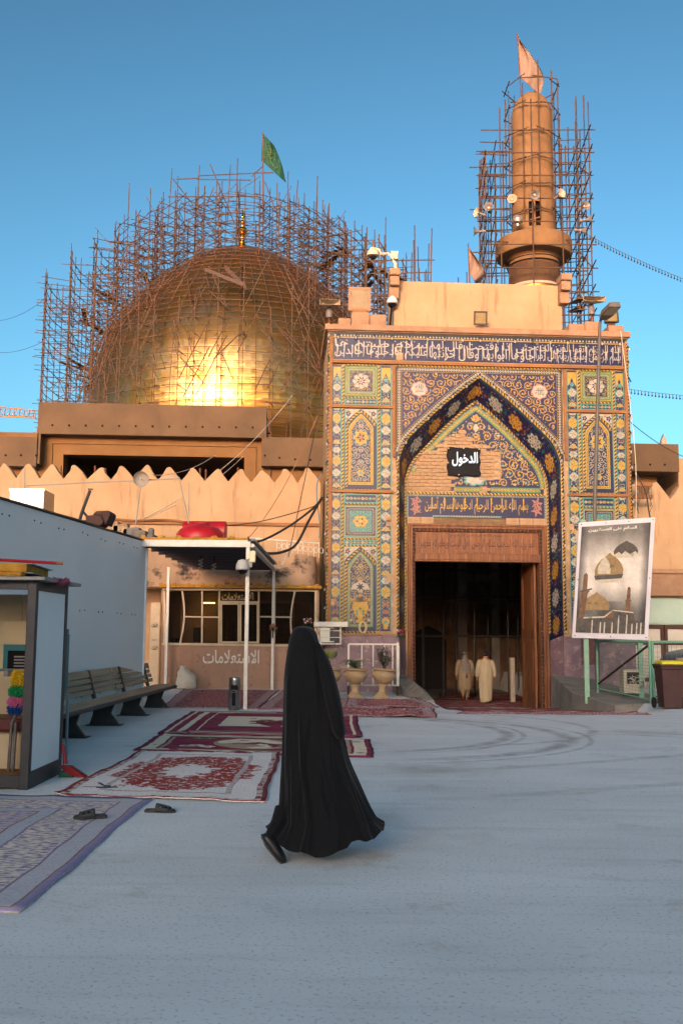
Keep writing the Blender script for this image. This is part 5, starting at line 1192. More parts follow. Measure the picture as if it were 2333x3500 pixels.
# ring of tubes hugging the shaft up to the top
RA = [RAD(a) for a in (-160, -120, -86, -52, -18, 20, 70, 120, 165)]; rr = 1.38
for k, a in enumerate(RA):
    pole(msc, AX + Vector((rr * math.cos(a), rr * math.sin(a), mz(780))), AX + Vector((rr * math.cos(a), rr * math.sin(a), mz(310) + rg.uniform(-.4, 1.3))), 0.032, m_rust, 'standard')
z = mz(750)
while z < mz(300):
    for k, a in enumerate(RA):
        b = RA[(k + 1) % len(RA)]; p = AX + Vector((rr * math.cos(a), rr * math.sin(a), z + rg.uniform(-.12, .12))); q = AX + Vector((rr * math.cos(b), rr * math.sin(b), z + rg.uniform(-.12, .12))); e = (q - p).normalized() * rg.uniform(.1, .35)
        pole(msc, p - e, q + e, 0.03, m_rust, 'ledger')
    z += 1.45
for y0, y1, v in ((-1.9, 1.2, 1040), (-1.5, 1.6, 1060), (-1.9, 1.0, 1075)):
    mb = MB(); p, q = MP(X2 - .5, y0, mz(v + 25)), MP(X2 - .5, y1, mz(v - 25)); d = Vector((0.22, 0, 0)); u_ = Vector((0, 0, .05)); mb.add([p - d, p + d, q + d, q - d, p - d + u_, p + d + u_, q + d + u_, q - d + u_], [(3, 2, 1, 0), (4, 5, 6, 7), (0, 1, 5, 4), (1, 2, 6, 5), (2, 3, 7, 6), (3, 0, 4, 7)]); obj('deck_board', mb, m_plank, msc)
m_wflag = mat('white_flag_cloth', (134, 112, 96), (124, 104, 90), 0.6, rough=0.85); m_wemb = mat('ochre_embroidery', (190, 140, 90), rough=0.8)
flag('white_flag', 'tall off-white flag with faded lettering flying from the top of the minaret', ([(1767, 120), (1771, 190), (1776, 262)], [(1775, 135), (1853, 250), (1845, 325)]), MY, m_wflag, m_wemb, 5, emblem=False, pole_to=(1781, 345))
flag('white_flag', 'small drooping off-white flag on the roof behind the cream parapet', ([(1599, 838), (1601, 880), (1603, 930)], [(1605, 850), (1655, 930), (1628, 975)]), 44.0, m_wflag, m_wemb, 9, emblem=False, pole_to=(1606, 1010))
# extra starter bars on the far roof between dome and minaret
fr = thing('roof_scaffold', 'open scaffold frame and bare rods on the far roof between dome and minaret', 'scaffolding', at(1400, 1120, 52))
for a, b in (((1416, 770), (1420, 1120)), ((1413, 820), (1414, 1120)), ((1475, 780), (1468, 1120)), ((1465, 832), (1460, 1120)), ((1407, 862), (1402, 1120)), ((1427, 842), (1434, 1100)), ((1250, 890), (1484, 888)), ((1255, 935), (1475, 930)), ((1340, 958), (1495, 970)), ((1295, 800), (1290, 1120)), ((1318, 836), (1312, 1120)), ((1253, 775), (1250, 1120)), ((1280, 890), (1278, 1120)), ((1565, 948), (1566, 1000)), ((1594, 930), (1595, 1000)), ((1200, 785), (1198, 1120)), ((1130, 860), (1320, 900)), ((1150, 990), (1330, 1010)), ((1150, 1040), (1330, 1060)), ((1290, 815), (1320, 860))):
    pole(fr, at(*a, 52), at(*b, 52), 0.032, m_rust, 'rod')

# ------------------------------------------------------------------ horn loudspeakers on the minaret scaffold
m_horn = mat('cream_horn', (176, 160, 136), (156, 140, 116), 4, rough=0.5); m_horn_d = mat('grey_horn', (110, 104, 100), rough=0.5)
hb = MB(); hb.lathe([(0.05, 0.0), (0.06, 0.1), (0.09, 0.22), (0.16, 0.34), (0.26, 0.42), (0.27, 0.43), (0.25, 0.42), (0.14, 0.33), (0.07, 0.22), (0.045, 0.1)], 20, cap=False)
cn = MB(); cn.lathe([(0.012, 0.12), (0.07, 0.2), (0.075, 0.3), (0.03, 0.34)], 12)
dr = MB(); dr.lathe([(0.03, -0.22), (0.09, -0.2), (0.1, -0.06), (0.06, 0.01)], 14)
bk_ = MB(); bk_.box(-0.03, 0.03, -0.02, 0.02, -0.05, 0.05); bk_.tube((0, 0, 0.0), (0.0, 0.3, 0.0), 0.02, 5)
def horn(u, v, Y, dirv, label, s=1.0, dark=False):
    t = thing('horn_loudspeaker', label, 'loudspeaker', at(u, v, Y), 0, 'horn loudspeakers on the minaret'); R_ = Vector(dirv).normalized().to_track_quat('Z', 'Y').to_matrix().to_4x4()
    M = MW[t.name] @ R_ @ Matrix.Scale(s, 4)
    obj('horn', hb, m_horn_d if dark else m_horn, t, sp=M, smooth=50); obj('reflector', cn, m_horn, t, sp=M, smooth=50); obj('driver', dr, m_horn_d, t, sp=M, smooth=40); obj('bracket', bk_, m_pipe, t, sp=MW[t.name])
for u, v, d, lab, dk in ((1751, 690, (-.25, -1, .05), 'cream horn speaker facing out left of the minaret window', 0), (1824, 668, (-.05, -1, -.3), 'grey horn speaker directly above the minaret window', 1), (1902, 672, (.45, -1, .15), 'large cream horn speaker right of the minaret window', 0), (1648, 732, (-1, -.5, .1), 'cream horn speaker pointing away at the outer scaffold corner above the lower left one', 0), (1672, 718, (-.3, -1, .1), 'dark horn speaker facing out beside the cream one on the outer scaffold', 1), (1645, 790, (-1, .05, 0), 'dark horn speaker pointing sideways on the outer scaffold at balcony level', 1), (1986, 712, (.4, -1, .05), 'dark horn speaker highest on the scaffold right of the minaret', 1), (1993, 752, (1, -.2, .1), 'dark horn speaker in the middle of the three right of the minaret', 1), (1974, 786, (1, -.1, -.1), 'dark horn speaker lowest of the three right of the minaret', 1)):
    horn(u, v, MY - 2.4 if abs(u - 1825) > 100 else MY - 2.2, d, lab, 0.9, dk)
tv = thing('roof_vent', 'silver turbine vent standing on the minaret balcony ring', 'vent', at(1768, 772, MY - 1.6))
o = at(1768, 772, MY - 1.6); mb = MB(); mb.lathe([(0.1, 0), (0.12, 0.1), (0.24, 0.18), (0.29, 0.34), (0.22, 0.5), (0.05, 0.56)], 20, o, flute=(2, 4, 20, 0.06)); obj('turbine', mb, mat('galvanised', (190, 184, 176), rough=0.35, metal=0.8), tv, smooth=30)
# ------------------------------------------------------------------ white sandwich-panel cabin on the left
m_panel = mat('white_sandwich_panel', (228, 231, 230), (220, 224, 224), 0.5, rough=0.5, bump=0.02, bscale=20, c3=(150, 132, 108), s3=5, t3=(0.69, 0.77), st3=(1, 3, 0.35), dist=0.006)
m_foam = mat('yellow_foam', (190, 140, 50), (150, 100, 36), 7, rough=0.95, bump=0.9, bscale=20, c3=(96, 66, 34), s3=9)
m_blackm = mat('black_steel', (42, 42, 45), (56, 55, 56), 5, rough=0.5, bump=0.1, bscale=30)
m_screw = mat('screw', (60, 56, 52), rough=0.6)
m_white_m = mat('white_enamel', (214, 208, 196), (198, 190, 176), 4, rough=0.45, c3=(150, 110, 74), s3=7, t3=(0.66, 0.75))
def cabX(y): return -4.43 + (y - 17.1) * 0.0536
def cabZ(y): return 3.36 + (y - 13.4) * 0.02
cab = thing('panel_cabin', 'long cabin of scuffed white sandwich panels behind the wooden bench', 'cabin', (-5.5, 15, 0))
ye = 21.4; w = 2.3; y = ye
while y > 5.5:
    a, b = y - w + 0.003, y; mb = MB(); z0, z1 = cabZ(a), cabZ(b); j = rnd.uniform(-.001, .001)
    mb.add([(cabX(a) + j, a, 0), (cabX(b) + j, b, 0), (cabX(b) + j, b, z1), (cabX(a) + j, a, z0), (cabX(a) - .07, a, 0), (cabX(b) - .07, b, 0), (cabX(b) - .07, b, z1), (cabX(a) - .07, a, z0)], [(0, 1, 2, 3), (7, 6, 5, 4), (0, 3, 7, 4), (1, 5, 6, 2), (3, 2, 6, 7), (0, 4, 5, 1)])
    pn = obj('wall_panel', mb, m_panel, cab)
    mb = MB()
    for z in (0.5, 1.95, cabZ(a) - 0.16):
        for f in (0.08, 0.2, 0.55, 0.66): q = lerp(a, b, f); mb.tube((cabX(q) - .01, q, z + rnd.uniform(-.02, .02)), (cabX(q) + 0.012, q, z + rnd.uniform(-.02, .02)), 0.012, 6)
    obj('screws', mb, m_screw, pn, kind='stuff'); y -= w
mb = MB(); mb.box(cabX(ye) - 0.02, cabX(ye) + 0.03, ye - 0.02, ye + 0.03, 0, cabZ(ye) + 0.01); mb.box(-8, cabX(ye) - 0.022, ye - 0.05, ye + 0.02, 0, cabZ(ye)); obj('end_wall', mb, m_panel, cab)
mb = MB(); k = 14
pts = [(cabX(lerp(5.5, ye, i / k)) + 0.02 + rnd.uniform(-.01, .03), lerp(5.5, ye, i / k), cabZ(lerp(5.5, ye, i / k)) + rnd.uniform(0.0, .025)) for i in range(k + 1)]
mb.add([(x, y, z) for x, y, z in pts] + [(-8, y, z) for x, y, z in pts] + [(x, y, z + 0.025) for x, y, z in pts] + [(-8, y, z + 0.025) for x, y, z in pts], [(i, i + 1, i + k + 2, i + k + 1) for i in range(k)] + [(i + 2 * k + 2, i + 3 * k + 3, i + 3 * k + 4, i + 2 * k + 3) for i in range(k)] + [(i, i + 2 * k + 2, i + 2 * k + 3, i + 1) for i in range(k)])
obj('roof_sheet', mb, m_screw, cab)

# things lying on the cabin roof
m_galv = mat('galvanised_sheet', (150, 146, 138), (126, 122, 114), 2, rough=0.34, metal=0.9)
p, q = at(30, 1745, 24.5), at(152, 1672, 24.5)
ac = thing('metal_tank', 'square shiny galvanised water tank catching the sun above the cabin', 'tank', ((p.x + q.x) / 2, 25, 3.6))
mb = MB(); mb.box(p.x, q.x, 24.5, 25.4, 3.55, q.z, M=None); obj('box', mb, m_galv, ac, bevel=0.015)
mb = MB(); mb.box(p.x - 0.01, q.x + 0.01, 24.485, 24.5, q.z - 0.05, q.z + 0.008); mb.box((p.x + q.x) / 2 - .02, (p.x + q.x) / 2 + .02, 24.485, 24.5, 3.6, q.z - 0.052); obj('rim', mb, m_galv, ac)
m_seat = mat('brown_seat_cloth', (84, 60, 52), (70, 50, 44), 8, rough=0.9, bump=0.3, bscale=30)
cs = thing('car_seat', 'old brown upholstered chair lying tipped on the cabin roof', 'chair', at(350, 1805, 20.5))
def cu(name, pts, Y0, Y1, m):
    mb = MB(); P_ = [at(u, v, (Y0 + Y1) / 2) for u, v in pts]; n = len(P_)
    mb.add([(a.x, Y0, a.z) for a in P_] + [(a.x, Y1, a.z) for a in P_], [tuple(range(n)), tuple(range(2 * n - 1, n - 1, -1))] + [(i, (i + 1) % n, (i + 1) % n + n, i + n) for i in range(n)]); return obj(name, mb, m, cs, bevel=0.03)
cu('seat_cushion', [(303, 1768), (330, 1765), (358, 1768), (366, 1790), (352, 1803), (305, 1790)], 20.2, 20.75, m_seat)
cu('backrest', [(326, 1765), (338, 1752), (383, 1750), (389, 1760), (372, 1800), (364, 1792), (358, 1768)], 20.25, 20.8, m_seat)
mb = MB(); mb.path([at(268, 1790, 20.4), at(282, 1745, 20.4), at(308, 1676, 20.4)], 0.035, 8); mb.tube(at(283, 1748, 20.4), at(312, 1782, 20.4), 0.03, 6); mb.tube(at(270, 1782, 20.4), at(318, 1780, 20.4), 0.025, 6); mb.tube(at(301, 1671, 20.4), at(318, 1673, 20.4), 0.015, 5); obj('pedestal', mb, m_blackm, cs)
for i, (u, v, s) in enumerate(((380, 1810, .42), (415, 1818, .36), (452, 1830, .4), (478, 1838, .3))):
    c = at(u, v, 23.2); mb = MB(); mb.box(-s / 2, s / 2, -.15, .15, -.17, .17, M=Matrix.Rotation(rnd.uniform(-.1, .1), 3, 'Y')); obj('concrete_block', mb, m_conc if i > 1 else m_brick, origin=c, sp=Matrix.Translation(c), bevel=0.03, label=['long broken tan block on the cabin roof touching the old chair', 'second tan block on the cabin roof, between chair and grey blocks', 'grey concrete block on the cabin roof beside the tan ones', 'small grey concrete block on the cabin roof next to the canopy'][i], cat='block', group='masonry blocks on the cabin roof')

# pipe frame and reflector dish behind the cabin
m_galvp = mat('grey_pipe', (150, 146, 138), (126, 120, 112), 5, rough=0.6)
pf = thing('pipe_frame', 'thin grey pipe frame rising in front of the battlemented wall', 'pipe frame', at(480, 1840, 25.5))
for a, b, r in (((84, 1600), (84, 1740), .02), ((86, 1660), (612, 1635), .016), ((486, 1610), (457, 1850), .02), ((612, 1632), (645, 1790), .018), ((645, 1650), (644, 1760), .012)):
    pole(pf, at(*a, 25.5), at(*b, 25.5), r, m_galvp, 'pipe')
dsh = thing('reflector_dish', 'round clear dish fixed to the pipe frame in front of the battlements', 'dish', at(482, 1638, 25.4))
c = at(482, 1638, 25.35); mb = MB(); mb.lathe([(0.02, 0.14), (0.1, 0.13), (0.17, 0.08), (0.2, 0.0), (0.205, 0.0), (0.175, 0.09), (0.1, 0.145), (0.02, 0.155)], 24, c, M=Matrix.Rotation(-math.pi / 2 + .15, 3, 'X'), cap=False); obj('bowl', mb, mat('clear_grey', (150, 140, 128), rough=0.25), dsh, smooth=50)
mb = MB(); mb.ball(c + Vector((0, -.06, 0)), 0.035, 8, 6); mb.tube(c + Vector((0, .12, 0)), c + Vector((0, -.06, 0)), 0.015, 6); obj('bulb', mb, m_bulb, dsh)

# ------------------------------------------------------------------ slatted bench
m_slat = mat('weathered_slat', (186, 156, 126), (154, 124, 98), 3, rough=0.9, bump=0.5, bscale=16, stretch=(1, 0.15, 1), c3=(168, 146, 122), s3=7, st3=(1, 0.2, 1))
def benX(y): return -3.90 + (y - 15.0) * 0.028
bn = thing('wooden_bench', 'long bench of grey weathered slats on black steel feet along the cabin', 'bench', (-4.1, 17.5, 0))
def slat(y0, y1, dx0, dx1, z0, z1, rot=0.0):
    mb = MB(); vs = []
    for y in (y0, y1):
        X = benX(y)
        for dx, dz in ((dx0, z0), (dx1, z0), (dx1, z1), (dx0, z1)): vs.append((X + dx + (dz - z0) * rot, y, dz))
    mb.add(vs, [(0, 1, 2, 3), (7, 6, 5, 4), (0, 4, 5, 1), (1, 5, 6, 2), (2, 6, 7, 3), (3, 7, 4, 0)]); return obj('slat', mb, m_slat, bn, bevel=0.008)
for y0, y1 in ((12.6, 15.75), (15.8, 18.95), (19.0, 22.2)):
    for i in range(4): j = rnd.uniform(-.01, .01); slat(y0 + rnd.uniform(0, .05), y1 - rnd.uniform(0, .05), -0.02 - i * 0.115, 0.085 - i * 0.115, 0.43 + j, 0.465 + j)
    for i in range(4): j = rnd.uniform(-.012, .012); z = 0.53 + i * 0.093; slat(y0 + rnd.uniform(0, .08), y1 - rnd.uniform(0, .08), -0.44 - i * 0.028 + j, -0.405 - i * 0.028 + j, z, z + (0.07 if i < 3 else 0.115), -0.28)
mb = MB(); mb.path([(benX(y) + 0.085, y, 0.415) for y in (12.6, 15, 18, 22.2)], 0.035, 8); obj('front_tube', mb, m_blackm, bn, smooth=50)
for y in (13.3, 15.35, 17.4, 19.5, 21.6):
    mb = MB(); X = benX(y)
    prof = [(X + 0.10, 0.41), (X - 0.05, 0.34), (X - 0.10, 0.20), (X + 0.06, 0.0), (X - 0.46, 0.0), (X - 0.40, 0.2), (X - 0.42, 0.42), (X - 0.55, 0.93), (X - 0.50, 0.93), (X - 0.36, 0.43)]
    mb.plate(prof, y - 0.045, y + 0.045); mb.box(X - 0.5, X + 0.10, y - 0.16, y + 0.16, 0, 0.012); obj('foot', mb, m_blackm, bn, bevel=0.01)

# ------------------------------------------------------------------ canopy
m_under = mat('grey_violet_sheet', (86, 78, 82), (74, 68, 72), 2, rough=0.6)
cn_ = thing('canopy', 'flat metal canopy on thin white posts in front of the information booth', 'canopy', (-2.0, 21, 0))
cz = 3.46; cx0, cx1, cy0, cy1 = -4.25, -1.98, 21.1, 28.6
mb = MB(); mb.box(cx0, cx1, cy0, cy1, cz + 0.02, cz + 0.07); obj('roof_sheet', mb, m_under, cn_)
for i in range(9):
    y = lerp(cy0 + 0.25, cy1 - 0.1, i / 8); mb = MB(); mb.box(cx0, cx1 - 0.02, y - 0.03, y + 0.03, cz - 0.07, cz + 0.02); obj('rafter', mb, m_under, cn_)
mb = MB(); mb.box(cx0, cx1, cy0 - 0.05, cy0, cz - 0.06, cz + 0.09); obj('front_fascia', mb, m_white_m, cn_, bevel=0.006)
mb = MB(); mb.box(cx1, cx1 + 0.05, cy0 - 0.05, cy1, cz - 0.06, cz + 0.06); mb.tube((cx1 + 0.09, cy0, cz - 0.02), (cx1 + 0.09, cy1, cz - 0.05), 0.045, 8); obj('side_gutter', mb, m_white_m, cn_)
mb = MB(); x = cx0; N = 60
top = [(lerp(cx0, cx1, i / N), cz + 0.13 + (0.045 if (i % 10) < 3 else 0.0) + rnd.uniform(0, .012)) for i in range(N + 1)]
mb.plate([(cx0, cz + 0.092)] + [(cx1, cz + 0.092)] + top[::-1], cy0 - 0.06, cy0 + 0.2); obj('foam_edge', mb, m_foam, cn_)
mb = MB(); mb.box(cx0, cx1 + 0.12, cy0 + 0.2, cy1 + 0.1, cz + 0.1, cz + 0.15); obj('top_sheet', mb, m_galvp, cn_)
for x, y in ((cx1 + 0.0, cy0 + 0.02), (cx1 + 0.05, cy1), (-4.95, cy1)):
    mb = MB(); mb.box(x - 0.04, x + 0.04, y - 0.04, y + 0.04, 0, cz - 0.06 if x > -4 else cz); obj('post', mb, m_white_m, cn_, bevel=0.006)
for u, v, lab in ((686, 1900, 'spiral lamp hanging under the canopy, nearer the cabin'), (731, 1915, 'spiral lamp hanging under the canopy, nearer the white post')):
    c = at(u, v, 24.0); t = thing('hanging_lamp', lab, 'lamp', (c.x, c.y, cz)); mb = MB(); mb.tube((c.x, c.y, cz + .02), (c.x, c.y, c.z - .06), 0.03, 8); obj('socket', mb, m_screw, t)
    mb = MB(); mb.path([(c.x + 0.05 * math.cos(i * .9), c.y + 0.05 * math.sin(i * .9), c.z - 0.08 - i * 0.012) for i in range(24)], 0.014, 5); obj('spiral_tube', mb, m_bulb, t)
cc = at(828, 1935, 20.9); cv = thing('security_camera', 'grey dome security camera hanging on the white canopy post', 'camera', (cc.x, cc.y, cc.z))
mb = MB(); mb.lathe([(0.03, 0.14), (0.09, 0.12), (0.13, 0.04), (0.14, -0.06), (0.12, -0.08)], 18, cc); obj('housing', mb, mat('camera_grey', (178, 174, 166), rough=0.5), cv, smooth=40)
mb = MB(); mb.lathe([(0.11, -0.08), (0.1, -0.13), (0.05, -0.17), (0.005, -0.18)], 16, cc); obj('dome_glass', mb, mat('black_glass', (14, 14, 16), rough=0.08), cv, smooth=60)
mb = MB(); mb.tube(cc + Vector((0, 0, .1)), cc + Vector((0.16, 0.1, .16)), 0.02, 6); mb.box(cc.x + .1, cc.x + .2, cc.y, cc.y + .1, cc.z - .02, cc.z + .08); obj('bracket', mb, m_galvp, cv)
mb = MB(); c = at(862, 1903, 20.98); mb.box(c.x - .05, c.x + .07, c.y - .08, c.y + .02, c.z - .12, c.z + .12); obj('junction_box', mb, mat('cream_plastic', (206, 198, 160), rough=0.5), origin=c, bevel=0.01, label='small cream junction box on the white canopy post', cat='box')

# ------------------------------------------------------------------ information booth
m_btile = mat('brown_wall_tile', (158, 118, 94), (146, 108, 86), 1.5, rough=0.4, c3=(116, 84, 66), s3=5)
m_bframe = mat('cream_window_frame', (198, 176, 144), (182, 160, 130), 4, rough=0.55)
m_grout = mat('grout', (150, 124, 104), rough=0.9)
m_stain = mat('mouldy_plaster', (178, 146, 116), (160, 128, 102), 1, rough=0.95, bump=0.5, bscale=10, c3=(58, 50, 46), s3=2.0, t3=(0.53, 0.66), st3=(1, 1, 1.3))
def glass_mat():
    m = mat('window_glass', (18, 18, 18), rough=0.06, spec=0.6); t = m.node_tree; N = t.nodes; b = N['Principled BSDF']
    tr = N.new('ShaderNodeBsdfTransparent'); tr.inputs[0].default_value = (.75, .72, .68, 1); mx = N.new('ShaderNodeMixShader'); mx.inputs[0].default_value = 0.22
    t.links.new(tr.outputs[0], mx.inputs[1]); t.links.new(b.outputs[0], mx.inputs[2]); t.links.new(mx.outputs[0], N['Material Output'].inputs[0]); return m
m_glass = glass_mat()
BYF = -0.35
bo = thing('information_booth', 'information booth with cream framed windows above brown tiles and white Arabic lettering', 'booth', F(-2.8, BYF, 0), FA)
def bf(u, v, d=BYF): return fac(u, v, d)
xl, xr = bf(556, 2100).x, bf(1082, 2100).x; zs, zt = bf(700, 2203).z, bf(700, 2016).z; zg = -0.02
mb = MB(); mb.box(xl, xr, BYF + 0.012, BYF + 0.2, zg, zs); obj('base_wall', mb, m_grout, bo, sp=FM)
nc = 10; tw_ = (xr - xl) / nc; rows_ = [(zg, lerp(zg, zs, .17)), (lerp(zg, zs, .17), lerp(zg, zs, .58)), (lerp(zg, zs, .58), zs)]
for i in range(nc):
    for z0, z1 in rows_: mb = MB(); mb.box(xl + i * tw_ + .006, xl + (i + 1) * tw_ - .006, BYF - .003 + rnd.uniform(-.002, .002), BYF + .012, z0 + .006, z1 - .006); obj('wall_tile', mb, m_btile, bo, sp=FM)
mb = MB(); a, b = bf(693, 2268), bf(886, 2222); text_mb(mb, 'الاستعلامات', a.x, b.x, a.z, b.z, BYF - 0.012, 0, grow=0.012); obj('lettering', mb, mat('white_letter', (208, 200, 188), rough=0.5), bo, sp=FM, fix=False, solid=0.012)
def bar(u0, v0, u1, v1, w=.045, par=None, cur=0.0, nm='mullion', yy=0.0):
    p, q = bf(u0, v0), bf(u1, v1); N = 8 if cur else 1; pts = [(lerp(p.x, q.x, i / N) + cur * math.sin(math.pi * i / N), lerp(p.z, q.z, i / N)) for i in range(N + 1)]
    mb = MB(); rings = []
    for i, (x, z) in enumerate(pts):
        a_, b_ = pts[max(i - 1, 0)], pts[min(i + 1, N)]; L_ = math.hypot(b_[0] - a_[0], b_[1] - a_[1]); nx, nz = -(b_[1] - a_[1]) / L_ * w / 2, (b_[0] - a_[0]) / L_ * w / 2
        rings.append([(x - nx, BYF - .03 - yy, z - nz), (x + nx, BYF - .03 - yy, z + nz), (x + nx, BYF + .04, z + nz), (x - nx, BYF + .04, z - nz)])
    mb.loft(rings); return obj(nm, mb, m_bframe, bo, sp=FM, bevel=0.006)
bar(553, 2201, 1086, 2208, .07, nm='sill', yy=.02); bar(556, 2014, 1086, 2019, .06, nm='head_rail', yy=.004)
for u in (563, 691, 749, 752 + 132, 938, 1078): bar(u, 2020, u - 1, 2199, .06 if u in (563, 1078) else .05)
bar(623, 2020, 615, 2199, .05, cur=.09, nm='curved_mullion'); bar(1008, 2020, 1000, 2199, .05, cur=-.09, nm='curved_mullion')
for u0, u1 in ((632, 745), (888, 998)): bar(u0, 2108, u1, 2110, .045, nm='transom', yy=-.004)
bar(752, 2057, 882, 2059, .06, nm='transom', yy=-.004)
for u0, u1 in ((756, 815), (822, 880)):
    for a_ in ((u0, 2066, u0, 2194), (u1, 2066, u1, 2194), (u0 - 2, 2064, u1 + 2, 2064), (u0 - 2, 2195, u1 + 2, 2196)): bar(*a_, .05, nm='sash', yy=.012 if a_[0] == a_[2] else .008)
for u0, u1, v0, v1 in ((565, 620, 2022, 2199), (620, 690, 2022, 2108), (620, 690, 2108, 2199), (692, 748, 2022, 2108), (692, 748, 2108, 2199), (752, 882, 2022, 2058), (756, 816, 2064, 2196), (820, 880, 2064, 2196), (886, 937, 2022, 2109), (886, 937, 2109, 2200), (940, 1003, 2022, 2109), (940, 1003, 2109, 2200), (1003, 1076, 2022, 2200)):
    p, q = bf(u0, v1), bf(u1, v0); mb = MB(); mb.box(p.x, q.x, BYF + .008, BYF + .014, p.z, q.z); obj('pane', mb, m_glass, bo, sp=FM)
mb = MB(); a, b = bf(758, 2051), bf(866, 2026); text_mb(mb, 'الاستعلامات', a.x, b.x, a.z, b.z, BYF - 0.002, 0, grow=0.014); obj('gilt_lettering', mb, mat('gilt', (190, 160, 110), rough=0.4), bo, sp=FM, fix=False)
mb = MB(); mb.box(xl, xr, 1.4, 1.55, zg, zt); mb.box(xl - .08, xl, BYF + .2, 1.5, zg, zt); obj('room_wall', mb, mat('booth_interior', (170, 140, 112), rough=0.9), bo, sp=FM)
mb = MB(); mb.box(xr - .04, xr + .06, BYF, 1.5, zg, zt); obj('end_wall', mb, m_stain, bo, sp=FM)
m_cab = mat('pigeonhole_wood', (150, 108, 76), (126, 90, 62), 3, rough=0.7)
a, b = bf(742, 2199), bf(1060, 2062); nx_, nz_ = 22, 9
mb = MB(); mb.box(a.x, b.x, 0.62, 0.64, a.z, b.z); sh_ = obj('shelf_back', mb, m_cab, bo, sp=FM)
for i in range(nx_ + 1): x = lerp(a.x, b.x, i / nx_); mb = MB(); mb.box(x - .012, x + .012, .4, .62, a.z, b.z); obj('shelf_divider', mb, m_cab, sh_, sp=FM)
for i in range(nz_ + 1): z = lerp(a.z, b.z, i / nz_); mb = MB(); mb.box(a.x, b.x, .405, .62, z - .011, z + .011); obj('shelf_board', mb, m_cab, sh_, sp=FM)
mb = MB(); a, b = bf(696, 2061, .8), bf(734, 2057, .8); mb.tube((a.x, .8, a.z), (b.x, .8, a.z), .018, 8); obj('tube_lamp', mb, mat('lit_tube', (255, 220, 120), emit=((255, 205, 90), 14.0)), bo, sp=FM)
mb = MB(); c = bf(752, 2090, 1.3); mb.lathe([(0.16, 0), (0.17, 0.02), (0.15, 0.03)], 24, (c.x, 1.36, c.z), M=Matrix.Rotation(math.pi / 2, 3, 'X')); obj('wall_clock', mb, m_galvp, bo, sp=FM)
for i, u in enumerate((582, 596, 608)): p = bf(u, 2198); mb = MB(); mb.lathe([(.045, p.z - .02), (.05, p.z + .12), (.03, p.z + .14)], 12, (p.x, .1, 0)); obj('jar', mb, m_blackm, bo, sp=FM, smooth=40)
p = bf(672, 2195); mb = MB(); mb.box(p.x - .14, p.x + .14, .1, .35, p.z, p.z + .42); obj('water_cooler', mb, m_screw, bo, sp=FM, bevel=.02)
# booth roof sheet with foam edge and mouldy parapet above
mb = MB(); N = 80; zt2 = bf(700, 2012).z
tp = [(lerp(xl - .1, xr + .12, i / N), zt2 + .10 + (0.045 if (i % 7) < 2 else 0) + rnd.uniform(0, .01)) for i in range(N + 1)]
mb.plate([(xl - .1, zt2 + .02), (xr + .12, zt2 + .02)] + tp[::-1], BYF - .22, BYF + .1); obj('roof_edge', mb, m_foam, bo, sp=FM)
mb = MB(); mb.box(xl - .1, xr + .1, BYF + .1, 1.5, zt2 + .03, zt2 + .1); obj('roof_sheet', mb, m_galvp, bo, sp=FM)
zq = bf(900, 1880).z; mb = MB(); poly = [(xl - 1.2, BYF + .25), (xr - .5, BYF + .25)] + [(xr - .5 + .5 * math.sin(t * math.pi / 16), BYF + .75 - .5 * math.cos(t * math.pi / 16)) for t in range(9)] + [(xr, 1.58), (xl - 1.2, 1.58)]
vs0 = [(x, y, zt2 + .05) for x, y in poly]; vs1 = [(x, y, zq - .12 * max(0, (x - xr + 1.2))) for x, y in poly]; n = len(poly)
mb.add(vs0 + vs1, [tuple(range(n - 1, -1, -1)), tuple(range(n, 2 * n))] + [(i, (i + 1) % n, (i + 1) % n + n, i + n) for i in range(n)]); obj('rounded_parapet', mb, m_stain, bo, sp=FM, smooth=30)
# ornamental railing on the parapet
rl = thing('roof_railing', 'white wrought iron railing of linked rings on the rounded booth roof', 'railing', F(xr - .6, BYF + .3, zq), FA)
a, b = bf(945, 1842, BYF + .3), bf(1090, 1868, BYF + .3); mb = MB(); mb.tube((a.x - .9, BYF + .3, a.z + .02), (b.x, BYF + .3, b.z + .1), .022, 6); obj('top_rail', mb, m_white_m, rl, sp=FM)
for i in range(9):
    t = i / 8; x, z1 = lerp(a.x, b.x, t), lerp(a.z, b.z + .08, t); z0 = z1 - .42; mb = MB(); mb.tube((x, BYF + .3, z0), (x, BYF + .3, z1), .01, 5)
    mb.path([(x + .07 + .06 * math.cos(k * .785), BYF + .3, z1 - .2 + .085 * math.sin(k * .785)) for k in range(8)], .009, 5, closed=True); obj('baluster', mb, m_white_m, rl, sp=FM)

# red tank on the booth roof
m_red = mat('red_plastic', (170, 24, 34), (150, 20, 30), 3, rough=0.4)
rc = at(684, 1850, 26.5); rc.z = 4.27; rt = thing('water_tank', 'red plastic water tank lying on the booth roof behind the canopy', 'tank', (rc.x, rc.y, rc.z))
zr = 3.86; mb = MB(); mb.lathe([(.5, zr), (.6, zr + .05), (.63, zr + .2), (.62, zr + .34), (.52, zr + .48), (.34, zr + .57), (.2, zr + .6)], 40, (rc.x, rc.y, 0), flute=(3, 5, 10, .03)); obj('body', mb, m_red, rt, smooth=50)
mb = MB(); mb.lathe([(.005, -.6), (.28, -.59), (.3, -.57), (.3, .57), (.28, .59), (.005, .6)], 28, (rc.x, rc.y + .85, zr + .5), M=Matrix.Rotation(math.pi / 2, 3, 'Y')); obj('side_drum', mb, m_red, rt, smooth=40)
mb = MB(); mb.lathe([(.17, 0), (.19, .03), (.19, .07), (.06, .1)], 18, (rc.x + .05, rc.y, zr + .58)); obj('cap', mb, m_red, rt, smooth=40)
hs2 = at(207, 1855, 20.5)
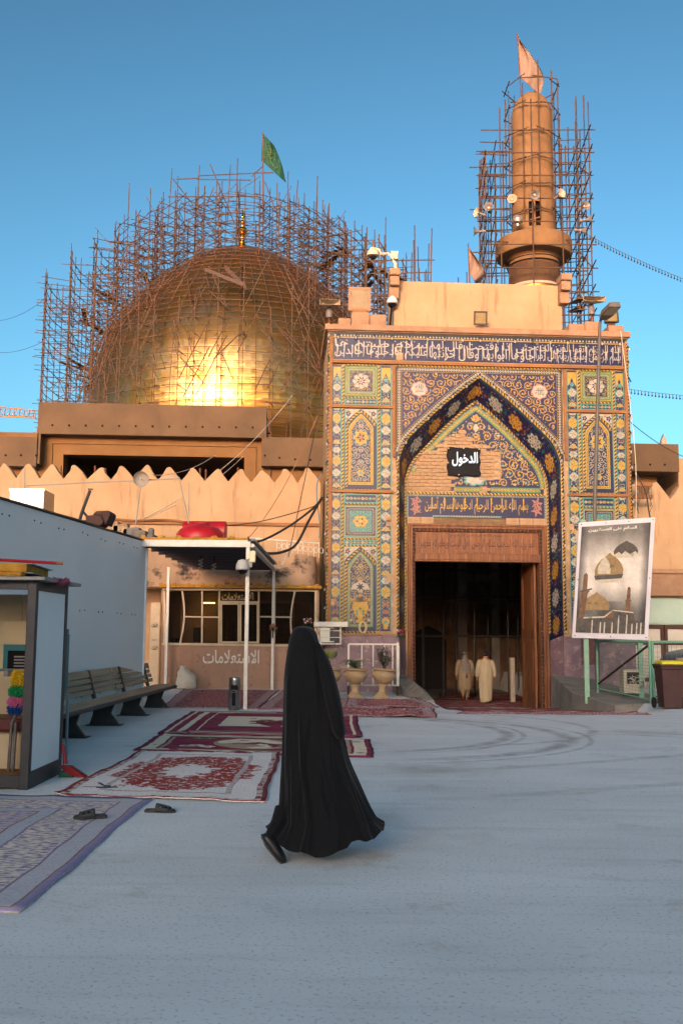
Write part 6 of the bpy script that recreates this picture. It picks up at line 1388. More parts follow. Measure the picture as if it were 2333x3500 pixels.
hc = at(203, 1850, 22.0)
bell = at(516, 1845, 22.5); bt = thing('horn_loudspeaker', 'grey bell shaped horn speaker lying on the canopy roof beside the cabin', 'loudspeaker', bell)
mb = MB(); mb.lathe([(0.15, -0.12), (0.13, -0.06), (0.08, 0.02), (0.06, 0.12), (0.07, 0.14), (0.07, 0.24), (0.03, 0.27)], 18, bell); obj('horn', mb, m_horn_d, bt, smooth=40)
mb = MB(); mb.tube(bell + Vector((0, 0, .05)), bell + Vector((.3, 0, .0)), .015, 6); obj('bracket', mb, m_pipe, bt)

# sack, bin, side door behind the bench
m_sack = mat('woven_sack', (200, 188, 168), (182, 168, 148), 5, rough=0.9, bump=0.3, bscale=40)
sc0 = F(bf(640, 2340).x, BYF - .35, 0); sk = thing('sack', 'full white woven sack with a twisted neck against the booth tiles', 'sack', sc0)
mb = MB(); rings = []
for k in range(15):
    t = k / 14; z = 0.66 * t; r = [.22, .27, .28, .285, .28, .275, .27, .265, .25, .235, .2, .15, .085, .07, .12][k]
    rings.append([(sc0.x + r * 1.05 * math.cos(a) * (1 + .05 * math.sin(5 * a + k)) - .12 * t * t * (k > 9), sc0.y + r * .75 * math.sin(a) * (1 + .06 * math.sin(4 * a + 2 * k)), z + .03 * math.sin(3 * a) * t) for a in [2 * math.pi * i / 20 for i in range(20)]])
mb.loft(rings); obj('body', mb, m_sack, sk, smooth=60, sub=1)
bc = gnd(800, 2428); bi = thing('litter_bin', 'slim stainless steel litter bin with ash slot beside the white post', 'bin', bc)
m_steel = mat('brushed_steel', (150, 146, 144), (120, 116, 114), 6, rough=0.3, metal=0.9)
mb = MB(); mb.lathe([(.115, 0), (.12, .02), (.125, .03), (.125, .6), (.13, .605), (.13, .66), (.125, .67)], 28, bc); obj('body', mb, m_steel, bi, smooth=30)
mb = MB(); mb.lathe([(.1, .671), (.09, .655), (.005, .655)], 20, bc); obj('ash_tray', mb, m_dark, bi)
mb = MB(); mb.box(bc.x - .06, bc.x + .08, bc.y - .132, bc.y - .1, .42, .52); obj('slot', mb, m_dark, bi, bevel=.02)
mb = MB(); mb.box(bc.x - .035, bc.x + .035, bc.y - .131, bc.y - .1, .1, .36); mb.ball((bc.x, bc.y - .12, .39), .025, 8, 6, sc=(1, .4, 1)); obj('pictogram', mb, m_dark, bi)
dd = thing('metal_door', 'narrow pale metal door with painted Arabic words beside the booth', 'door', F(bf(525, 2300).x, BYF + .1, 0), FA)
a, b = bf(508, 2340, BYF + .1), bf(548, 2060, BYF + .1); mb = MB(); mb.box(a.x, b.x, BYF + .08, BYF + .13, 0, b.z); lf = obj('leaf', mb, m_bframe, dd, sp=FM, bevel=.01)
mb = MB()
for v0, v1 in ((2128, 2145), (2205, 2222)): p, q = bf(519, v1, BYF + .1), bf(541, v0, BYF + .1); text_mb(mb, 'علامات', p.x, q.x, p.z, q.z, BYF + .074, 0, grow=.02)
obj('painted_words', mb, m_dark, lf, sp=FM, fix=False)
mb = MB(); p = bf(522, 2190, BYF + .1); mb.box(p.x - .03, p.x + .12, BYF + .06, BYF + .08, p.z, p.z + .04); obj('latch', mb, m_galvp, lf, sp=FM)

# ------------------------------------------------------------------ guard kiosk
m_kpan = mat('kiosk_panel', (228, 232, 231), (220, 225, 225), 0.6, rough=0.5, bump=0.05, bscale=24, c3=(136, 118, 96), s3=7, t3=(0.67, 0.74), st3=(1, 4, 0.5), dist=.005)
m_kin = mat('cream_lining', (202, 182, 146), (190, 168, 132), 1.2, rough=0.8)
m_teal = mat('teal_plastic', (20, 104, 108), rough=0.5)
kx, ky0, ky1 = -3.13, 10.25, 11.45; ko = thing('guard_kiosk', 'small open-fronted guard kiosk with black steel frame and scratched white side', 'kiosk', (kx - 1, 10.9, 0))
zt_ = 2.10
for x, y in ((kx - .04, ky0 + .04), (kx - .04, ky1 - .04)): mb = MB(); mb.box(x - .045, x + .045, y - .045, y + .045, .0, zt_); obj('post', mb, m_blackm, ko, bevel=.005)
mb = MB(); mb.box(kx - .03, kx - .005, ky0 + .09, ky1 - .09, .17, zt_ - .1); obj('side_panel', mb, m_kpan, ko)
for z0, z1 in ((0.0, .17), (zt_ - .1, zt_ - .003)): mb = MB(); mb.box(kx - .06, kx + .006, ky0 + .086, ky1 - .086, z0, z1); obj('side_rail', mb, m_blackm, ko, bevel=.004)
for z0, z1 in ((0.02, .14), (zt_ - .09, zt_ - .004)): mb = MB(); mb.box(-5.6, kx - .087, ky0 + .002, ky0 + .08, z0, z1); obj('front_rail', mb, m_blackm, ko, bevel=.004)
mb = MB(); mb.box(-5.6, kx - .09, ky0 + .08, ky1 - .02, .1, .13); obj('floor_board', mb, m_timber, ko)
for i in range(6): mb = MB(); x1 = kx - .09 - i * .41; mb.box(x1 - .4, x1, ky1 - .05, ky1 - .02, .13, zt_ - .1); obj('lining_board', mb, m_kin, ko)
mb = MB(); mb.box(kx - .05, kx - .031, ky0 + .09, ky1 - .09, .13, zt_ - .1); obj('inner_side', mb, m_kin, ko)
mb = MB(); mb.box(-5.6, kx - .095, 10.75, 11.38, .52, .66); obj('seat_cushion', mb, mat('maroon_leather', (92, 36, 30), (76, 30, 26), 4, rough=0.5), ko, bevel=.03)
mb = MB(); mb.box(-5.6, kx - .095, 10.85, 11.38, .13, .52); obj('seat_box', mb, m_kin, ko)
mb = MB(); mb.tube((-5.6, 10.8, 1.17), (kx - .1, 10.8, 1.17), .014, 8); mb.box(-3.6, -3.55, 10.78, 11.38, 1.1, 1.16); obj('rail', mb, m_steel, ko, smooth=40)
a, b = at(14, 2285, 11.38), at(92, 2203, 11.38)
mb = MB(); mb.box(a.x, b.x + .1, 11.33, 11.4, b.z - .07, b.z); mb.box(a.x, a.x + .05, 11.33, 11.4, a.z, b.z - .07); obj('vent_frame', mb, m_teal, ko)
mb = MB(); mb.box(a.x + .05, b.x + .1, 11.36, 11.41, a.z, b.z - .07); obj('vent_hole', mb, m_dark, ko)
for i in range(4): mb = MB(); z = a.z + .02 + i * .035; mb.box(a.x + .12, b.x + .1, 11.34, 11.36, z, z + .015); obj('grille_bar', mb, m_steel, ko)
mb = MB(); a, b = at(8, 2203, 11.37), at(92, 2122, 11.37); mb.box(a.x, b.x + .1, 11.35, 11.395, a.z, b.z); obj('patch_board', mb, m_kin, ko, bevel=.01)
mb = MB(); mb.box(-5.7, kx + .12, ky0 - .12, ky1 + .12, zt_, zt_ + .035); obj('roof_sheet', mb, m_galvp, ko, bevel=.006)
mb = MB(); mb.box(-5.7, kx - .12, ky0 - .125, ky0 + .02, zt_ + .036, zt_ + .085); obj('roof_foam', mb, m_foam, ko, bevel=.012)
fp = thing('foam_panel', 'offcut of yellow foam sandwich panel lying on the kiosk roof', 'panel', (-4.0, 10.8, zt_ + .12)); M_ = Matrix.Translation((-3.9, 10.75, zt_ + .15)) @ Matrix.Rotation(.03, 4, 'Y') @ Matrix.Rotation(.1, 4, 'Z')
mb = MB(); mb.box(-1.6, .62, -.6, .55, -.045, .04, M=M_); obj('foam_core', mb, m_foam, fp, bevel=.01)
mb = MB(); mb.box(-1.6, .66, -.58, .6, .041, .05, M=M_); mb.box(-1.6, .68, -.58, .6, -.055, -.046, M=M_); obj('metal_skin', mb, m_galvp, fp)
mb = MB(); mb.tube((-3.55, 10.3, zt_ + .215), (-2.95, 10.55, zt_ + .2), .016, 8); mb.tube((-3.08, 10.5, zt_ + .203), (-2.95, 10.55, zt_ + .2), .018, 8, mi=1); obj('stick', mb, [m_red, m_timber], origin=(-3.2, 10.4, zt_ + .2), label='red stick with wooden tip lying on the kiosk roof', cat='stick')
def fluff(mb, c, rx, rz, n, rg, l=.03, mi=0):
    for _ in range(n):
        a = rg.uniform(0, 6.28); t = rg.uniform(-1, 1); s = math.sqrt(1 - t * t * .75); d = Vector((math.cos(a) * s, math.sin(a) * s, t * .6)).normalized(); p = c + Vector((rx * s * math.cos(a), rx * s * math.sin(a), rz * t))
        e = p + d * l * rg.uniform(.6, 1.3) + Vector((0, 0, -.008)); mb.tube(p - d * .02, e, .011, 4, r2=.004, mi=mi)
rg = random.Random(4); du_ = thing('feather_duster', 'fluffy duster in yellow, green, pink and blue bands standing in a chrome holder', 'duster', (-3.62, 10.62, .13))
for nm, c1, v0, v1, w in (('yellow', (196, 160, 20), 2292, 2345, .075), ('green', (20, 130, 74), 2343, 2382, .085), ('pink', (196, 96, 140), 2380, 2412, .088), ('blue', (16, 62, 128), 2408, 2436, .08)):
    a, b = at(66 - (v0 - 2292) * .09, v1, 10.62), at(66 - (v0 - 2292) * .09, v0, 10.62); c = (a + b) / 2; mb = MB(); mb.ball(c, 1.0, 12, 8, sc=(w * .85, w * .85, (b.z - a.z) / 2)); fluff(mb, c, w * .8, (b.z - a.z) * .46, 420, rg)
    obj('fluff_band', mb, mat('fluff_' + nm, c1, rough=0.95), du_, fix=False)
h0, h1 = at(55, 2440, 10.62), at(40, 2475, 10.62); mb = MB(); mb.path([h0, (h0 + h1) / 2, h1], .02, 8); obj('handle', mb, m_steel, du_, smooth=60)
for s in (-.022, .022): mb = MB(); p = at(44, 2472, 10.62); mb.tube((p.x + s, p.y, .13), (p.x + s + .01, p.y, p.z), .018, 10); obj('holder_tube', mb, m_steel, du_, smooth=60)
pd = at(203, 1988, 10.7); pl_ = thing('feather_duster', 'dusty purple duster head poking out from under the roof panel of the kiosk', 'duster', pd); mb = MB(); mb.ball(pd, 1, 10, 6, sc=(.1, .05, .035)); fluff(mb, pd, .09, .03, 160, rg); obj('fluff_band', mb, mat('fluff_purple', (110, 62, 84), rough=.95), pl_, fix=False); mb = MB(); mb.tube(pd, pd + Vector((-.3, .1, .0)), .012, 6); obj('handle', mb, m_screw, pl_)
# board, rod and broom beside the kiosk
kb = thing('wall_heater', 'tall narrow teal edged heater panel with comb grille leaning beside the kiosk', 'heater', (kx + .05, 11.75, .8)); a, b = at(217, 2370, 11.75), at(231, 2150, 11.75)
mb = MB(); mb.box(a.x, b.x, 11.7, 11.8, a.z + .06, b.z - .06); obj('body', mb, m_white_m, kb, bevel=.006)
for z0, z1 in ((a.z, a.z + .06), (b.z - .06, b.z)): mb = MB(); mb.box(a.x - .004, b.x + .004, 11.69, 11.81, z0, z1); obj('end_cap', mb, m_teal, kb, bevel=.01)
mb = MB(); mb.box(b.x - .002, b.x + .012, 11.69, 11.81, a.z + .06, b.z - .06); obj('edge_strip', mb, m_teal, kb)
for i in range(24): z = lerp(a.z + .1, b.z - .12, i / 23); mb = MB(); mb.box(a.x + .008, a.x + .028, 11.692, 11.7, z, z + .014); obj('grille_slot', mb, m_dark, kb)
mb = MB(); p, q = gnd(225, 2608), at(233, 2375, 11.7); mb.tube((p.x, p.y, 0), q, .018, 6); mb.tube(q, q + Vector((-.12, 0, 0)), .018, 6); mb.tube((q.x - .06, q.y, 0), (q.x - .06, q.y, q.z), .016, 6); obj('metal_stand', mb, mat('blue_grey_paint', (122, 146, 156), rough=.5), origin=(p.x, p.y, 0), label='thin blue-grey metal leg frame standing beside the kiosk', cat='stand')
br = thing('broom', 'short red plastic broom with green bristle base leaning at the kiosk corner', 'broom', gnd(240, 2630)); g0 = gnd(222, 2628)
mb = MB(); mb.tube(at(214, 2540, 11.2), at(224, 2612, 11.2), .012, 8, r2=.028); obj('handle', mb, m_red, br, smooth=50)
hd = at(224, 2618, 11.2); mb = MB(); mb.add([hd + Vector(v) for v in ((-.06, -.05, .0), (.06, -.05, .0), (.06, .05, .0), (-.06, .05, .0), (.06, -.07, -.09), (.24, -.07, -.12), (.24, .07, -.12), (.06, .07, -.09))], [(0, 1, 2, 3), (0, 4, 5, 1), (1, 5, 6, 2), (2, 6, 7, 3), (3, 7, 4, 0), (4, 7, 6, 5)]); obj('head', mb, mat('red_bristle', (150, 34, 40), (120, 26, 32), 30, rough=.9), br)
mb = MB(); mb.box(hd.x - .06, hd.x + .1, hd.y - .06, hd.y + .06, 0.0, .06); obj('brush_base', mb, mat('green_plastic', (24, 84, 52), rough=.6), br, bevel=.01)
# ------------------------------------------------------------------ fixtures on the portal roof
m_flood = mat('flood_housing', (66, 60, 52), (52, 48, 42), 5, rough=0.5); m_lens = mat('flood_glass', (150, 128, 84), (120, 104, 70), 3, rough=0.15)
def flood(label, u0, v0, u1, v1, d, tilt=0.25, lens=m_lens, frame=m_flood, th=.25):
    p, q = fac(u0, v1, d), fac(u1, v0, d); c = F((p.x + q.x) / 2, d, p.z); t = thing('floodlight', label, 'floodlight', c, FA); w, h = (q.x - p.x) / 2, q.z - p.z
    M_ = MW[t.name] @ Matrix.Translation((0, 0, h * .5 + .05)) @ Matrix.Rotation(tilt, 4, 'X'); b = .05 * (h / .4)
    mb = MB(); mb.add([(-w, 0, -h / 2), (w, 0, -h / 2), (w, 0, h / 2), (-w, 0, h / 2), (-w * .6, th, -h * .3), (w * .6, th, -h * .3), (w * .6, th, h * .3), (-w * .6, th, h * .3)], [(0, 1, 2, 3), (7, 6, 5, 4), (0, 4, 5, 1), (1, 5, 6, 2), (2, 6, 7, 3), (3, 7, 4, 0)]); obj('housing', mb, frame, t, sp=M_, bevel=.01)
    mb = MB()
    for x0, x1, z0, z1 in ((-w, w, h / 2 - b, h / 2), (-w, w, -h / 2, -h / 2 + b), (-w, -w + b, -h / 2 + b, h / 2 - b), (w - b, w, -h / 2 + b, h / 2 - b)): mb.box(x0, x1, -.03, -.001, z0, z1)
    obj('rim', mb, frame, t, sp=M_, bevel=.006)
    mb = MB(); mb.box(-w + b, w - b, -.016, -.004, -h / 2 + b, h / 2 - b); obj('lens', mb, lens, t, sp=M_)
    mb = MB(); mb.box(-w * .5, w * .5, .02, .12, -h / 2 - .09, -h / 2 - .03); mb.tube((0, .08, -h / 2 - .25), (0, .08, -h / 2 - .05), .03, 6); obj('bracket', mb, m_pipe, t, sp=M_); return t
flood('small black floodlight standing before the cream parapet on the gateway', 1618, 1070, 1664, 1115, 0.3, .15)
flood('big square cream framed floodlight on a wooden block at the gateway corner', 1190, 988, 1267, 1066, 0.35, .05, mat('sand_lens', (140, 116, 78), (124, 100, 66), 2, rough=.4), m_stone, .35)
mb = MB(); p, q = fac(1203, 1088, .4), fac(1253, 1066, .4); mb.box(p.x, q.x, .3, .55, p.z - .05, q.z + .06); obj('wooden_block', mb, m_timber, origin=F((p.x + q.x) / 2, .4, p.z), sp=FM, bevel=.01, label='weathered wooden block carrying the big square floodlight', cat='block')
flood('black edged floodlight tilted up behind the street lamp head', 2062, 1068, 2112, 1108, 0.35, -.2)
def dish_speaker(label, u0, v0, u1, v1, vb, d):
    p, q = fac(u0, v1, d), fac(u1, v0, d); c = F((p.x + q.x) / 2, d, 10.98); t = thing('roof_horn', label, 'loudspeaker', c, FA); x0, x1, zc = p.x, q.x, (p.z + q.z) / 2; xm = (x0 + x1) / 2; h = (q.z - p.z) / 2
    mb = MB(); rings = []
    for y, s, hh in ((d - .25, 1, 1), (d - .05, .75, .8), (d + .15, .2, .5), (d + .25, .12, .45)): rings.append([(lerp(xm, x0, s), y, zc - h * hh), (lerp(xm, x1, s), y, zc - h * hh), (lerp(xm, x1, s), y, zc + h * hh), (lerp(xm, x0, s), y, zc + h * hh)])
    mb.loft(rings, cap=False); obj('flare', mb, m_horn, t, sp=FM, solid=.015)
    mb = MB(); mb.lathe([(.08, zc - .42), (.11, zc - .4), (.11, zc - .2), (.06, zc - .1), (.06, zc)], 12, (xm, d + .12, 0)); obj('driver', mb, m_horn_d, t, sp=FM, smooth=40)
    mb = MB(); mb.tube((xm, d + .12, 10.97), (xm, d + .12, zc - .4), .03, 6); obj('stand', mb, m_pipe, t, sp=FM)
dish_speaker('flat wide flared horn speaker on the gateway roof by the street lamp', 1985, 1022, 2060, 1036, 1100, .45)
dish_speaker('flat wide flared horn speaker leaning at the roof corner next to the dome', 1091, 1032, 1160, 1048, 1100, 1.2)
# camera mast with perched bird
cm = thing('security_camera', 'cream dome camera on a long bent mast above the corbel of the parapet', 'camera', F(*fac(1346, 960, .8)), FA)
mc = mat('cream_metal', (206, 188, 158), (188, 168, 138), 4, rough=.5)
A_ = lambda u, v: F(*fac(u, v, .7))
mb = MB(); mb.tube(A_(1350, 950), A_(1351, 900), .07, 6, r2=.06); mb.path([A_(1351, 905), A_(1340, 880), A_(1325, 866), A_(1302, 868), A_(1297, 855), A_(1278, 848)], .045, 6); obj('mast', mb, mc, cm)
mb = MB(); c = A_(1348, 874); mb.box(c.x - .12, c.x + .1, c.y - .1, c.y + .1, c.z - .13, c.z + .12); obj('junction_box', mb, mc, cm, bevel=.01)
c = A_(1274, 864); mb = MB(); mb.lathe([(.02, .2), (.1, .15), (.17, .04), (.2, -.05), (.2, -.1), (.12, -.12)], 18, c); obj('housing', mb, mc, cm, smooth=40)
mb = MB(); mb.lathe([(.13, -.1), (.12, -.16), (.06, -.21), (.005, -.22)], 16, c); obj('dome_glass', mb, mat('dark_dome', (30, 24, 22), rough=.1), cm, smooth=60)
bp = A_(1276, 846); bd = thing('pigeon', 'small brown pigeon perched on top of the dome camera', 'bird', bp)
mb = MB(); R_ = Matrix.Rotation(.5, 3, 'Y'); mb.lathe([(.004, -.16), (.03, -.12), (.06, -.04), (.065, .03), (.045, .09), (.028, .12), (.03, .15), (.02, .175), (.003, .185)], 12, bp + Vector((0, 0, .1)), M=Matrix.Rotation(-.2, 3, 'Y')); mb.tube(bp + Vector((-.03, 0, .27)), bp + Vector((-.07, 0, .265)), .008, 5, r2=.002); mb.tube(bp + Vector((.04, 0, .0)), bp + Vector((.07, 0, -.12)), .03, 5, r2=.02); obj('body', mb, mat('pigeon_brown', (110, 84, 66), rough=.9), bd, smooth=60)
cm2 = thing('security_camera', 'white dome camera on a black bracket at the left edge of the parapet', 'camera', F(*fac(1340, 1035, .75)), FA); c = F(*fac(1340, 1030, .72))
mb = MB(); mb.lathe([(.02, .2), (.1, .16), (.16, .06), (.18, -.06), (.12, -.1)], 18, c); obj('housing', mb, mat('pale_metal', (206, 204, 200), rough=.4), cm2, smooth=40)
mb = MB(); mb.lathe([(.15, -.07), (.13, -.15), (.06, -.2), (.005, -.21)], 16, c); obj('dome_glass', mb, mat('dark_dome2', (16, 16, 18), rough=.06), cm2, smooth=60)
mb = MB(); mb.tube(F(*fac(1338, 1045, .75)), F(*fac(1332, 1115, .75)), .03, 6); obj('bracket', mb, m_dark, cm2)

# ------------------------------------------------------------------ street lamp
LY = 27.2; lp0 = at(2043, 2400, LY); lp = thing('street_lamp', 'slim grey street lamp with a flat head in front of the gateway', 'street lamp', (lp0.x, LY, 0))
m_lampm = mat('lamp_grey', (98, 90, 82), (84, 78, 72), 3, rough=.5)
mb = MB(); tp = at(2049, 1105, LY); mb.path([(lp0.x, LY, -.2), (lp0.x + .03, LY, 5), tp, at(2051, 1095, LY), at(2062, 1078, LY - .1)], [.06, .055, .045, .042, .04], 10); obj('mast', mb, m_lampm, lp, smooth=40)
a, b = at(2060, 1085, LY - .1), at(2100, 1038, LY - .9); mb = MB(); d = (b - a).normalized(); s = Vector((1, 0, 0)) * .22; n_ = d.cross(s).normalized() * .09
rings = [[a - s * .5 - n_, a + s * .5 - n_, a + s * .5 + n_ * .6, a - s * .5 + n_ * .6], [a.lerp(b, .35) - s * .8 - n_, a.lerp(b, .35) + s * .8 - n_, a.lerp(b, .35) + s * .7 + n_, a.lerp(b, .35) - s * .7 + n_], [b - s * .8 - n_, b + s * .8 - n_, b + s * .6 + n_ * .7, b - s * .6 + n_ * .7]]
mb.loft(rings); hd_ = obj('lamp_head', mb, m_lampm, lp, bevel=.02)
mb = MB(); k = -n_ * 1.05; q0, q1 = a.lerp(b, .4), a.lerp(b, .95); k = n_ * (-1.04 if n_.z > 0 else 1.04); mb.add([q0 - s * .65 + k, q0 + s * .65 + k, q1 + s * .65 + k, q1 - s * .65 + k], [(0, 1, 2, 3)]); obj('lens', mb, mat('lamp_lens', (176, 164, 140), rough=.25), hd_)

# ------------------------------------------------------------------ banner
BY = 25.2; C4 = [at(1978, 1786, BY), at(2238, 1768, BY + .2), at(2213, 2188, BY + .1), at(1955, 2180, BY - .1)]
def bpt(s, t, off=0.0):
    p = C4[0].lerp(C4[1], s).lerp(C4[3].lerp(C4[2], s), t); nn = (C4[1] - C4[0]).cross(C4[3] - C4[0]).normalized(); nn = nn if nn.y < 0 else -nn; return p + nn * off
def print_mat():
    m = mat('printed_sky', (120, 110, 98), rough=.5); t = m.node_tree; N = t.nodes; K = t.links; at_ = N.new('ShaderNodeAttribute'); at_.attribute_name = 'ink'; nz = N.new('ShaderNodeTexNoise'); nz.inputs['Scale'].default_value = 4.5; nz.inputs['Detail'].default_value = 8; rp_ = N.new('ShaderNodeMapRange'); rp_.inputs[1].default_value = .35; rp_.inputs[2].default_value = .7; rp_.inputs[3].default_value = .78; rp_.inputs[4].default_value = 1.1; K.new(nz.outputs[0], rp_.inputs[0]); vm = N.new('ShaderNodeVectorMath'); vm.operation = 'SCALE'; K.new(at_.outputs['Color'], vm.inputs[0]); K.new(rp_.outputs[0], vm.inputs['Scale']); K.new(vm.outputs[0], N['Principled BSDF'].inputs['Base Color']); return m
m_ink = print_mat()
bnr = thing('banner', 'large weathered poster of domes and minarets on a white framed board', 'banner', (bpt(.5, 1).x, BY, 0))
mb = MB(); mb.add([bpt(0, 0), bpt(1, 0), bpt(1, 1), bpt(0, 1), bpt(0, 0, -.06), bpt(1, 0, -.06), bpt(1, 1, -.06), bpt(0, 1, -.06)], [(0, 1, 2, 3), (7, 6, 5, 4), (0, 4, 5, 1), (1, 5, 6, 2), (2, 6, 7, 3), (3, 7, 4, 0)]); obj('board', mb, mat('banner_white', (206, 200, 204), (190, 184, 188), 2, rough=.6), bnr)
mb = MB(); nx_, ny_ = 40, 60; S0, S1, T0, T1 = .035, .945, .04, .955
mb.add([bpt(lerp(S0, S1, i / nx_), lerp(T0, T1, j / ny_), .006) for j in range(ny_ + 1) for i in range(nx_ + 1)], [(j * (nx_ + 1) + i, j * (nx_ + 1) + i + 1, (j + 1) * (nx_ + 1) + i + 1, (j + 1) * (nx_ + 1) + i) for j in range(ny_) for i in range(nx_)])
pr = obj('print', mb, m_ink, bnr, fix=False); ca_ = pr.data.color_attributes.new('ink', 'FLOAT_COLOR', 'POINT'); rg = random.Random(2)
for j in range(ny_ + 1):
    for i in range(nx_ + 1):
        t = j / ny_; s = i / nx_
        g = (100 if t < .08 else lerp(100, 182, min(1, (t - .08) / .24)) if t < .58 else lerp(182, 88, min(1, (t - .58) / .22))) + rg.uniform(-6, 6)
        e = min(s, 1 - s); g *= lerp(.5, 1, min(1, e / .12)); g *= 1 - .25 * max(0, math.sin(9 * s + 5 * t)) * (t > .7)
        g = min(236, g * 1.14); ca_.data[j * (nx_ + 1) + i].color = lin((g, g * .955, g * .89))
PM = [mat('print_' + n, c, c2, 9, rough=.5, c3=tuple(int(x * .55) for x in c), s3=6) for n, c, c2 in (('gold', (150, 122, 80), (126, 100, 64)), ('dark', (84, 76, 68), (66, 60, 54)), ('pale', (190, 180, 158), (170, 158, 136)), ('brown', (120, 86, 56), (92, 64, 42)), ('white', (212, 206, 200), (196, 190, 184)))]
mb = MB(); OFF = .010
def ink(poly, mi, k=0): mb.add([bpt(lerp(S0, S1, a), lerp(T0, T1, b), OFF + .002 * k) for a, b in poly], [tuple(range(len(poly)))], mi)
def pdome(cx, cy, w, h, mi, k): ink([(cx - w * x, cy - h * y) for x, y in ((1, 0), (1.05, .25), (.9, .5), (.6, .75), (.2, .93), (0, 1.05), (-.2, .93), (-.6, .75), (-.9, .5), (-1.05, .25), (-1, 0))], mi, k)
pdome(.66, .28, .17, .12, 1, 0); ink([(.5, .28), (.56, .255), (.6, .28), (.65, .25), (.72, .28), (.8, .255), (.83, .28), (.82, .31), (.5, .31)], 2, 1)
pdome(.43, .47, .2, .2, 0, 2); pdome(.36, .455, .09, .16, 2, 3); ink([(.22, .47), (.64, .46), (.62, .5), (.24, .51)], 1, 3); ink([(.25, .51), (.6, .5), (.56, .535), (.32, .54)], 2, 3)
pdome(.27, .79, .19, .16, 0, 2); ink([(.02, .93), (.05, .62), (.06, .6), (.07, .46), (.1, .44), (.13, .46), (.13, .6), (.17, .61), (.14, .64), (.1, .93)], 3, 4); ink([(.03, .61), (.2, .585), (.2, .6), (.03, .625)], 1, 5)
ink([(.7, .82), (.7, .71), (.69, .7), (.71, .69), (.715, .59), (.735, .575), (.76, .59), (.765, .69), (.785, .7), (.77, .71), (.77, .82)], 3, 4)
ink([(0, 1), (0, .86), (.1, .85), (.42, .86), (.42, .82), (.55, .78), (.82, .81), (.85, .88), (1, .9), (1, 1)], 1, 5); ink([(.1, .855), (.4, .845), (.52, .785), (.82, .805), (.82, .815), (.52, .795), (.4, .86), (.1, .868)], 2, 6)
for x, y0 in ((.23, .88), (.35, .9), (.41, .9), (.52, .9), (.61, .83), (.73, .83), (.81, .91), (.88, .9), (.94, .9)): ink([(x - .011, 1), (x + .011, 1), (x + .008, y0), (x - .008, y0)], 2, 7)
ink([(.42, .82), (.53, .785), (.53, .86), (.42, .86)], 3, 6)
obj('printed_scene', mb, PM, bnr, fix=False)
mb = MB(); m2 = MB(); text_mb(m2, 'السلام على العسكريين', .10, .80, .062, .022, 0, 0, grow=.035)
mb.add([bpt(lerp(S0, S1, x), lerp(T0, T1, z) , .013) for x, y, z in m2.v], m2.f); obj('lettering', mb, PM[4], bnr, fix=False)
mb = MB()
for s, t in ((.03, .02), (.35, .02), (.65, .02), (.97, .02), (.03, .5), (.97, .5), (.03, .98), (.5, .98), (.97, .98)): p = bpt(s, t, .0); mb.tube(p, p + Vector((0, -.02, 0)), .015, 6)
obj('nails', mb, m_screw, bnr, kind='stuff')
mb = MB()
for s in (.08, .92): a = bpt(s, .0, -.09); b = bpt(s, 1, -.09); mb.box(a.x - .04, a.x + .04, a.y, a.y + .06, -.1, a.z)
for s in (.12, .9):
    a = bpt(s, 0.02, -.09); b = bpt(s, 1, -.09)
obj('support_post', mb, m_mint, bnr) if False else None
for s, u0 in ((.2, 2050), (.92, 2205)):
    a = bpt(s, 1, -.1); mb = MB(); mb.box(a.x - .06, a.x + .06, a.y, a.y + .08, -.1, a.z + 3.0); obj('support_post', mb, mat('mint_paint', (130, 168, 142), (112, 150, 126), 3, rough=.6, c3=(74, 60, 50), s3=2.5, t3=(.58, .66)), bnr, bevel=.005)

# ------------------------------------------------------------------ mint mesh fence and gate
m_mintp = mat('mint_steel', (112, 158, 130), (96, 140, 116), 5, rough=.5); m_wire = mat('mesh_wire', (86, 96, 88), rough=.6)
def mesh_panel(name, label, A, B, zt, zb0, zb1, step, diag=False):
    t = thing(name, label, 'fence', ((A[0] + B[0]) / 2, (A[1] + B[1]) / 2, 0)); A = Vector((*A, 0)); B = Vector((*B, 0)); Z = Vector((0, 0, 1)); L_ = (B - A).length
    for s in (0, 1): p = A.lerp(B, s); pole(t, p + Z * (lerp(zb0, zb1, s) - .05), p + Z * (zt + .02), .035, m_mintp, 'post')
    pole(t, A + Z * zt, B + Z * zt, .035, m_mintp, 'top_rail'); pole(t, A + Z * (zb0 + .1), B + Z * (zb1 + .1), .02, m_mintp, 'bottom_rail')
    mb = MB(); n = int(L_ / step)
    for i in range(1, n): p = A.lerp(B, i / n); mb.tube(p + Z * (lerp(zb0, zb1, i / n) + .1), p + Z * zt, .004, 4, caps=False)
    k = int((zt - zb0) / step)
    for i in range(1, k): mb.tube(A + Z * lerp(zb0 + .1, zt, i / k), B + Z * lerp(zb1 + .1, zt, i / k), .004, 4, caps=False)
    obj('wire_mesh', mb, m_wire, t, fix=False, kind='stuff')
    if diag: pole(t, A.lerp(B, .02) + Z * .35, B.lerp(A, .04) + Z * (zt - .1), .03, mat('dark_brace', (52, 36, 32), rough=.7), 'brace')
    return t
g0, g1 = at(2042, 2340, 26.4), gnd(2225, 2408); zt = 1.45
mesh_panel('mesh_fence', 'mint green mesh gate with dark diagonal brace below the poster', (g0.x, 26.4), (g1.x, g1.y), zt, .12, 0, .075, True)
mesh_panel('mesh_fence', 'mint green mesh fence panel behind the yellow lidded bin', (g1.x + .08, g1.y + .05), (g1.x + 2.6, g1.y + .5), zt, .05, .05, .12)

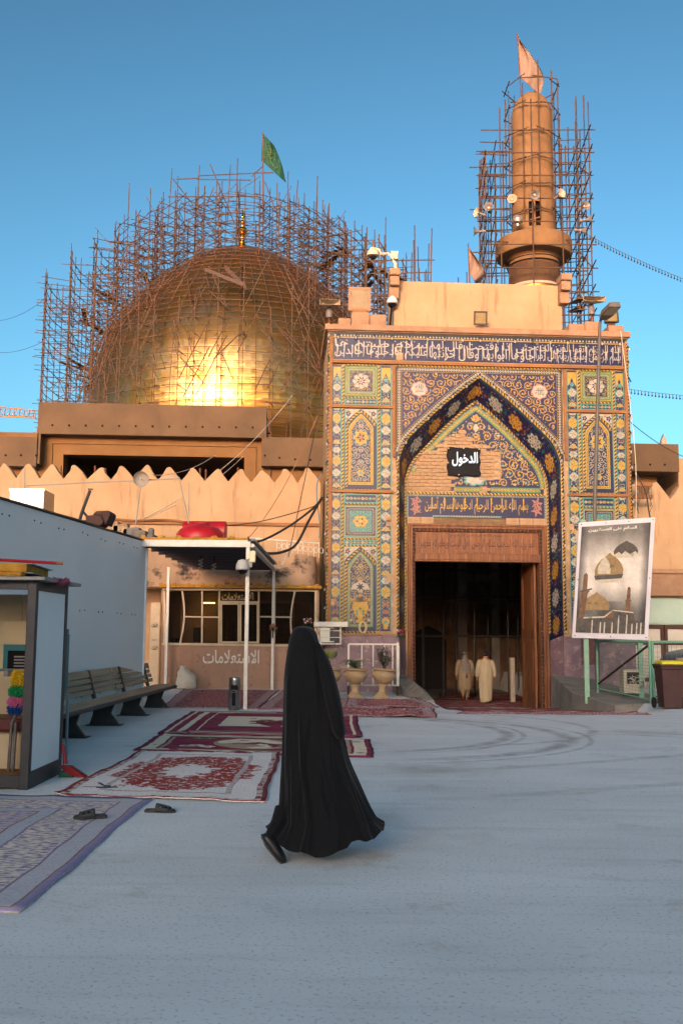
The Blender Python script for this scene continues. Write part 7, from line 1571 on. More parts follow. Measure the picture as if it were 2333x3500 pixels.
# ------------------------------------------------------------------ wheelie bin, old air conditioner, blue car
wb = gnd(2290, 2422); W_ = thing('wheelie_bin', 'brown wheeled bin with a yellow lid in front of the mesh fence', 'bin', wb)
m_bin = mat('brown_plastic', (66, 38, 34), (56, 32, 30), 4, rough=.55)
mb = MB(); bw = .235; rings = [[(wb.x + x * w_, wb.y + y * w_ * 1.1, z) for x, y in ((-1, -1), (1, -1), (1, 1), (-1, 1))] for z, w_ in ((.02, .2), (.1, .205), (.85, .25), (.88, .27), (.92, .27))]; mb.loft(rings); obj('body', mb, m_bin, W_, bevel=.015)
mb = MB(); mb.box(wb.x - .29, wb.x + .29, wb.y - .3, wb.y + .3, .92, .97); obj('rim', mb, m_bin, W_, bevel=.015)
mb = MB(); mb.loft([[(wb.x + x * w_, wb.y + y * w_ * 1.1, z) for x, y in ((-1, -1), (1, -1), (1, 1), (-1, 1))] for z, w_ in ((.97, .25), (1.03, .24), (1.05, .2))]); obj('lid', mb, mat('yellow_plastic', (206, 190, 20), rough=.45), W_, bevel=.015)
for s in (-1, 1):
    mb = MB(); mb.lathe([(.03, -.03), (.11, -.028), (.12, -.015), (.12, .015), (.11, .028), (.03, .03)], 20, (wb.x + s * .33, wb.y + .1, .12), M=Matrix.Rotation(math.pi / 2, 3, 'Y')); obj('wheel', mb, m_dark, W_, smooth=40)
mb = MB(); mb.tube((wb.x - .33, wb.y + .1, .12), (wb.x + .33, wb.y + .1, .12), .015, 6); obj('axle', mb, m_blackm, W_)
p, q = at(2132, 2370, 25.4), at(2202, 2290, 25.4); A_c = thing('air_conditioner', 'old beige air conditioner with a broken fan grille standing behind the mesh gate', 'air conditioner', ((p.x + q.x) / 2, 25.4, p.z)); m_be = mat('beige_metal', (188, 178, 156), (168, 158, 138), 5, rough=.6)
mb = MB(); mb.box(p.x, q.x, 25.4, 25.8, p.z, q.z); obj('case', mb, m_be, A_c, bevel=.01)
mb = MB(); h = q.z - p.z; mb.box(p.x + .08, q.x - .06, 25.385, 25.42, p.z + h * .4, q.z - .06); obj('grille_recess', mb, m_dark, A_c)
mb = MB()
for i in range(26): a = rnd.uniform(0, 6.28); c = Vector((lerp(p.x + .14, q.x - .12, rnd.random()), 25.38, lerp(p.z + h * .46, q.z - .12, rnd.random()))); mb.tube(c, c + Vector((.1 * math.cos(a), -.01, .06 * math.sin(a))), .008, 4)
obj('broken_grille', mb, m_be, A_c, kind='stuff')
for i in range(9): x = lerp(p.x + .06, q.x - .06, i / 8); mb = MB(); mb.box(x - .008, x + .008, 25.385, 25.4, p.z + .04, p.z + h * .28); obj('louvre', mb, m_be, A_c)
cp = at(2318, 2240, 27.3); cr = thing('parked_car', 'dark blue car parked behind the mesh fence', 'car', (cp.x + 1.2, 27.6, 0)); m_blue = mat('blue_car_paint', (24, 52, 92), rough=.25, spec=.6)
x0 = at(2280, 2240, 27.3).x; prof = [(x0, .55), (x0 + .05, .95), (x0 + .25, 1.15), (x0 + .9, 1.28), (x0 + 1.5, 1.72), (x0 + 3.0, 1.75), (x0 + 3.8, 1.3), (x0 + 4.3, 1.2), (x0 + 4.4, .5), (x0 + 4.2, .38), (x0 + .2, .38)]
mb = MB(); mb.plate(prof, 26.6, 28.2); obj('body', mb, m_blue, cr, bevel=.08, smooth=40)
mb = MB(); mb.plate([(x0 + 1.05, 1.3), (x0 + 1.58, 1.66), (x0 + 2.95, 1.68), (x0 + 3.5, 1.3)], 26.58, 26.6); obj('side_window', mb, m_dark, cr)
for wx in (x0 + .85, x0 + 3.5):
    mb = MB(); mb.lathe([(.02, -.1), (.3, -.1), (.33, -.07), (.33, .07), (.3, .1), (.02, .1)], 24, (wx, 26.68, .33), M=Matrix.Rotation(math.pi / 2, 3, 'X')); wh = obj('wheel', mb, m_dark, cr, smooth=40); mb = MB(); mb.lathe([(.02, -.112), (.18, -.112), (.2, -.1)], 18, (wx, 26.68, .33), M=Matrix.Rotation(math.pi / 2, 3, 'X')); obj('rim', mb, m_steel, wh)
mb = MB(); mb.box(x0 + .02, x0 + .25, 26.57, 26.75, .85, 1.02); obj('headlight', mb, m_lens, cr, bevel=.03)
rb2 = gnd(2322, 2395); mb = MB(); mb.lathe([(.12, 0), (.14, .2), (.15, .34), (.13, .34), (.11, .05)], 16, (rb2.x + .05, rb2.y + 1.4, 0)); obj('bucket', mb, mat('red_bucket_plastic', (196, 50, 28), rough=.5), origin=(rb2.x, rb2.y + 1.4, 0), smooth=40, label='red plastic bucket on the ground behind the yellow lidded bin', cat='bucket')

# ------------------------------------------------------------------ caged air conditioner, railing, urns
cg = thing('air_conditioner', 'white air conditioner in a rusty white cage hung on the marble by the booth', 'air conditioner', F(.35, -.35, 1.2), FA)
a, b = fac(1085, 2203, -.45), fac(1166, 2140, -.45); m_rustw = mat('rusty_white', (206, 196, 180), (188, 172, 150), 6, rough=.6, c3=(120, 66, 34), s3=8, t3=(.56, .66))
mb = MB(); mb.box(a.x + .06, b.x - .2, -.42, -.03, a.z + .06, b.z - .04); obj('case', mb, mat('ac_white', (200, 204, 190), rough=.5), cg, sp=FM, bevel=.02)
mb = MB(); mb.box(a.x + .35, a.x + .62, -.428, -.42, a.z + .1, b.z - .07); obj('intake', mb, m_blackm, cg, sp=FM)
for x0, x1, y0, y1, z0, z1 in ((a.x, b.x, -.47, -.44, b.z - .03, b.z), (a.x, b.x, -.47, -.44, a.z, a.z + .04), (b.x - .04, b.x, -.47, -.44, a.z + .04, b.z - .03), (a.x, a.x + .04, -.47, -.44, a.z + .04, b.z - .03), (a.x + .04, b.x - .04, -.465, -.445, lerp(a.z, b.z, .36), lerp(a.z, b.z, .36) + .025), (a.x + .04, b.x - .04, -.465, -.445, lerp(a.z, b.z, .72), lerp(a.z, b.z, .72) + .025), (b.x - .04, b.x, -.439, -.03, a.z, a.z + .04)):
    mb = MB(); mb.box(x0, x1, y0, y1, z0, z1); obj('cage_bar', mb, m_rustw, cg, sp=FM)
mb = MB(); c, d = fac(1072, 2145, -.5), fac(1188, 2128, -.5); mb.box(c.x, d.x, -.5, -.05, c.z + .02, d.z + .02); obj('cover_plank', mb, m_white_m, cg, sp=FM, bevel=.008)
mb = MB(); text_mb(mb, 'وسام ٢٠٥٩', a.x + .3, b.x - .15, a.z + .005, a.z + .035, -.473, 0, grow=.01); obj('painted_words', mb, m_dark, cg, sp=FM, fix=False)
cl_ = fac(1236, 2128, -.4); mb = MB()
for k in range(3): mb.path([F(cl_.x + .1 * math.cos(t * .5) + .02 * k, -.42 - .04 * k + .0, cl_.z - .14 + .16 * math.sin(t * .5)) for t in range(13)], .01, 5, closed=True)
obj('rope_coil', mb, mat('cord', (196, 176, 132), rough=.9), origin=F(cl_.x, -.45, cl_.z), label='pale coil of cord hanging over the air conditioner cover', cat='rope')
# fence with white bars behind the urns
YR = -1.55; rlg = thing('iron_railing', 'white iron railing with rusty feet between the urns and the marble wall', 'railing', F(1.3, YR, -.1), FA)
a, b = fac(1190, 2352, YR), fac(1358, 2203, YR); bx0, bx1 = a.x, b.x; z0, z1 = fac(1190, 2345, YR).z, b.z
def rb_(p, q, r=.022, m=m_white_m, n='bar'): pole(rlg, FM @ Vector(p), FM @ Vector(q), r, m, n)
rb_((bx0, YR, z1), (bx1, YR, z1), .026, n='top_rail'); rb_((bx0, YR, z0 + .02), (bx1, YR, z0 + .02), .022, m_rustw, 'bottom_rail')
for t in (0, .27, .5, .73, .9): rb_((lerp(bx0, bx1, t), YR, z0 + .02), (lerp(bx0, bx1, t), YR, z1), .03 if t == 0 else .02)
rb_((bx0, YR, -.15), (bx0, YR, z0), .03, m_pipe, 'foot'); rb_((bx1, YR, -.55), (bx1, YR, z0 + .05), .04, m_pipe, 'foot')
mb = MB(); mb.box(bx1 - .03, bx1 + .04, YR - .04, YR + .04, z0, z1 + .05); obj('corner_post', mb, m_white_m, rlg, sp=FM, bevel=.006)
for i in range(7): y = lerp(YR + .08, -.1, i / 6); x = lerp(bx1 + .02, bx1 + .22, i / 6); mb = MB(); mb.box(x - .012, x + .012, y - .07, y + .07, z0 + .02 * i, z1 - .05); obj('side_slat', mb, m_white_m, rlg, sp=FM, bevel=.004)
mb = MB(); mb.add([F(bx1 - .01, YR, z1 - .02), F(bx1 + .26, -.05, z1 - .06), F(bx1 + .26, -.05, z1 - .02), F(bx1 - .01, YR, z1 + .03), F(bx1 + .03, YR, z1 - .02), F(bx1 + .3, -.05, z1 - .06), F(bx1 + .3, -.05, z1 - .02), F(bx1 + .03, YR, z1 + .03)], [(0, 1, 2, 3), (7, 6, 5, 4), (3, 2, 6, 7), (0, 4, 5, 1)]); obj('side_cap', mb, m_lampm, rlg)
m_urn = mat('cast_stone', (160, 136, 104), (142, 120, 90), 4, rough=.85, bump=.3, bscale=30)
m_leafs = [mat('leaf_' + n, c, c2, 12, rough=.6) for n, c, c2 in (('fern', (50, 104, 40), (34, 78, 30)), ('shrub', (48, 72, 40), (34, 54, 32)), ('palm', (126, 140, 60), (96, 116, 48)))]
m_soil = mat('soil', (70, 54, 40), rough=1)
def urn(c, label, tilt, kind):
    t = thing('stone_urn', label, 'urn', c, 0, 'stone urns by the railing'); c = Vector(c); TM = Matrix.Translation(c) @ Matrix.Rotation(tilt, 4, 'Y') @ Matrix.Scale(.78, 4)
    mb = MB(); mb.box(-.27, .27, -.27, .27, 0, .06); mb.loft([[(x * w_, y * w_, z) for x, y in ((-1, -1), (1, -1), (1, 1), (-1, 1))] for z, w_ in ((.06, .27), (.15, .2))]); obj('plinth', mb, m_urn, t, sp=TM, bevel=.012)
    mb = MB(); mb.lathe([(.18, .15), (.185, .19), (.13, .23), (.115, .32), (.14, .42), (.165, .44), (.165, .47), (.13, .49)], 36); obj('stem', mb, m_urn, t, sp=TM, smooth=50)
    mb = MB(); mb.lathe([(.12, .49), (.2, .54), (.3, .62), (.37, .72), (.39, .78), (.365, .86), (.32, .91), (.31, .93)], 72, flute=(1, 5, 24, .06)); obj('bowl', mb, m_urn, t, sp=TM, smooth=60)
    mb = MB(); mb.lathe([(.32, .93), (.4, .95), (.41, .99), (.4, 1.01), (.36, 1.015), (.34, .98)], 40, cap=False); obj('rim', mb, m_urn, t, sp=TM, smooth=40)
    mb = MB(); mb.lathe([(.345, .97), (.01, .985)], 20, cap=False); obj('soil', mb, m_soil, t, sp=TM)
    mb = MB(); text_mb(mb, 'العتبة العسكرية المقدسة', -.2, .2, .015, .05, -.272, 0, grow=.01); obj('stencil', mb, m_dark, t, sp=TM, fix=False)
    return TM @ Vector((0, 0, .98))
def leafq(mb, p, d, l, w, droop=.3, mi=0):
    d = d.normalized(); s = d.cross(Vector((0, 0, 1))); s = (s if s.length > .1 else Vector((1, 0, 0))).normalized() * w; q = p + d * l * .5 + Vector((0, 0, 0)); e = p + d * l - Vector((0, 0, droop * l)); mb.add([p, q - s, e, q + s], [(0, 1, 2, 3)], mi)
def fern(c, label):
    t = thing('fern', label, 'plant', c); rg = random.Random(6)
    for k in range(22):
        a = rg.uniform(0, 6.28); L_ = rg.uniform(.25, .5); h = rg.uniform(.1, .26); mb = MB(); pts = [c + Vector((math.cos(a) * L_ * s, math.sin(a) * L_ * s, h * math.sin(s * 2.2) )) for s in [i / 12 for i in range(13)]]
        mb.path(pts, .004, 3)
        for i in range(1, 13):
            d = (pts[i] - pts[i - 1]).normalized(); s = d.cross(Vector((0, 0, 1))).normalized(); w_ = .085 * (1 - abs(i / 12 - .35))
            for sg in (-1, 1): leafq(mb, pts[i], s * sg + d * .5, w_, .014, .2)
        obj('frond', mb, m_leafs[0], t, fix=False)
def shrub(c, label):
    t = thing('shrub', label, 'plant', c); rg = random.Random(7); st = MB(); lf_ = MB()
    for k in range(16):
        a = rg.uniform(0, 6.28); sp_ = rg.uniform(.05, .3); h = rg.uniform(.25, .62); e = c + Vector((math.cos(a) * sp_, math.sin(a) * sp_, h)); pts = [c.lerp(e, s) + Vector((.03 * math.sin(5 * s + k), .02 * math.cos(4 * s), 0)) for s in [i / 6 for i in range(7)]]; st.path(pts, .006, 4)
        for i in range(2, 7):
            for _ in range(9): d = Vector((rg.uniform(-1, 1), rg.uniform(-1, 1), rg.uniform(-.4, .9))); leafq(lf_, pts[i] + d * .03, d, rg.uniform(.035, .07), .014, .1)
    obj('stems', st, m_soil, t); obj('foliage', lf_, m_leafs[1], t, fix=False)
def palm(c, label):
    t = thing('fan_palm', label, 'plant', c); rg = random.Random(8); st = MB(); st.tube(c, c + Vector((0, 0, .22)), .02, 6); obj('stem', st, m_soil, t)
    for k in range(5):
        a = k * 1.25; b = c + Vector((.08 * math.cos(a), .08 * math.sin(a), .25)); mb = MB()
        for i in range(15): th = lerp(-1.4, 1.4, i / 14); d = Vector((math.cos(a) * .5 + math.sin(th) * -math.sin(a), math.sin(a) * .5 + math.sin(th) * math.cos(a), math.cos(th) + .3)); leafq(mb, b, d, rg.uniform(.28, .4), .012, .15)
        obj('fan_leaf', mb, m_leafs[2], t, fix=False)
UY = 26.4
for u, lab, ti, kd in ((1126, 'ribbed stone urn with a fan palm half hidden behind the walking woman', .0, 2), (1212, 'ribbed stone urn with spreading fern beside the one with a shrub', .02, 0), (1302, 'tilted ribbed stone urn with a small shrub nearest the doorway', .10, 1)):
    p = at(u, 2378, UY + (.1 if kd == 1 else 0)); p.z = -.09; tp_ = urn((p.x, p.y, p.z), lab, ti, kd)
    (fern, shrub, palm)[kd](tp_, ('bright green fern spreading over the rim of its stone urn', 'small leafy dark green shrub growing in the tilted stone urn', 'yellow green fan palm growing in the urn behind the woman')[kd])
def bouquet(c, label, cols, n=26, r=.13):
    t = thing('flower_bunch', label, 'flowers', c); rg = random.Random(n); lf_ = MB(); fl = MB()
    for k in range(n * 2): d = Vector((rg.uniform(-1, 1), rg.uniform(-1, .4), rg.uniform(-.8, .6))); leafq(lf_, c + d * r * .3, d, r * rg.uniform(.8, 1.4), .02, .3)
    for k in range(n): d = Vector((rg.uniform(-1, 1), rg.uniform(-1, .3), rg.uniform(-.3, 1))).normalized(); fl.ball(c + d * r * rg.uniform(.5, .95), .032, 7, 5, mi=k % 2, sc=(1, .8, .8))
    st = MB(); st.tube(c - Vector((0, 0, .3)), c, .02, 6); obj('stalks', st, m_soil, t); obj('leaves', lf_, m_leafs[1], t, fix=False); obj('blossoms', fl, [mat('petal_a' + label[:5], cols[0], rough=.8), mat('petal_b' + label[:5], cols[1], rough=.8)], t, smooth=60)
bouquet(at(1370, 2165, 28.0), 'crimson artificial flowers tied to the railing corner post', ((130, 30, 50), (160, 90, 96)))
bouquet(at(932, 2145, 28.5), 'small pink artificial flowers tied to the rear canopy post', ((176, 84, 70), (150, 120, 90)), 18, .11)
bouquet(at(1050, 2125, 29.0), 'red and white artificial flowers hanging in the booth window corner', ((170, 50, 50), (206, 200, 190)), 22, .14)

# ------------------------------------------------------------------ cables, crane, far lights
m_cable = mat('black_cable', (36, 32, 30), rough=.6); m_cablew = mat('pale_cable', (196, 184, 166), rough=.6); m_cableb = mat('blue_cable', (40, 96, 120), rough=.5)
def cable(pts, r, m, label, n=14, drop=0):
    P_ = [Vector(p) for p in pts]; c = curve([tuple(p) for p in P_], n) if len(P_) > 2 else sag(P_[0], P_[1], drop, 16); mb = MB(); mb.path(c, r, 5); return obj('cable', mb, m, origin=c[len(c) // 2], smooth=60, label=label, cat='cable')
Q = lambda u, v, Y: at(u, v, Y)
cable([Q(830, 1862, 27.5), Q(900, 1845, 28), Q(985, 1800, 28.6), Q(1060, 1745, 29), Q(1100, 1705, 29.4)], .035, m_cable, 'thick black cable sagging from the canopy roof to the gateway edge')
cable([Q(905, 1892, 27.8), Q(960, 1888, 28), Q(1012, 1860, 28.5), Q(1055, 1780, 29), Q(1100, 1700, 29.4)], .04, m_cable, 'thick black cable looping low behind the roof railing to the gateway edge')
cable([Q(640, 1793, 28), Q(760, 1797, 28.3), Q(900, 1780, 28.8), Q(1060, 1735, 29.3), Q(1098, 1712, 29.4)], .014, m_cable, 'thin black cable crossing the cream wall to the gateway edge')
cable([Q(375, 1773, 27.5), Q(460, 1781, 27.5), Q(560, 1778, 28), Q(625, 1785, 28), Q(660, 1805, 28)], .045, m_timber, 'brown conduit running along the cream wall above the cabin')
cable([Q(455, 1812, 24), Q(500, 1820, 24), Q(550, 1842, 24), Q(610, 1860, 24)], .03, m_cable, 'short black hose lying between cabin roof and canopy')
cable([Q(1097, 1620, 29.3), Q(1084, 1650, 29.3), Q(1082, 1700, 29.3), Q(1092, 1790, 29.3), Q(1090, 1840, 29.3)], .016, m_cableb, 'thin blue cable hanging down the left edge of the gateway')
cable([Q(945, 1940, 28.4), Q(962, 1938, 28.4), Q(978, 1900, 28.4), Q(990, 1880, 28.4), Q(1040, 1850, 28.6)], .016, m_cablew, 'pale cable looping up from the canopy corner to the roof railing')
cable([Q(455, 1790, 28), Q(1000, 1350, 40)], .012, m_cablew, 'pale wire rising from the wall towards the scaffold', drop=.6)
cable([Q(520, 1625, 28), Q(735, 1555, 38)], .012, m_cablew, 'pale wire from the dish frame to the concrete opening', drop=.2)
cable([Q(460, 1785, 27.6), Q(830, 1560, 38)], .010, m_cablew, 'long pale wire slanting across the battlements', drop=.3)
cable([Q(830, 1860, 27.5), Q(1085, 1420, 29.5)], .012, m_timber, 'tan cord slanting from canopy roof up to the gateway', drop=.4)
cable([Q(985, 1905, 28), Q(1070, 1500, 29.6), Q(1105, 1300, 29.4)], .012, m_cable, 'thin dark wire climbing the left edge of the gateway')
cable([Q(0, 1095, 60), Q(165, 1010, 58)], .012, m_cable, 'upper guy wire running off from the dome scaffold', drop=.3)
cable([Q(0, 1205, 60), Q(150, 1165, 58)], .012, m_cable, 'lower guy wire running off from the dome scaffold', drop=.2)
cable([Q(2120, 1130, 28.9), Q(2170, 1560, 28.9), Q(2168, 1930, 28)], .012, m_cablew, 'pale cord hanging down the right edge of the gateway')
cable([Q(2165, 1605, 29.5), Q(2205, 1680, 29.5), Q(2215, 1740, 29.5), Q(2225, 1790, 29)], .02, m_cable, 'black cable dropping behind the poster from the bracket')
cable([Q(2150, 1440, 30), Q(2333, 1560, 34)], .012, m_cable, 'thin wire running from the gateway to the right hand roofs', drop=.1)
bra = thing('cable_bracket', 'two timber arms carrying loose wires on the wall right of the gateway', 'bracket', F(9.6, .6, 6), FA)
for v0, u1 in ((1655, 2228), (1697, 2230)):
    a, b = fac(2165, v0, .6), fac(u1, v0 + 4, .6); mb = MB(); mb.box(a.x, b.x, .55, .65, a.z - .06, a.z + .06); obj('arm', mb, m_timber, bra, sp=FM, bevel=.01)
mb = MB()
for i in range(7): a = fac(2175 + i * 8, 1660, .5); mb.path([F(a.x + rnd.uniform(-.03, .03) * k, .48, a.z - .22 * k) for k in range(rnd.randint(3, 6))], .008, 4)
obj('loose_wires', mb, m_cable, bra, kind='stuff')
def strand(label, pts, n, Y):
    t = thing('light_string', label, 'string lights', Q(*pts[0], Y)); c = [Q(u, v, Y) for u, v in curve(pts, 10)]; mb = MB(); mb.path(c, .012, 4); obj('cable', mb, m_cable, t); tr_ = [0]
    for a, b in zip(c, c[1:]): tr_.append(tr_[-1] + (b - a).length)
    pm = MB(); pm.tube((0, 0, 0), (0, 0, -.12), .02, 5); pm.ball((0, 0, -.17), .045, 7, 5); pr_ = None
    for k in range(n):
        d = tr_[-1] * (k + .5) / n; i = max(j for j in range(len(tr_)) if tr_[j] <= d); p = c[i].lerp(c[min(i + 1, len(c) - 1)], (d - tr_[i]) / max(1e-6, tr_[min(i + 1, len(c) - 1)] - tr_[i])) - MW[t.name].translation
        if pr_ is None: pr_ = obj('bulb', pm, m_bulb_b, t, local=True); pr_.location = p
        else: inst(pr_, t, p)
strand('string of small bulbs running from the minaret balcony into the sky', [(1990, 792), (2100, 850), (2220, 905), (2340, 955)], 34, 48)
strand('level string of small bulbs far beyond the gateway in the sky', [(2150, 1330), (2240, 1342), (2340, 1352)], 16, 46)
m_crane = mat('crane_yellow', (166, 118, 60), (140, 98, 52), 3, rough=.7)
cj = thing('tower_crane', 'lattice jib of a yellow crane showing beside the concrete storey', 'crane', Q(0, 1440, 75)); CYd = 75
T_ = [(-160, 1375), (118, 1402)]; B1 = [(-160, 1412), (122, 1428)]
for (a, b), r in ((T_, .05), (B1, .06)): pole(cj, Q(*a, CYd), Q(*b, CYd), r, m_crane, 'chord')
pole(cj, Q(-160, 1410, CYd + 1.2), Q(122, 1426, CYd + 1.2), .05, m_crane, 'chord')
for i in range(18):
    s = i / 17; s2 = (i + .5) / 17; p = (lerp(-160, 118, s), lerp(1375, 1402, s)); q = (lerp(-160, 122, min(s2, 1)), lerp(1412, 1428, min(s2, 1))); q0 = (lerp(-160, 122, max(0, s2 - 1 / 17)), lerp(1412, 1428, max(0, s2 - 1 / 17)))
    pole(cj, Q(*p, CYd), Q(*q, CYd), .03, m_crane, 'lattice'); pole(cj, Q(*p, CYd), Q(*q0, CYd + 1.2), .03, m_crane, 'lattice')
# ------------------------------------------------------------------ rugs
def rugmat(name, field, bands, W, L, ns=26.0, st=(1, 1), med=None, plain=0.5):
    m = bpy.data.materials.new(name); m.use_nodes = True; t = m.node_tree; N = t.nodes; K = t.links; b = N['Principled BSDF']; b.inputs['Roughness'].default_value = .95; b.inputs['Specular IOR Level'].default_value = .1
    uv = N.new('ShaderNodeUVMap'); sc = N.new('ShaderNodeMapping'); sc.inputs['Scale'].default_value = (W, L, 1); K.new(uv.outputs[0], sc.inputs[0]); sx = N.new('ShaderNodeSeparateXYZ'); K.new(sc.outputs[0], sx.inputs[0])
    def mth(op, a, c=None, v=None):
        n = N.new('ShaderNodeMath'); n.operation = op
        for i, q in enumerate((a, c)):
            if q is None: continue
            if isinstance(q, (int, float)): n.inputs[i].default_value = q
            else: K.new(q, n.inputs[i])
        return n.outputs[0]
    def noise(s, d=4, strt=(1, 1), r=.6, off=0):
        mp = N.new('ShaderNodeMapping'); mp.inputs['Scale'].default_value = (strt[0], strt[1], 1); mp.inputs['Location'].default_value = (off, off * .7, 0); K.new(sc.outputs[0], mp.inputs[0]); n = N.new('ShaderNodeTexNoise'); n.inputs['Scale'].default_value = s; n.inputs['Detail'].default_value = d; n.inputs['Roughness'].default_value = r; K.new(mp.outputs[0], n.inputs['Vector']); return n.outputs[0]
    def tri(cols, f, p=(.44, .52, .6)):
        r = N.new('ShaderNodeValToRGB'); e = r.color_ramp.elements; e[0].position = p[0]; e[0].color = lin(cols[0]); e[1].position = p[1]; e[1].color = lin(cols[1])
        if len(cols) > 2: x = e.new(p[2]); x.color = lin(cols[2])
        r.color_ramp.interpolation = 'LINEAR'; K.new(f, r.inputs[0]); return r.outputs[0]
    def mix(f, a, c):
        x = N.new('ShaderNodeMix'); x.data_type = 'RGBA'; K.new(f, x.inputs[0]); K.new(a, x.inputs[6]); K.new(c, x.inputs[7]); return x.outputs[2]
    d = mth('MINIMUM', mth('MINIMUM', sx.outputs[0], mth('SUBTRACT', W, sx.outputs[0])), mth('MINIMUM', sx.outputs[1], mth('SUBTRACT', L, sx.outputs[1])))
    nz = noise(ns, 3, st); col = tri(field, nz)
    if med:
        rx, ry, c_in, c_out = med; ex = mth('DIVIDE', mth('SUBTRACT', sx.outputs[0], W / 2), rx); ey = mth('DIVIDE', mth('SUBTRACT', sx.outputs[1], L / 2), ry)
        r = mth('SQRT', mth('ADD', mth('MULTIPLY', ex, ex), mth('MULTIPLY', ey, ey))); r2 = mth('ADD', r, mth('MULTIPLY', mth('SUBTRACT', noise(5.5, 5, (1, 1), .7), .5), .75))
        ang = mth('ARCTAN2', ey, ex); r2 = mth('ADD', r2, mth('MULTIPLY', mth('COSINE', mth('MULTIPLY', ang, 10)), .05))
        ring = mth('MULTIPLY', mth('GREATER_THAN', r2, .36), mth('LESS_THAN', r2, 1.0)); gap = mth('GREATER_THAN', noise(13, 4, (1, 1), .65, 3), .43); ring = mth('MULTIPLY', ring, gap)
        cc = N.new('ShaderNodeRGB'); cc.outputs[0].default_value = lin(c_out); col = mix(ring, col, cc.outputs[0])
    for d0, d1, cols, s2, st2 in bands:
        mk = mth('MULTIPLY', mth('GREATER_THAN', d, d0), mth('LESS_THAN', d, d1)); col = mix(mk, col, tri(cols, noise(s2, 3, st2, .6, d0 * 9)))
    dirt = noise(1.6, 6); rr = N.new('ShaderNodeMapRange'); rr.inputs[1].default_value = .42; rr.inputs[2].default_value = .78; rr.inputs[4].default_value = .22; K.new(dirt, rr.inputs[0]); dc = N.new('ShaderNodeRGB'); dc.outputs[0].default_value = lin((168, 158, 146)); col = mix(rr.outputs[0], col, dc.outputs[0])
    K.new(col, b.inputs['Base Color']); bp = N.new('ShaderNodeBump'); bp.inputs['Strength'].default_value = .4; bp.inputs['Distance'].default_value = .006; K.new(noise(90, 2), bp.inputs['Height']); K.new(bp.outputs[0], b.inputs['Normal']); return m
def rug(label, C, m, z=0.006, n=40, ramp=False, wave=.010, fringe=None, group=None):
    t = thing('rug', label, 'rug', (sum(c[0] for c in C) / 4, sum(c[1] for c in C) / 4, 0)); C = [Vector((c[0], c[1], 0)) for c in C]; rg = random.Random(len(label))
    ph = [rg.uniform(0, 6) for _ in range(4)]
    def P_(s, q, h=0):
        p = C[0].lerp(C[1], s).lerp(C[3].lerp(C[2], s), q); e = .012 * math.sin(9 * s + ph[0]) + .008 * math.sin(23 * s + ph[1]); p.y += e * (1 if q in (0, 1) else .5); p.x += (.012 * math.sin(8 * q + ph[2]) + .006 * math.sin(27 * q + ph[3])); g = gz(p.x, p.y) if ramp else 0
        return Vector((p.x, p.y, g + z + h + wave * (max(0, math.sin(7 * s + ph[1]) * math.sin(9 * q + ph[2])) + .7 * max(0, math.sin(23 * s + 11 * q + ph[0])) ** 4 + .5 * max(0, math.sin(31 * q - 6 * s + ph[3])) ** 6) + .03 * max(0, 1 - 14 * math.hypot(s - (ph[0] > 3), q - (ph[2] > 3)))))
    mb = MB(); mb.add([P_(i / n, j / n) for j in range(n + 1) for i in range(n + 1)], [(j * (n + 1) + i, j * (n + 1) + i + 1, (j + 1) * (n + 1) + i + 1, (j + 1) * (n + 1) + i) for j in range(n) for i in range(n)])
    o = obj('pile', mb, m, t, fix=False, smooth=60, solid=.010); uv = o.data.uv_layers.new(name='UVMap')
    for lp_ in o.data.loops: k = lp_.vertex_index; uv.data[lp_.index].uv = ((k % (n + 1)) / n, (k // (n + 1)) / n)
    if fringe:
        mb = MB()
        for q in fringe:
            for i in range(220): s = (i + rg.random()) / 220; p = P_(s, q, -.002); d = Vector((rg.uniform(-.02, .02), (-1 if q == 0 else 1) * rg.uniform(.02, .06), -.002)); mb.tube(p, p + d, .003, 3, caps=False)
        obj('fringe', mb, mat('fringe', (196, 188, 172), rough=.95), t, fix=False, kind='stuff')
    return t, P_
MAR, CRM = (104, 30, 56), (226, 212, 184)
m_r_white = rugmat('white_rug', ((236, 231, 224), (230, 222, 214), (212, 186, 176)), [(0, .05, ((136, 44, 44), (128, 40, 40), (150, 60, 56)), 20, (1, 1)), (.05, .11, ((136, 44, 44), (196, 186, 178), (196, 188, 180)), 9, (1, 1)), (.36, .42, ((180, 150, 142), (196, 188, 180), (190, 180, 172)), 16, (1, 1))], 2.05, 3.9, 40, (1, 1), med=(.8, 1.42, None, (158, 62, 56)))
tw_, Pw = rug('cream white rug with a brick red floral medallion and dark stain', [gnd(180, 2722)[:2], gnd(905, 2745)[:2], gnd(960, 2575)[:2], gnd(480, 2570)[:2]], m_r_white, .008, fringe=(0, 1))
mb = MB()
for pts, w in (([(.07, .14), (.12, .135), (.17, .13)], .012), ([(.19, .17), (.2, .15), (.22, .13)], .03), ([(.15, .12), (.19, .13), (.25, .15)], .05), ([(.13, .2), (.17, .165), (.2, .14)], .018)):
    q = [Pw(s, t, .008) for s, t in pts]; n = len(q)
    vs = []
    for i in range(n): d = (q[min(i + 1, n - 1)] - q[max(i - 1, 0)]).normalized(); nn = Vector((-d.y, d.x, 0)) * w; vs += [q[i] + nn, q[i] - nn]
    mb.add(vs, [(2 * i, 2 * i + 1, 2 * i + 3, 2 * i + 2) for i in range(n - 1)])
obj('dark_stain', mb, mat('stain', (84, 82, 84), rough=.95), tw_, fix=False)
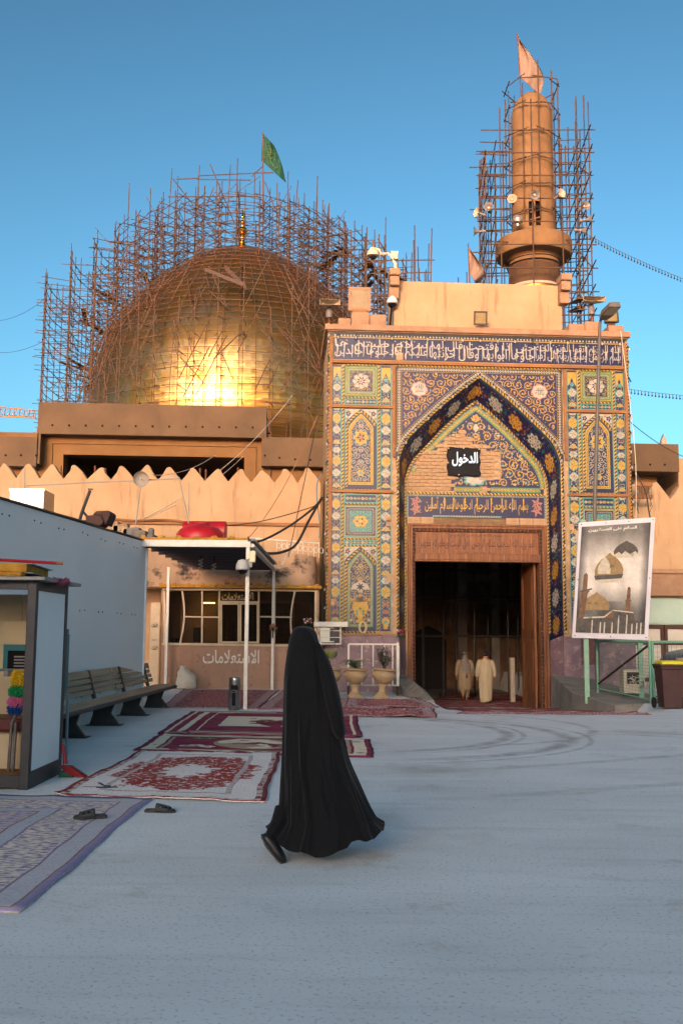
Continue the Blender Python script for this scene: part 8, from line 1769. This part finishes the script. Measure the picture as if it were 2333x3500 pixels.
def motif_rug(label, C, kind, W, L):
    m = rugmat('maroon_' + kind, ((134, 42, 70), (124, 38, 64), (142, 54, 76)), [(0, .03, ((92, 26, 48), (100, 30, 54)), 9, (1, 1))], W, L, 20); t, P_ = rug(label, C, m, .007)
    mb = MB(); Z = [0.009]
    def poly(pts, mi, h=.009): mb.add([P_(a, b, h) for a, b in pts], [tuple(range(len(pts)))], mi)
    def frame(a, w, mi, h=.009, notch=0):
        da, db = a / W, a / L; wa, wb = w / W, w / L
        for s0, s1, q0, q1 in ((da, 1 - da, db, db + wb), (da, 1 - da, 1 - db - wb, 1 - db), (da, da + wa, db + wb, 1 - db - wb), (1 - da - wa, 1 - da, db + wb, 1 - db - wb)):
            k = 10
            for i in range(k):
                if s1 - s0 > q1 - q0: a0, a1 = lerp(s0, s1, i / k), lerp(s0, s1, (i + 1) / k); poly([(a0, q0), (a1, q0), (a1, q1), (a0, q1)], mi, h)
                else: b0, b1 = lerp(q0, q1, i / k), lerp(q0, q1, (i + 1) / k); poly([(s0, b0), (s1, b0), (s1, b1), (s0, b1)], mi, h)
    def flow(cs, cq, r, mi, mj):
        for k in range(5): a = k * 1.256; poly([(cs + r / W * (.5 * math.cos(a) + .55 * math.cos(b)), cq + r / L * (.5 * math.sin(a) + .55 * math.sin(b))) for b in [i * .785 for i in range(8)]], mi, .013)
        poly([(cs + r * .3 / W * math.cos(b), cq + r * .3 / L * math.sin(b)) for b in [i * .785 for i in range(8)]], mj, .015)
    if kind == 'oval':
        frame(.09, .17, 0); frame(.30, .05, 1)
        poly([(.5 + .2 * math.cos(b), .5 + .30 * math.sin(b)) for b in [i * .2618 for i in range(24)]], 1, .010); poly([(.5 + .185 * math.cos(b), .5 + .27 * math.sin(b)) for b in [i * .2618 for i in range(24)]], 0, .012)
        for s in (.42, .47, .53, .58): flow(s, .5 + .05 * math.sin(s * 40), .13, 2, 3)
        for s in (.2, .24, .29, .73, .78): flow(s, .3 + .03 * math.sin(s * 60), .12, 0, 2)
        for s in (.22, .27, .76): flow(s, .72, .1, 3, 0)
    else:
        frame(.10, .05, 0); frame(.28, .11, 0); frame(.55, .03, 0)
        poly([(.26, .3), (.8, .3), (.8, .72), (.26, .72)], 0, .010)
        for s, q in ((.45, .5), (.5, .56), (.55, .5), (.6, .54), (.5, .44)): flow(s, q, .15, 2, 3)
        for s in (.2, .24, .28, .6, .65): flow(s, .9, .1, 0, 2)
    obj('woven_pattern', mb, [mat('rug_cream', CRM, (212, 196, 168), 20, rough=.95), mat('rug_beige', (170, 142, 116), rough=.95), mat('rug_rose', (128, 60, 66), rough=.95), mat('rug_olive', (112, 112, 80), rough=.95)], t, fix=False); return t
motif_rug('maroon rug with a cream oval of flowers and wide cream border', [gnd(455, 2568)[:2], gnd(1278, 2592)[:2], gnd(1265, 2530)[:2], gnd(545, 2512)[:2]], 'oval', 3.2, 2.25)
motif_rug('maroon rug with a plain cream rectangle, behind the one with the oval', [gnd(535, 2510)[:2], gnd(1238, 2525)[:2], (.324, 20.4), (-3.0, 20.5)], 'rect', 3.25, 5.0)
LAV = ((120, 108, 146), (132, 118, 152), (112, 100, 140))
m_r_pur = rugmat('lavender_rug', ((170, 158, 186), (180, 170, 192), (208, 192, 176)), [(0, .07, ((160, 142, 170), (166, 150, 176), (154, 136, 166)), 8, (1, 1)), (.07, .085, ((150, 120, 104), (140, 110, 100)), 8, (1, 1)), (.085, .25, ((178, 180, 186), (200, 194, 192), (164, 154, 172)), 26, (1, 2.2)), (.25, .27, ((128, 112, 134), (136, 120, 138)), 8, (1, 1)), (.27, .68, ((140, 126, 148), (206, 196, 188), (220, 206, 188)), 13, (1, 2.4)), (.68, .70, ((128, 112, 134), (136, 120, 138)), 8, (1, 1)), (.70, .84, ((166, 176, 188), (190, 192, 192), (152, 144, 168)), 26, (1, 2.2)), (.84, .86, ((150, 124, 108), (140, 112, 100)), 8, (1, 1)), (.86, 1.25, ((146, 132, 170), (186, 176, 180), (204, 184, 164)), 12, (1, 2))], 2.7, 4.0, 7, (1, 2))
rug('faded lavender rug with banded floral border under a sandal', [(-4.5, 5.75), (-1.79, 5.84), (-1.785, 9.74), (-4.45, 10.0)], m_r_pur, .006, n=34)
RD = ((150, 46, 56), (176, 96, 94), (190, 166, 156)); DK = ((122, 40, 50), (146, 80, 80), (160, 144, 136))
def redmat(nm, W, L, ns=20): return rugmat(nm, RD, [(0, .03, ((110, 22, 36), (120, 30, 40)), 9, (1, 1)), (.03, .2, ((184, 172, 168), (166, 126, 126), (138, 56, 64)), 22, (1, 1)), (.2, .26, ((190, 178, 168), (150, 80, 82)), 20, (1, 1)), (.26, .6, ((142, 54, 60), (132, 82, 86), (180, 158, 150)), 11, (1, 1))], W, L, ns)
rug('crimson patterned rug in front of the booth beside the sack', [(-3.8, 21.5), (-1.75, 21.4), (-1.7, 28.4), (-4.4, 28.3)], redmat('red_rug_a', 2.4, 7), .005, ramp=True)
rug('crimson patterned rug between the steel bin and the urns', [(-1.72, 21.2), (.3, 21.2), (.2, 25.8), (-1.6, 28.3)], redmat('red_rug_b', 2, 5.5), .012, ramp=True, wave=.012)
rug('rumpled red and white rug lying across the foot of the urns', [(-1.1, 19.45), (1.85, 19.34), (2.0, 21.6), (-1.0, 21.75)], redmat('red_rug_c', 3, 2.2, 14), .014, ramp=True, wave=.03, fringe=(0,))
rug('red rug with folded edge in front of the railing', [(.1, 21.9), (2.15, 21.9), (1.9, 25.2), (.2, 25.4)], redmat('red_rug_d', 2, 3.4), .016, ramp=True, wave=.02)
rug('narrow red runner edging the top of the doorway ramp', [(2.35, 20.35), (6.3, 20.45), (6.2, 21.1), (2.6, 21.1)], redmat('red_rug_e', 4, .7, 12), .008, ramp=True, wave=.01)
DM = rugmat('dark_red_carpet', DK, [(0, .05, ((80, 14, 26), (90, 20, 30)), 9, (1, 1)), (.05, .25, ((96, 30, 40), (100, 88, 84)), 20, (1, 1))], 3.4, 2.9, 9, (.25, 2.2))
for k, (lab) in enumerate(('dark red carpet on the upper half of the doorway ramp', 'dark red carpet on the lower half of the doorway ramp below the threshold', 'dark red carpet under the two walking men inside the hall', 'dark red carpet far inside the brick hall')):
    y0 = (22.3, 25.6, 29.9, 37.0)[k]; y1 = (25.5, 28.9, 36.8, 41.0)[k]; sh_ = (0, .0, .0, 1.0)[k]
    if k < 2: rug(lab, [(2.75, y0), (6.0, y0), (6.1, y1), (2.85, y1)], DM, .012, ramp=True)
    else: rug(lab, [(2.6 + sh_, y0), (6.3 + sh_, y0), (6.7 + sh_, y1), (3.0 + sh_, y1)], DM, -.74)

# ------------------------------------------------------------------ woman in a black chador
m_chador = mat('black_chador', (15, 15, 17), (22, 22, 24), 60, rough=.9, bump=.6, bscale=240, sheen=.08, dist=.002, spec=.15)
m_shoe = mat('black_shoe', (26, 24, 24), rough=.4); m_sole = mat('shoe_sole', (74, 70, 66), (58, 54, 52), 20, rough=.8)
wo = thing('person', 'person in a floor length black chador striding across the yard', 'person', (-.1, 7.35, 0)); YC = 7.35
ROWS = [(2141, 1028, 1044, .02), (2143, 1016, 1056, .06), (2148, 1006, 1067, .09), (2157, 999, 1077, .115), (2174, 992, 1085, .135), (2200, 986, 1090, .145), (2228, 981, 1093, .155), (2256, 976, 1100, .178), (2290, 971, 1114, .20), (2330, 967, 1130, .215), (2393, 964, 1150, .225), (2450, 963, 1164, .23), (2510, 962, 1174, .235), (2592, 960, 1193, .25), (2666, 958, 1223, .27), (2745, 956, 1259, .29), (2795, 952, 1284, .31)]
RW = curve(ROWS, 4); NA = 240; rings = []
HEM = [(905, 2856), (920, 2868), (963, 2895), (1026, 2918), (1077, 2926), (1143, 2912), (1186, 2900), (1200, 2878), (1226, 2868), (1264, 2879), (1298, 2868), (1316, 2852)]
def hem_v(u):
    for (a, v0), (b, v1) in zip(HEM, HEM[1:]):
        if a <= u <= b: return lerp(v0, v1, (u - a) / (b - a))
    return HEM[0][1] if u < HEM[0][0] else HEM[-1][1]
rg = random.Random(12)
FOLDS = [(rg.uniform(0, 6.28), rg.uniform(.03, .085), rg.uniform(.5, 1.4), rg.uniform(-.35, .35), rg.uniform(.15, .62)) for _ in range(40)]
LAPS = [([(2146, 1046), (2166, 1066), (2200, 1080), (2250, 1094), (2310, 1108), (2380, 1118), (2470, 1126), (2600, 1134), (2700, 1150), (2800, 1170)], .020), ([(2146, 1030), (2175, 1050), (2215, 1064), (2270, 1076), (2340, 1084), (2430, 1090)], .010), ([(2300, 992), (2430, 990), (2600, 988), (2700, 994), (2800, 985)], .024), ([(2430, 1060), (2520, 1048), (2650, 1030), (2800, 1022)], .020), ([(2600, 1098), (2700, 1100), (2800, 1130)], .022)]
def lap(th, v, c_, a_):
    d = 0.0
    for pts, h in LAPS:
        if not pts[0][0] <= v <= pts[-1][0]: continue
        for (v0, u0), (v1, u1) in zip(pts, pts[1:]):
            if v0 <= v <= v1:
                u = lerp(u0, u1, (v - v0) / (v1 - v0)); x = (th + math.acos(max(-1, min(1, (u - c_) / a_))) + math.pi) % (2 * math.pi) - math.pi; e = min(1, (v - pts[0][0]) / 40, (pts[-1][0] - v) / 60 + .2)
                d += h * e * math.exp(-(x / (.05 if x > 0 else .16)) ** 2); break
    return d
def fold(th, t):
    """sharp-crested hanging folds; t 0 at crown, 1 at hem"""
    d = 0.0
    for a, w, h, dr, t0 in FOLDS:
        if t < t0: continue
        x = (th - a - dr * (t - t0) + math.pi) % (2 * math.pi) - math.pi; g = min(1, (t - t0) / .25); d += h * g * math.exp(-abs(x / w) ** 1.5)
    return d
for k, (v, l, r, b) in enumerate(RW):
    t = (v - 2142) / (2895 - 2142); ring = []
    pc = at((l + r) / 2, v, YC); pl_, pr_ = at(l, v, YC), at(r, v, YC); a = (pr_.x - pl_.x) / 2
    for i in range(NA):
        th = 2 * math.pi * i / NA; c, s = math.cos(th), math.sin(th); e = 2.0 if t < .12 else 2.3
        rad = (abs(c) ** e + abs(s) ** e) ** (-1 / e); amp = .0 if t < .1 else .026 * min(1, (t - .1) / .4)
        f = amp * (fold(th, t) - 1.0) + amp * .2 * math.sin(7 * th + 5 * t + 2 * math.sin(3 * th))
        f += lap(th, v, (l + r) / 2, (r - l) / 2)
        lean = .10 * max(0, t - .45) * (c > 0) * c
        ring.append(Vector((pc.x + (a + f * .5) * rad * c, YC + (b + f) * rad * s + lean, pc.z)))
    rings.append(ring)
last = rings[-1]; v0, l0, r0, b0 = RW[-1]; NH = 8
for j in range(1, NH + 1):
    q = j / NH; ring = []
    for i in range(NA):
        th = 2 * math.pi * i / NA; c, s = math.cos(th), math.sin(th); u = lerp(906, 1316, (c + 1) / 2); e = 2.3; rad = (abs(c) ** e + abs(s) ** e) ** (-1 / e); f = .030 * (fold(th, 1.0) - 1.0) + .006 * math.sin(7 * th + 5)
        uu = (906 + 1316) / 2 + (1316 - 906) / 2 * c * rad; Yh = YC + (.36 + f) * s * rad; tgt = at(uu, min(hem_v(uu), 2930), YC - .33); z = max(.012, tgt.z + .010 * math.sin(9 * th) + .012 * (fold(th, 1.0) - 1)); X = at(uu, hem_v(uu), YC - (.18 if s < 0 else 0)).x
        tg = Vector((X, Yh, z)); p = last[i].lerp(tg, q); p.x = lerp(last[i].x, tg.x, q ** 1.25); ring.append(p)
    rings.append(ring)
mb = MB(); mb.loft(rings, cap=False); mb.f.append(tuple(range(NA - 1, -1, -1))); mb.m.append(0)
obj('chador', mb, m_chador, wo, smooth=80, sub=1)
def limb(name, pts, m, par, n=20, sub=0):
    mb = MB(); rr = []
    P_ = [at(u, v, Y) for u, v, Y, *_ in pts]
    for k, p in enumerate(P_):
        d = (P_[min(k + 1, len(P_) - 1)] - P_[max(k - 1, 0)]).normalized(); a = Vector((0, 1, 0)).cross(d).normalized(); b_ = d.cross(a).normalized(); ra_, rb_ = pts[k][3] / 466, pts[k][4] / 466
        rr.append([p + a * ra_ * math.cos(2 * math.pi * i / n) + b_ * rb_ * math.sin(2 * math.pi * i / n) for i in range(n)])
    mb.loft(rr); return obj(name, mb, m, par, smooth=80, sub=sub)
limb('wrapped_arm', [(1078, 2188, 7.32, 7, 12), (1090, 2222, 7.3, 15, 26), (1104, 2262, 7.27, 22, 40), (1120, 2320, 7.24, 27, 52), (1134, 2385, 7.22, 28, 55), (1146, 2440, 7.2, 27, 50), (1156, 2490, 7.2, 24, 42), (1163, 2515, 7.2, 18, 34), (1167, 2530, 7.2, 6, 14)], m_chador, wo, sub=1)
# raised rear foot
limb('trouser_cuff', [(968, 2770, 7.25, 30, 36), (950, 2812, 7.2, 24, 30), (930, 2846, 7.16, 19, 25), (918, 2864, 7.14, 16, 22)], m_chador, wo)
sh_ = limb('shoe', [(903, 2848, 7.13, 6, 10), (907, 2856, 7.13, 15, 20), (917, 2872, 7.13, 20, 24), (930, 2890, 7.13, 21, 25), (946, 2912, 7.13, 19, 27), (960, 2930, 7.13, 16, 26), (971, 2943, 7.13, 11, 20), (976, 2950, 7.13, 4, 8)], m_shoe, wo, sub=1)
limb('sole', [(894, 2852, 7.13, 3, 10), (897, 2862, 7.13, 5, 20), (908, 2882, 7.13, 5, 22), (924, 2904, 7.13, 5, 23), (942, 2928, 7.13, 5, 26), (957, 2944, 7.13, 5, 24), (970, 2953, 7.13, 4, 12)], m_sole, sh_)

# ------------------------------------------------------------------ two men walking into the hall
m_skin = mat('skin', (150, 104, 80), rough=.6); m_hair = mat('black_hair', (18, 16, 16), rough=.7); m_robe = mat('cream_robe', (168, 156, 130), (152, 140, 114), 5, rough=.9, bump=.3, bscale=14, stretch=(3, 3, .4)); m_robe2 = mat('tan_robe', (146, 130, 104), (130, 114, 90), 5, rough=.9, bump=.3, bscale=14, stretch=(3, 3, .4))
def scarf_mat():
    m = mat('checked_scarf', (190, 182, 172), rough=.9); t = m.node_tree; N = t.nodes; tc = N.new('ShaderNodeTexCoord'); ck = N.new('ShaderNodeTexChecker'); ck.inputs['Scale'].default_value = 46; ck.inputs[1].default_value = lin((150, 143, 134)); ck.inputs[2].default_value = lin((64, 60, 62)); t.links.new(tc.outputs['Object'], ck.inputs[0]); t.links.new(ck.outputs[0], N['Principled BSDF'].inputs['Base Color']); return m
def skin_body(name, V, E, m, par, root=0, sub=2):
    me = bpy.data.meshes.new(name); base = MW[par.name]; me.from_pydata([base.inverted() @ Vector(v[:3]) for v in V], E, []); me.materials.append(m); o = bpy.data.objects.new(name, me); COL.objects.link(o); o.parent = par; MW[o.name] = base
    md = o.modifiers.new('skin', 'SKIN'); md.use_smooth_shade = True
    if not me.skin_vertices: me.skin_vertices.new() if hasattr(me.skin_vertices, 'new') else None
    for i, v in enumerate(V): s = me.skin_vertices[0].data[i]; s.radius = (v[3], v[4] if len(v) > 4 else v[3]); s.use_root = i == root
    if sub: ms = o.modifiers.new('sub', 'SUBSURF'); ms.levels = sub; ms.render_levels = sub
    return o
def man(label, pos, H, robe, stride, scarf):
    t = thing('person', label, 'person', pos); O = Vector(pos); k = H / 1.74
    def w(x, y, z): return O + Vector((x * k, y * k, z * k))
    fl, fr_ = stride                                            # (foot left x,y,z), (foot right x,y,z)
    V = []; E = []
    def v(x, y, z, r, r2=None): V.append((*w(x, y, z), r * k, (r2 or r) * k)); return len(V) - 1
    pel = v(0, 0, .95, .15, .11); sp1 = v(0, .01, 1.2, .16, .11); ch = v(0, .0, 1.38, .17, .11); nk = v(0, 0, 1.5, .06); hd0 = v(0, .02, 1.6, .085, .095); hd1 = v(0, .02, 1.68, .075, .085); E += [(pel, sp1), (sp1, ch), (ch, nk), (nk, hd0), (hd0, hd1)]
    hands = []
    for s in (-1, 1):
        shd = v(s * .2, 0, 1.42, .07); el = v(s * .29, -.03, 1.14, .045); wr = v(s * .29, .05, .9, .03); pa = v(s * .285, .07, .83, .035, .018); E += [(ch, shd), (shd, el), (el, wr), (wr, pa)]; hands.append((s, pa))
        for q in range(4): f1 = v(s * .283, .045 + q * .018, .775 - .005 * abs(q - 1.5), .009); f2 = v(s * .275, .05 + q * .018, .735 + .006 * abs(q - 1.5), .008); E += [(pa, f1), (f1, f2)]
        th_ = v(s * .265, .1, .80, .010); t2 = v(s * .26, .115, .77, .008); E += [(pa, th_), (th_, t2)]
    for s, ft in ((-1, fl), (1, fr_)):
        hp = v(s * .1, 0, .9, .1); kn = v(s * .11, ft[1] * .35 + .05, .5, .06); an = v(ft[0], ft[1], ft[2] + .09, .04); to = v(ft[0], ft[1] + ft[3], ft[2] + .03 + ft[4], .035, .025); E += [(pel, hp), (hp, kn), (kn, an), (an, to)]
    skin_body('body', V, E, m_skin, t)
    mb = MB(); rr = []; n = 40; prof = [(1.49, .07, .07, 0), (1.46, .12, .09, 0), (1.42, .205, .115, 0), (1.34, .225, .135, 0), (1.15, .22, .14, 0), (.95, .235, .15, 0), (.7, .24, .17, .01), (.45, .235, .19, .02)] + ([(.25, .22, .2, .02), (.06, .20, .21, .02)] if not scarf else [(.38, .24, .2, .02)])
    for z, a, b_, cy in prof: rr.append([w(a * math.cos(th) * (1 + .03 * math.sin(7 * th + z * 4) * (1.5 - z)), cy + b_ * math.sin(th) * (1 + .05 * math.sin(9 * th + z * 3) * (1.5 - z)), z + (.04 * math.cos(th - .5) if z < .5 else 0)) for th in [2 * math.pi * i / n for i in range(n)]])
    mb.loft(rr, cap=False); obj('robe', mb, robe, t, smooth=80, sub=1, solid=.01)
    for s in (-1, 1): mb = MB(); mb.path([w(s * .17, 0, 1.43), w(s * .235, -.005, 1.36), w(s * .275, -.03, 1.2), w(s * .3, -.02, 1.05), w(s * .295, .04, .92)], [.085 * k, .09 * k, .078 * k, .075 * k, .07 * k], 16, caps=False); obj('sleeve', mb, robe, t, smooth=80, sub=1)
    if scarf:
        for s, ft in ((-1, fl), (1, fr_)): mb = MB(); mb.path([w(s * .09, .02, .6), w(s * .11, ft[1] * .35 + .05, .45), w(ft[0], ft[1], ft[2] + .12)], [.12 * k, .105 * k, .075 * k], 16, caps=False); obj('trouser_leg', mb, robe, t, smooth=80, sub=1)
        rr = []; n = 28
        for z, a, b_, cy in ((1.76, .03, .04, .02), (1.73, .08, .09, .02), (1.67, .1, .115, .02), (1.58, .1, .115, .0), (1.5, .11, .12, -.02), (1.42, .17, .13, -.03), (1.3, .19, .1, -.09), (1.15, .16, .07, -.12), (1.02, .1, .05, -.14)): rr.append([w(a * math.cos(th) + (.03 if z < 1.4 else 0), cy + b_ * math.sin(th), z + (.05 * math.sin(5 * th) if z < 1.2 else 0)) for th in [2 * math.pi * i / n for i in range(n)]])
        mb = MB(); mb.loft(rr, cap=False); obj('head_scarf', mb, scarf_mat(), t, smooth=80, sub=1)
        mb = MB(); mb.path([w(.1 * math.cos(a), .02 + .112 * math.sin(a), 1.695) for a in [2 * math.pi * i / 20 for i in range(20)]], .016 * k, 6, closed=True); obj('head_cord', mb, m_hair, t, smooth=60)
        mb = MB(); mb.tube(w(.05, -.19, .98), w(.05, -.2, .82), .012, 6, r2=.03); obj('tassel', mb, m_hair, t)
    else:
        mb = MB(); mb.ball(w(0, .01, 1.66), 1, 18, 12, sc=(.092 * k, .105 * k, .1 * k)); obj('hair', mb, m_hair, t, smooth=80)
        mb = MB(); mb.path([w(.075 * math.cos(a), .0 + .08 * math.sin(a), 1.495) for a in [2 * math.pi * i / 20 for i in range(20)]], .018 * k, 6, closed=True); obj('collar', mb, robe, t, smooth=60)
    for s, ft in ((-1, fl), (1, fr_)): mb = MB(); mb.path([w(ft[0], ft[1] - .05, ft[2] + .02 - ft[4] * .4), w(ft[0], ft[1] + ft[3] * .5, ft[2] + .015 + ft[4] * .4), w(ft[0], ft[1] + ft[3] + .06, ft[2] + .012 + ft[4])], [.035, .045, .03], 8); obj('sandal', mb, mat('tan_leather', (140, 90, 56), rough=.6), t)
FZ = -.735
pm1 = gnd(1588, 2394, FZ); pm2 = gnd(1660, 2404, FZ)
man('person in a tan robe and checked head scarf walking into the hall, one heel raised', (pm1.x, pm1.y, FZ), 1.69, m_robe2, ((-.1, -.32, .12, .12, -.1), (.08, .12, .0, .14, 0)), True)
man('person with short black hair in a long cream robe walking into the hall', (pm2.x, pm2.y, FZ), 1.75, m_robe, ((-.09, -.1, .0, .14, 0), (.1, .14, .0, .14, 0)), False)

# ------------------------------------------------------------------ sandals
m_rub = mat('grey_rubber', (52, 54, 56), (42, 44, 46), 20, rough=.7); m_insole = mat('insole', (64, 64, 64), rough=.8)
def sandal(c, ang, label, z):
    t = thing('sandal', label, 'sandal', (c[0], c[1], z), ang, 'loose slippers on the yard'); M_ = MW[t.name]
    out = [(-.135, .0), (-.125, -.03), (-.07, -.036), (0, -.036), (.06, -.048), (.11, -.045), (.14, -.02), (.142, .015), (.115, .042), (.05, .048), (0, .038), (-.07, .034), (-.125, .03)]; out = curve(out + [out[0]], 4)[:-1]
    mb = MB(); mb.slab(out, .0, .018, 0); mb.slab([(x * .96, y * .93) for x, y in out], .018, .026, 0); obj('sole', mb, m_rub, t, sp=M_, bevel=.004)
    mb = MB(); mb.slab([(x * .9, y * .85) for x, y in out], .026, .029); obj('insole', mb, m_insole, t, sp=M_)
    xs_ = [-.03, -.012, .008, .03, .052, .074, .095]; hs_3 = [.062, .060, .056, .051, .046, .040, .033]; N_ = 16
    vs = [(x, .049 * math.cos(math.pi * i / N_), .014 + h * math.sin(math.pi * i / N_) ** .8) for x, h in zip(xs_, hs_3) for i in range(N_ + 1)]; hole = {(2, 3), (2, 4), (4, 3), (4, 4), (2, 11), (2, 12), (4, 11), (4, 12)}
    mb = MB(); mb.add(vs, [(r_ * (N_ + 1) + i, r_ * (N_ + 1) + i + 1, (r_ + 1) * (N_ + 1) + i + 1, (r_ + 1) * (N_ + 1) + i) for r_ in range(6) for i in range(N_) if (r_, i) not in hole]); obj('upper', mb, m_rub, t, sp=M_, solid=.006, smooth=60)
    mb = MB(); mb.box(-.005, .02, -.034, -.028, .046, .056); obj('buckle_tag', mb, m_galv, t, sp=M_)
s1 = gnd(310, 2806); s2 = gnd(545, 2777)
sandal((s1.x, s1.y), math.pi + .35, 'grey rubber slide sandal on the lavender rug', .022); sandal((s2.x, s2.y), -.06, 'grey rubber slide sandal on bare concrete beside the lavender rug', .0)
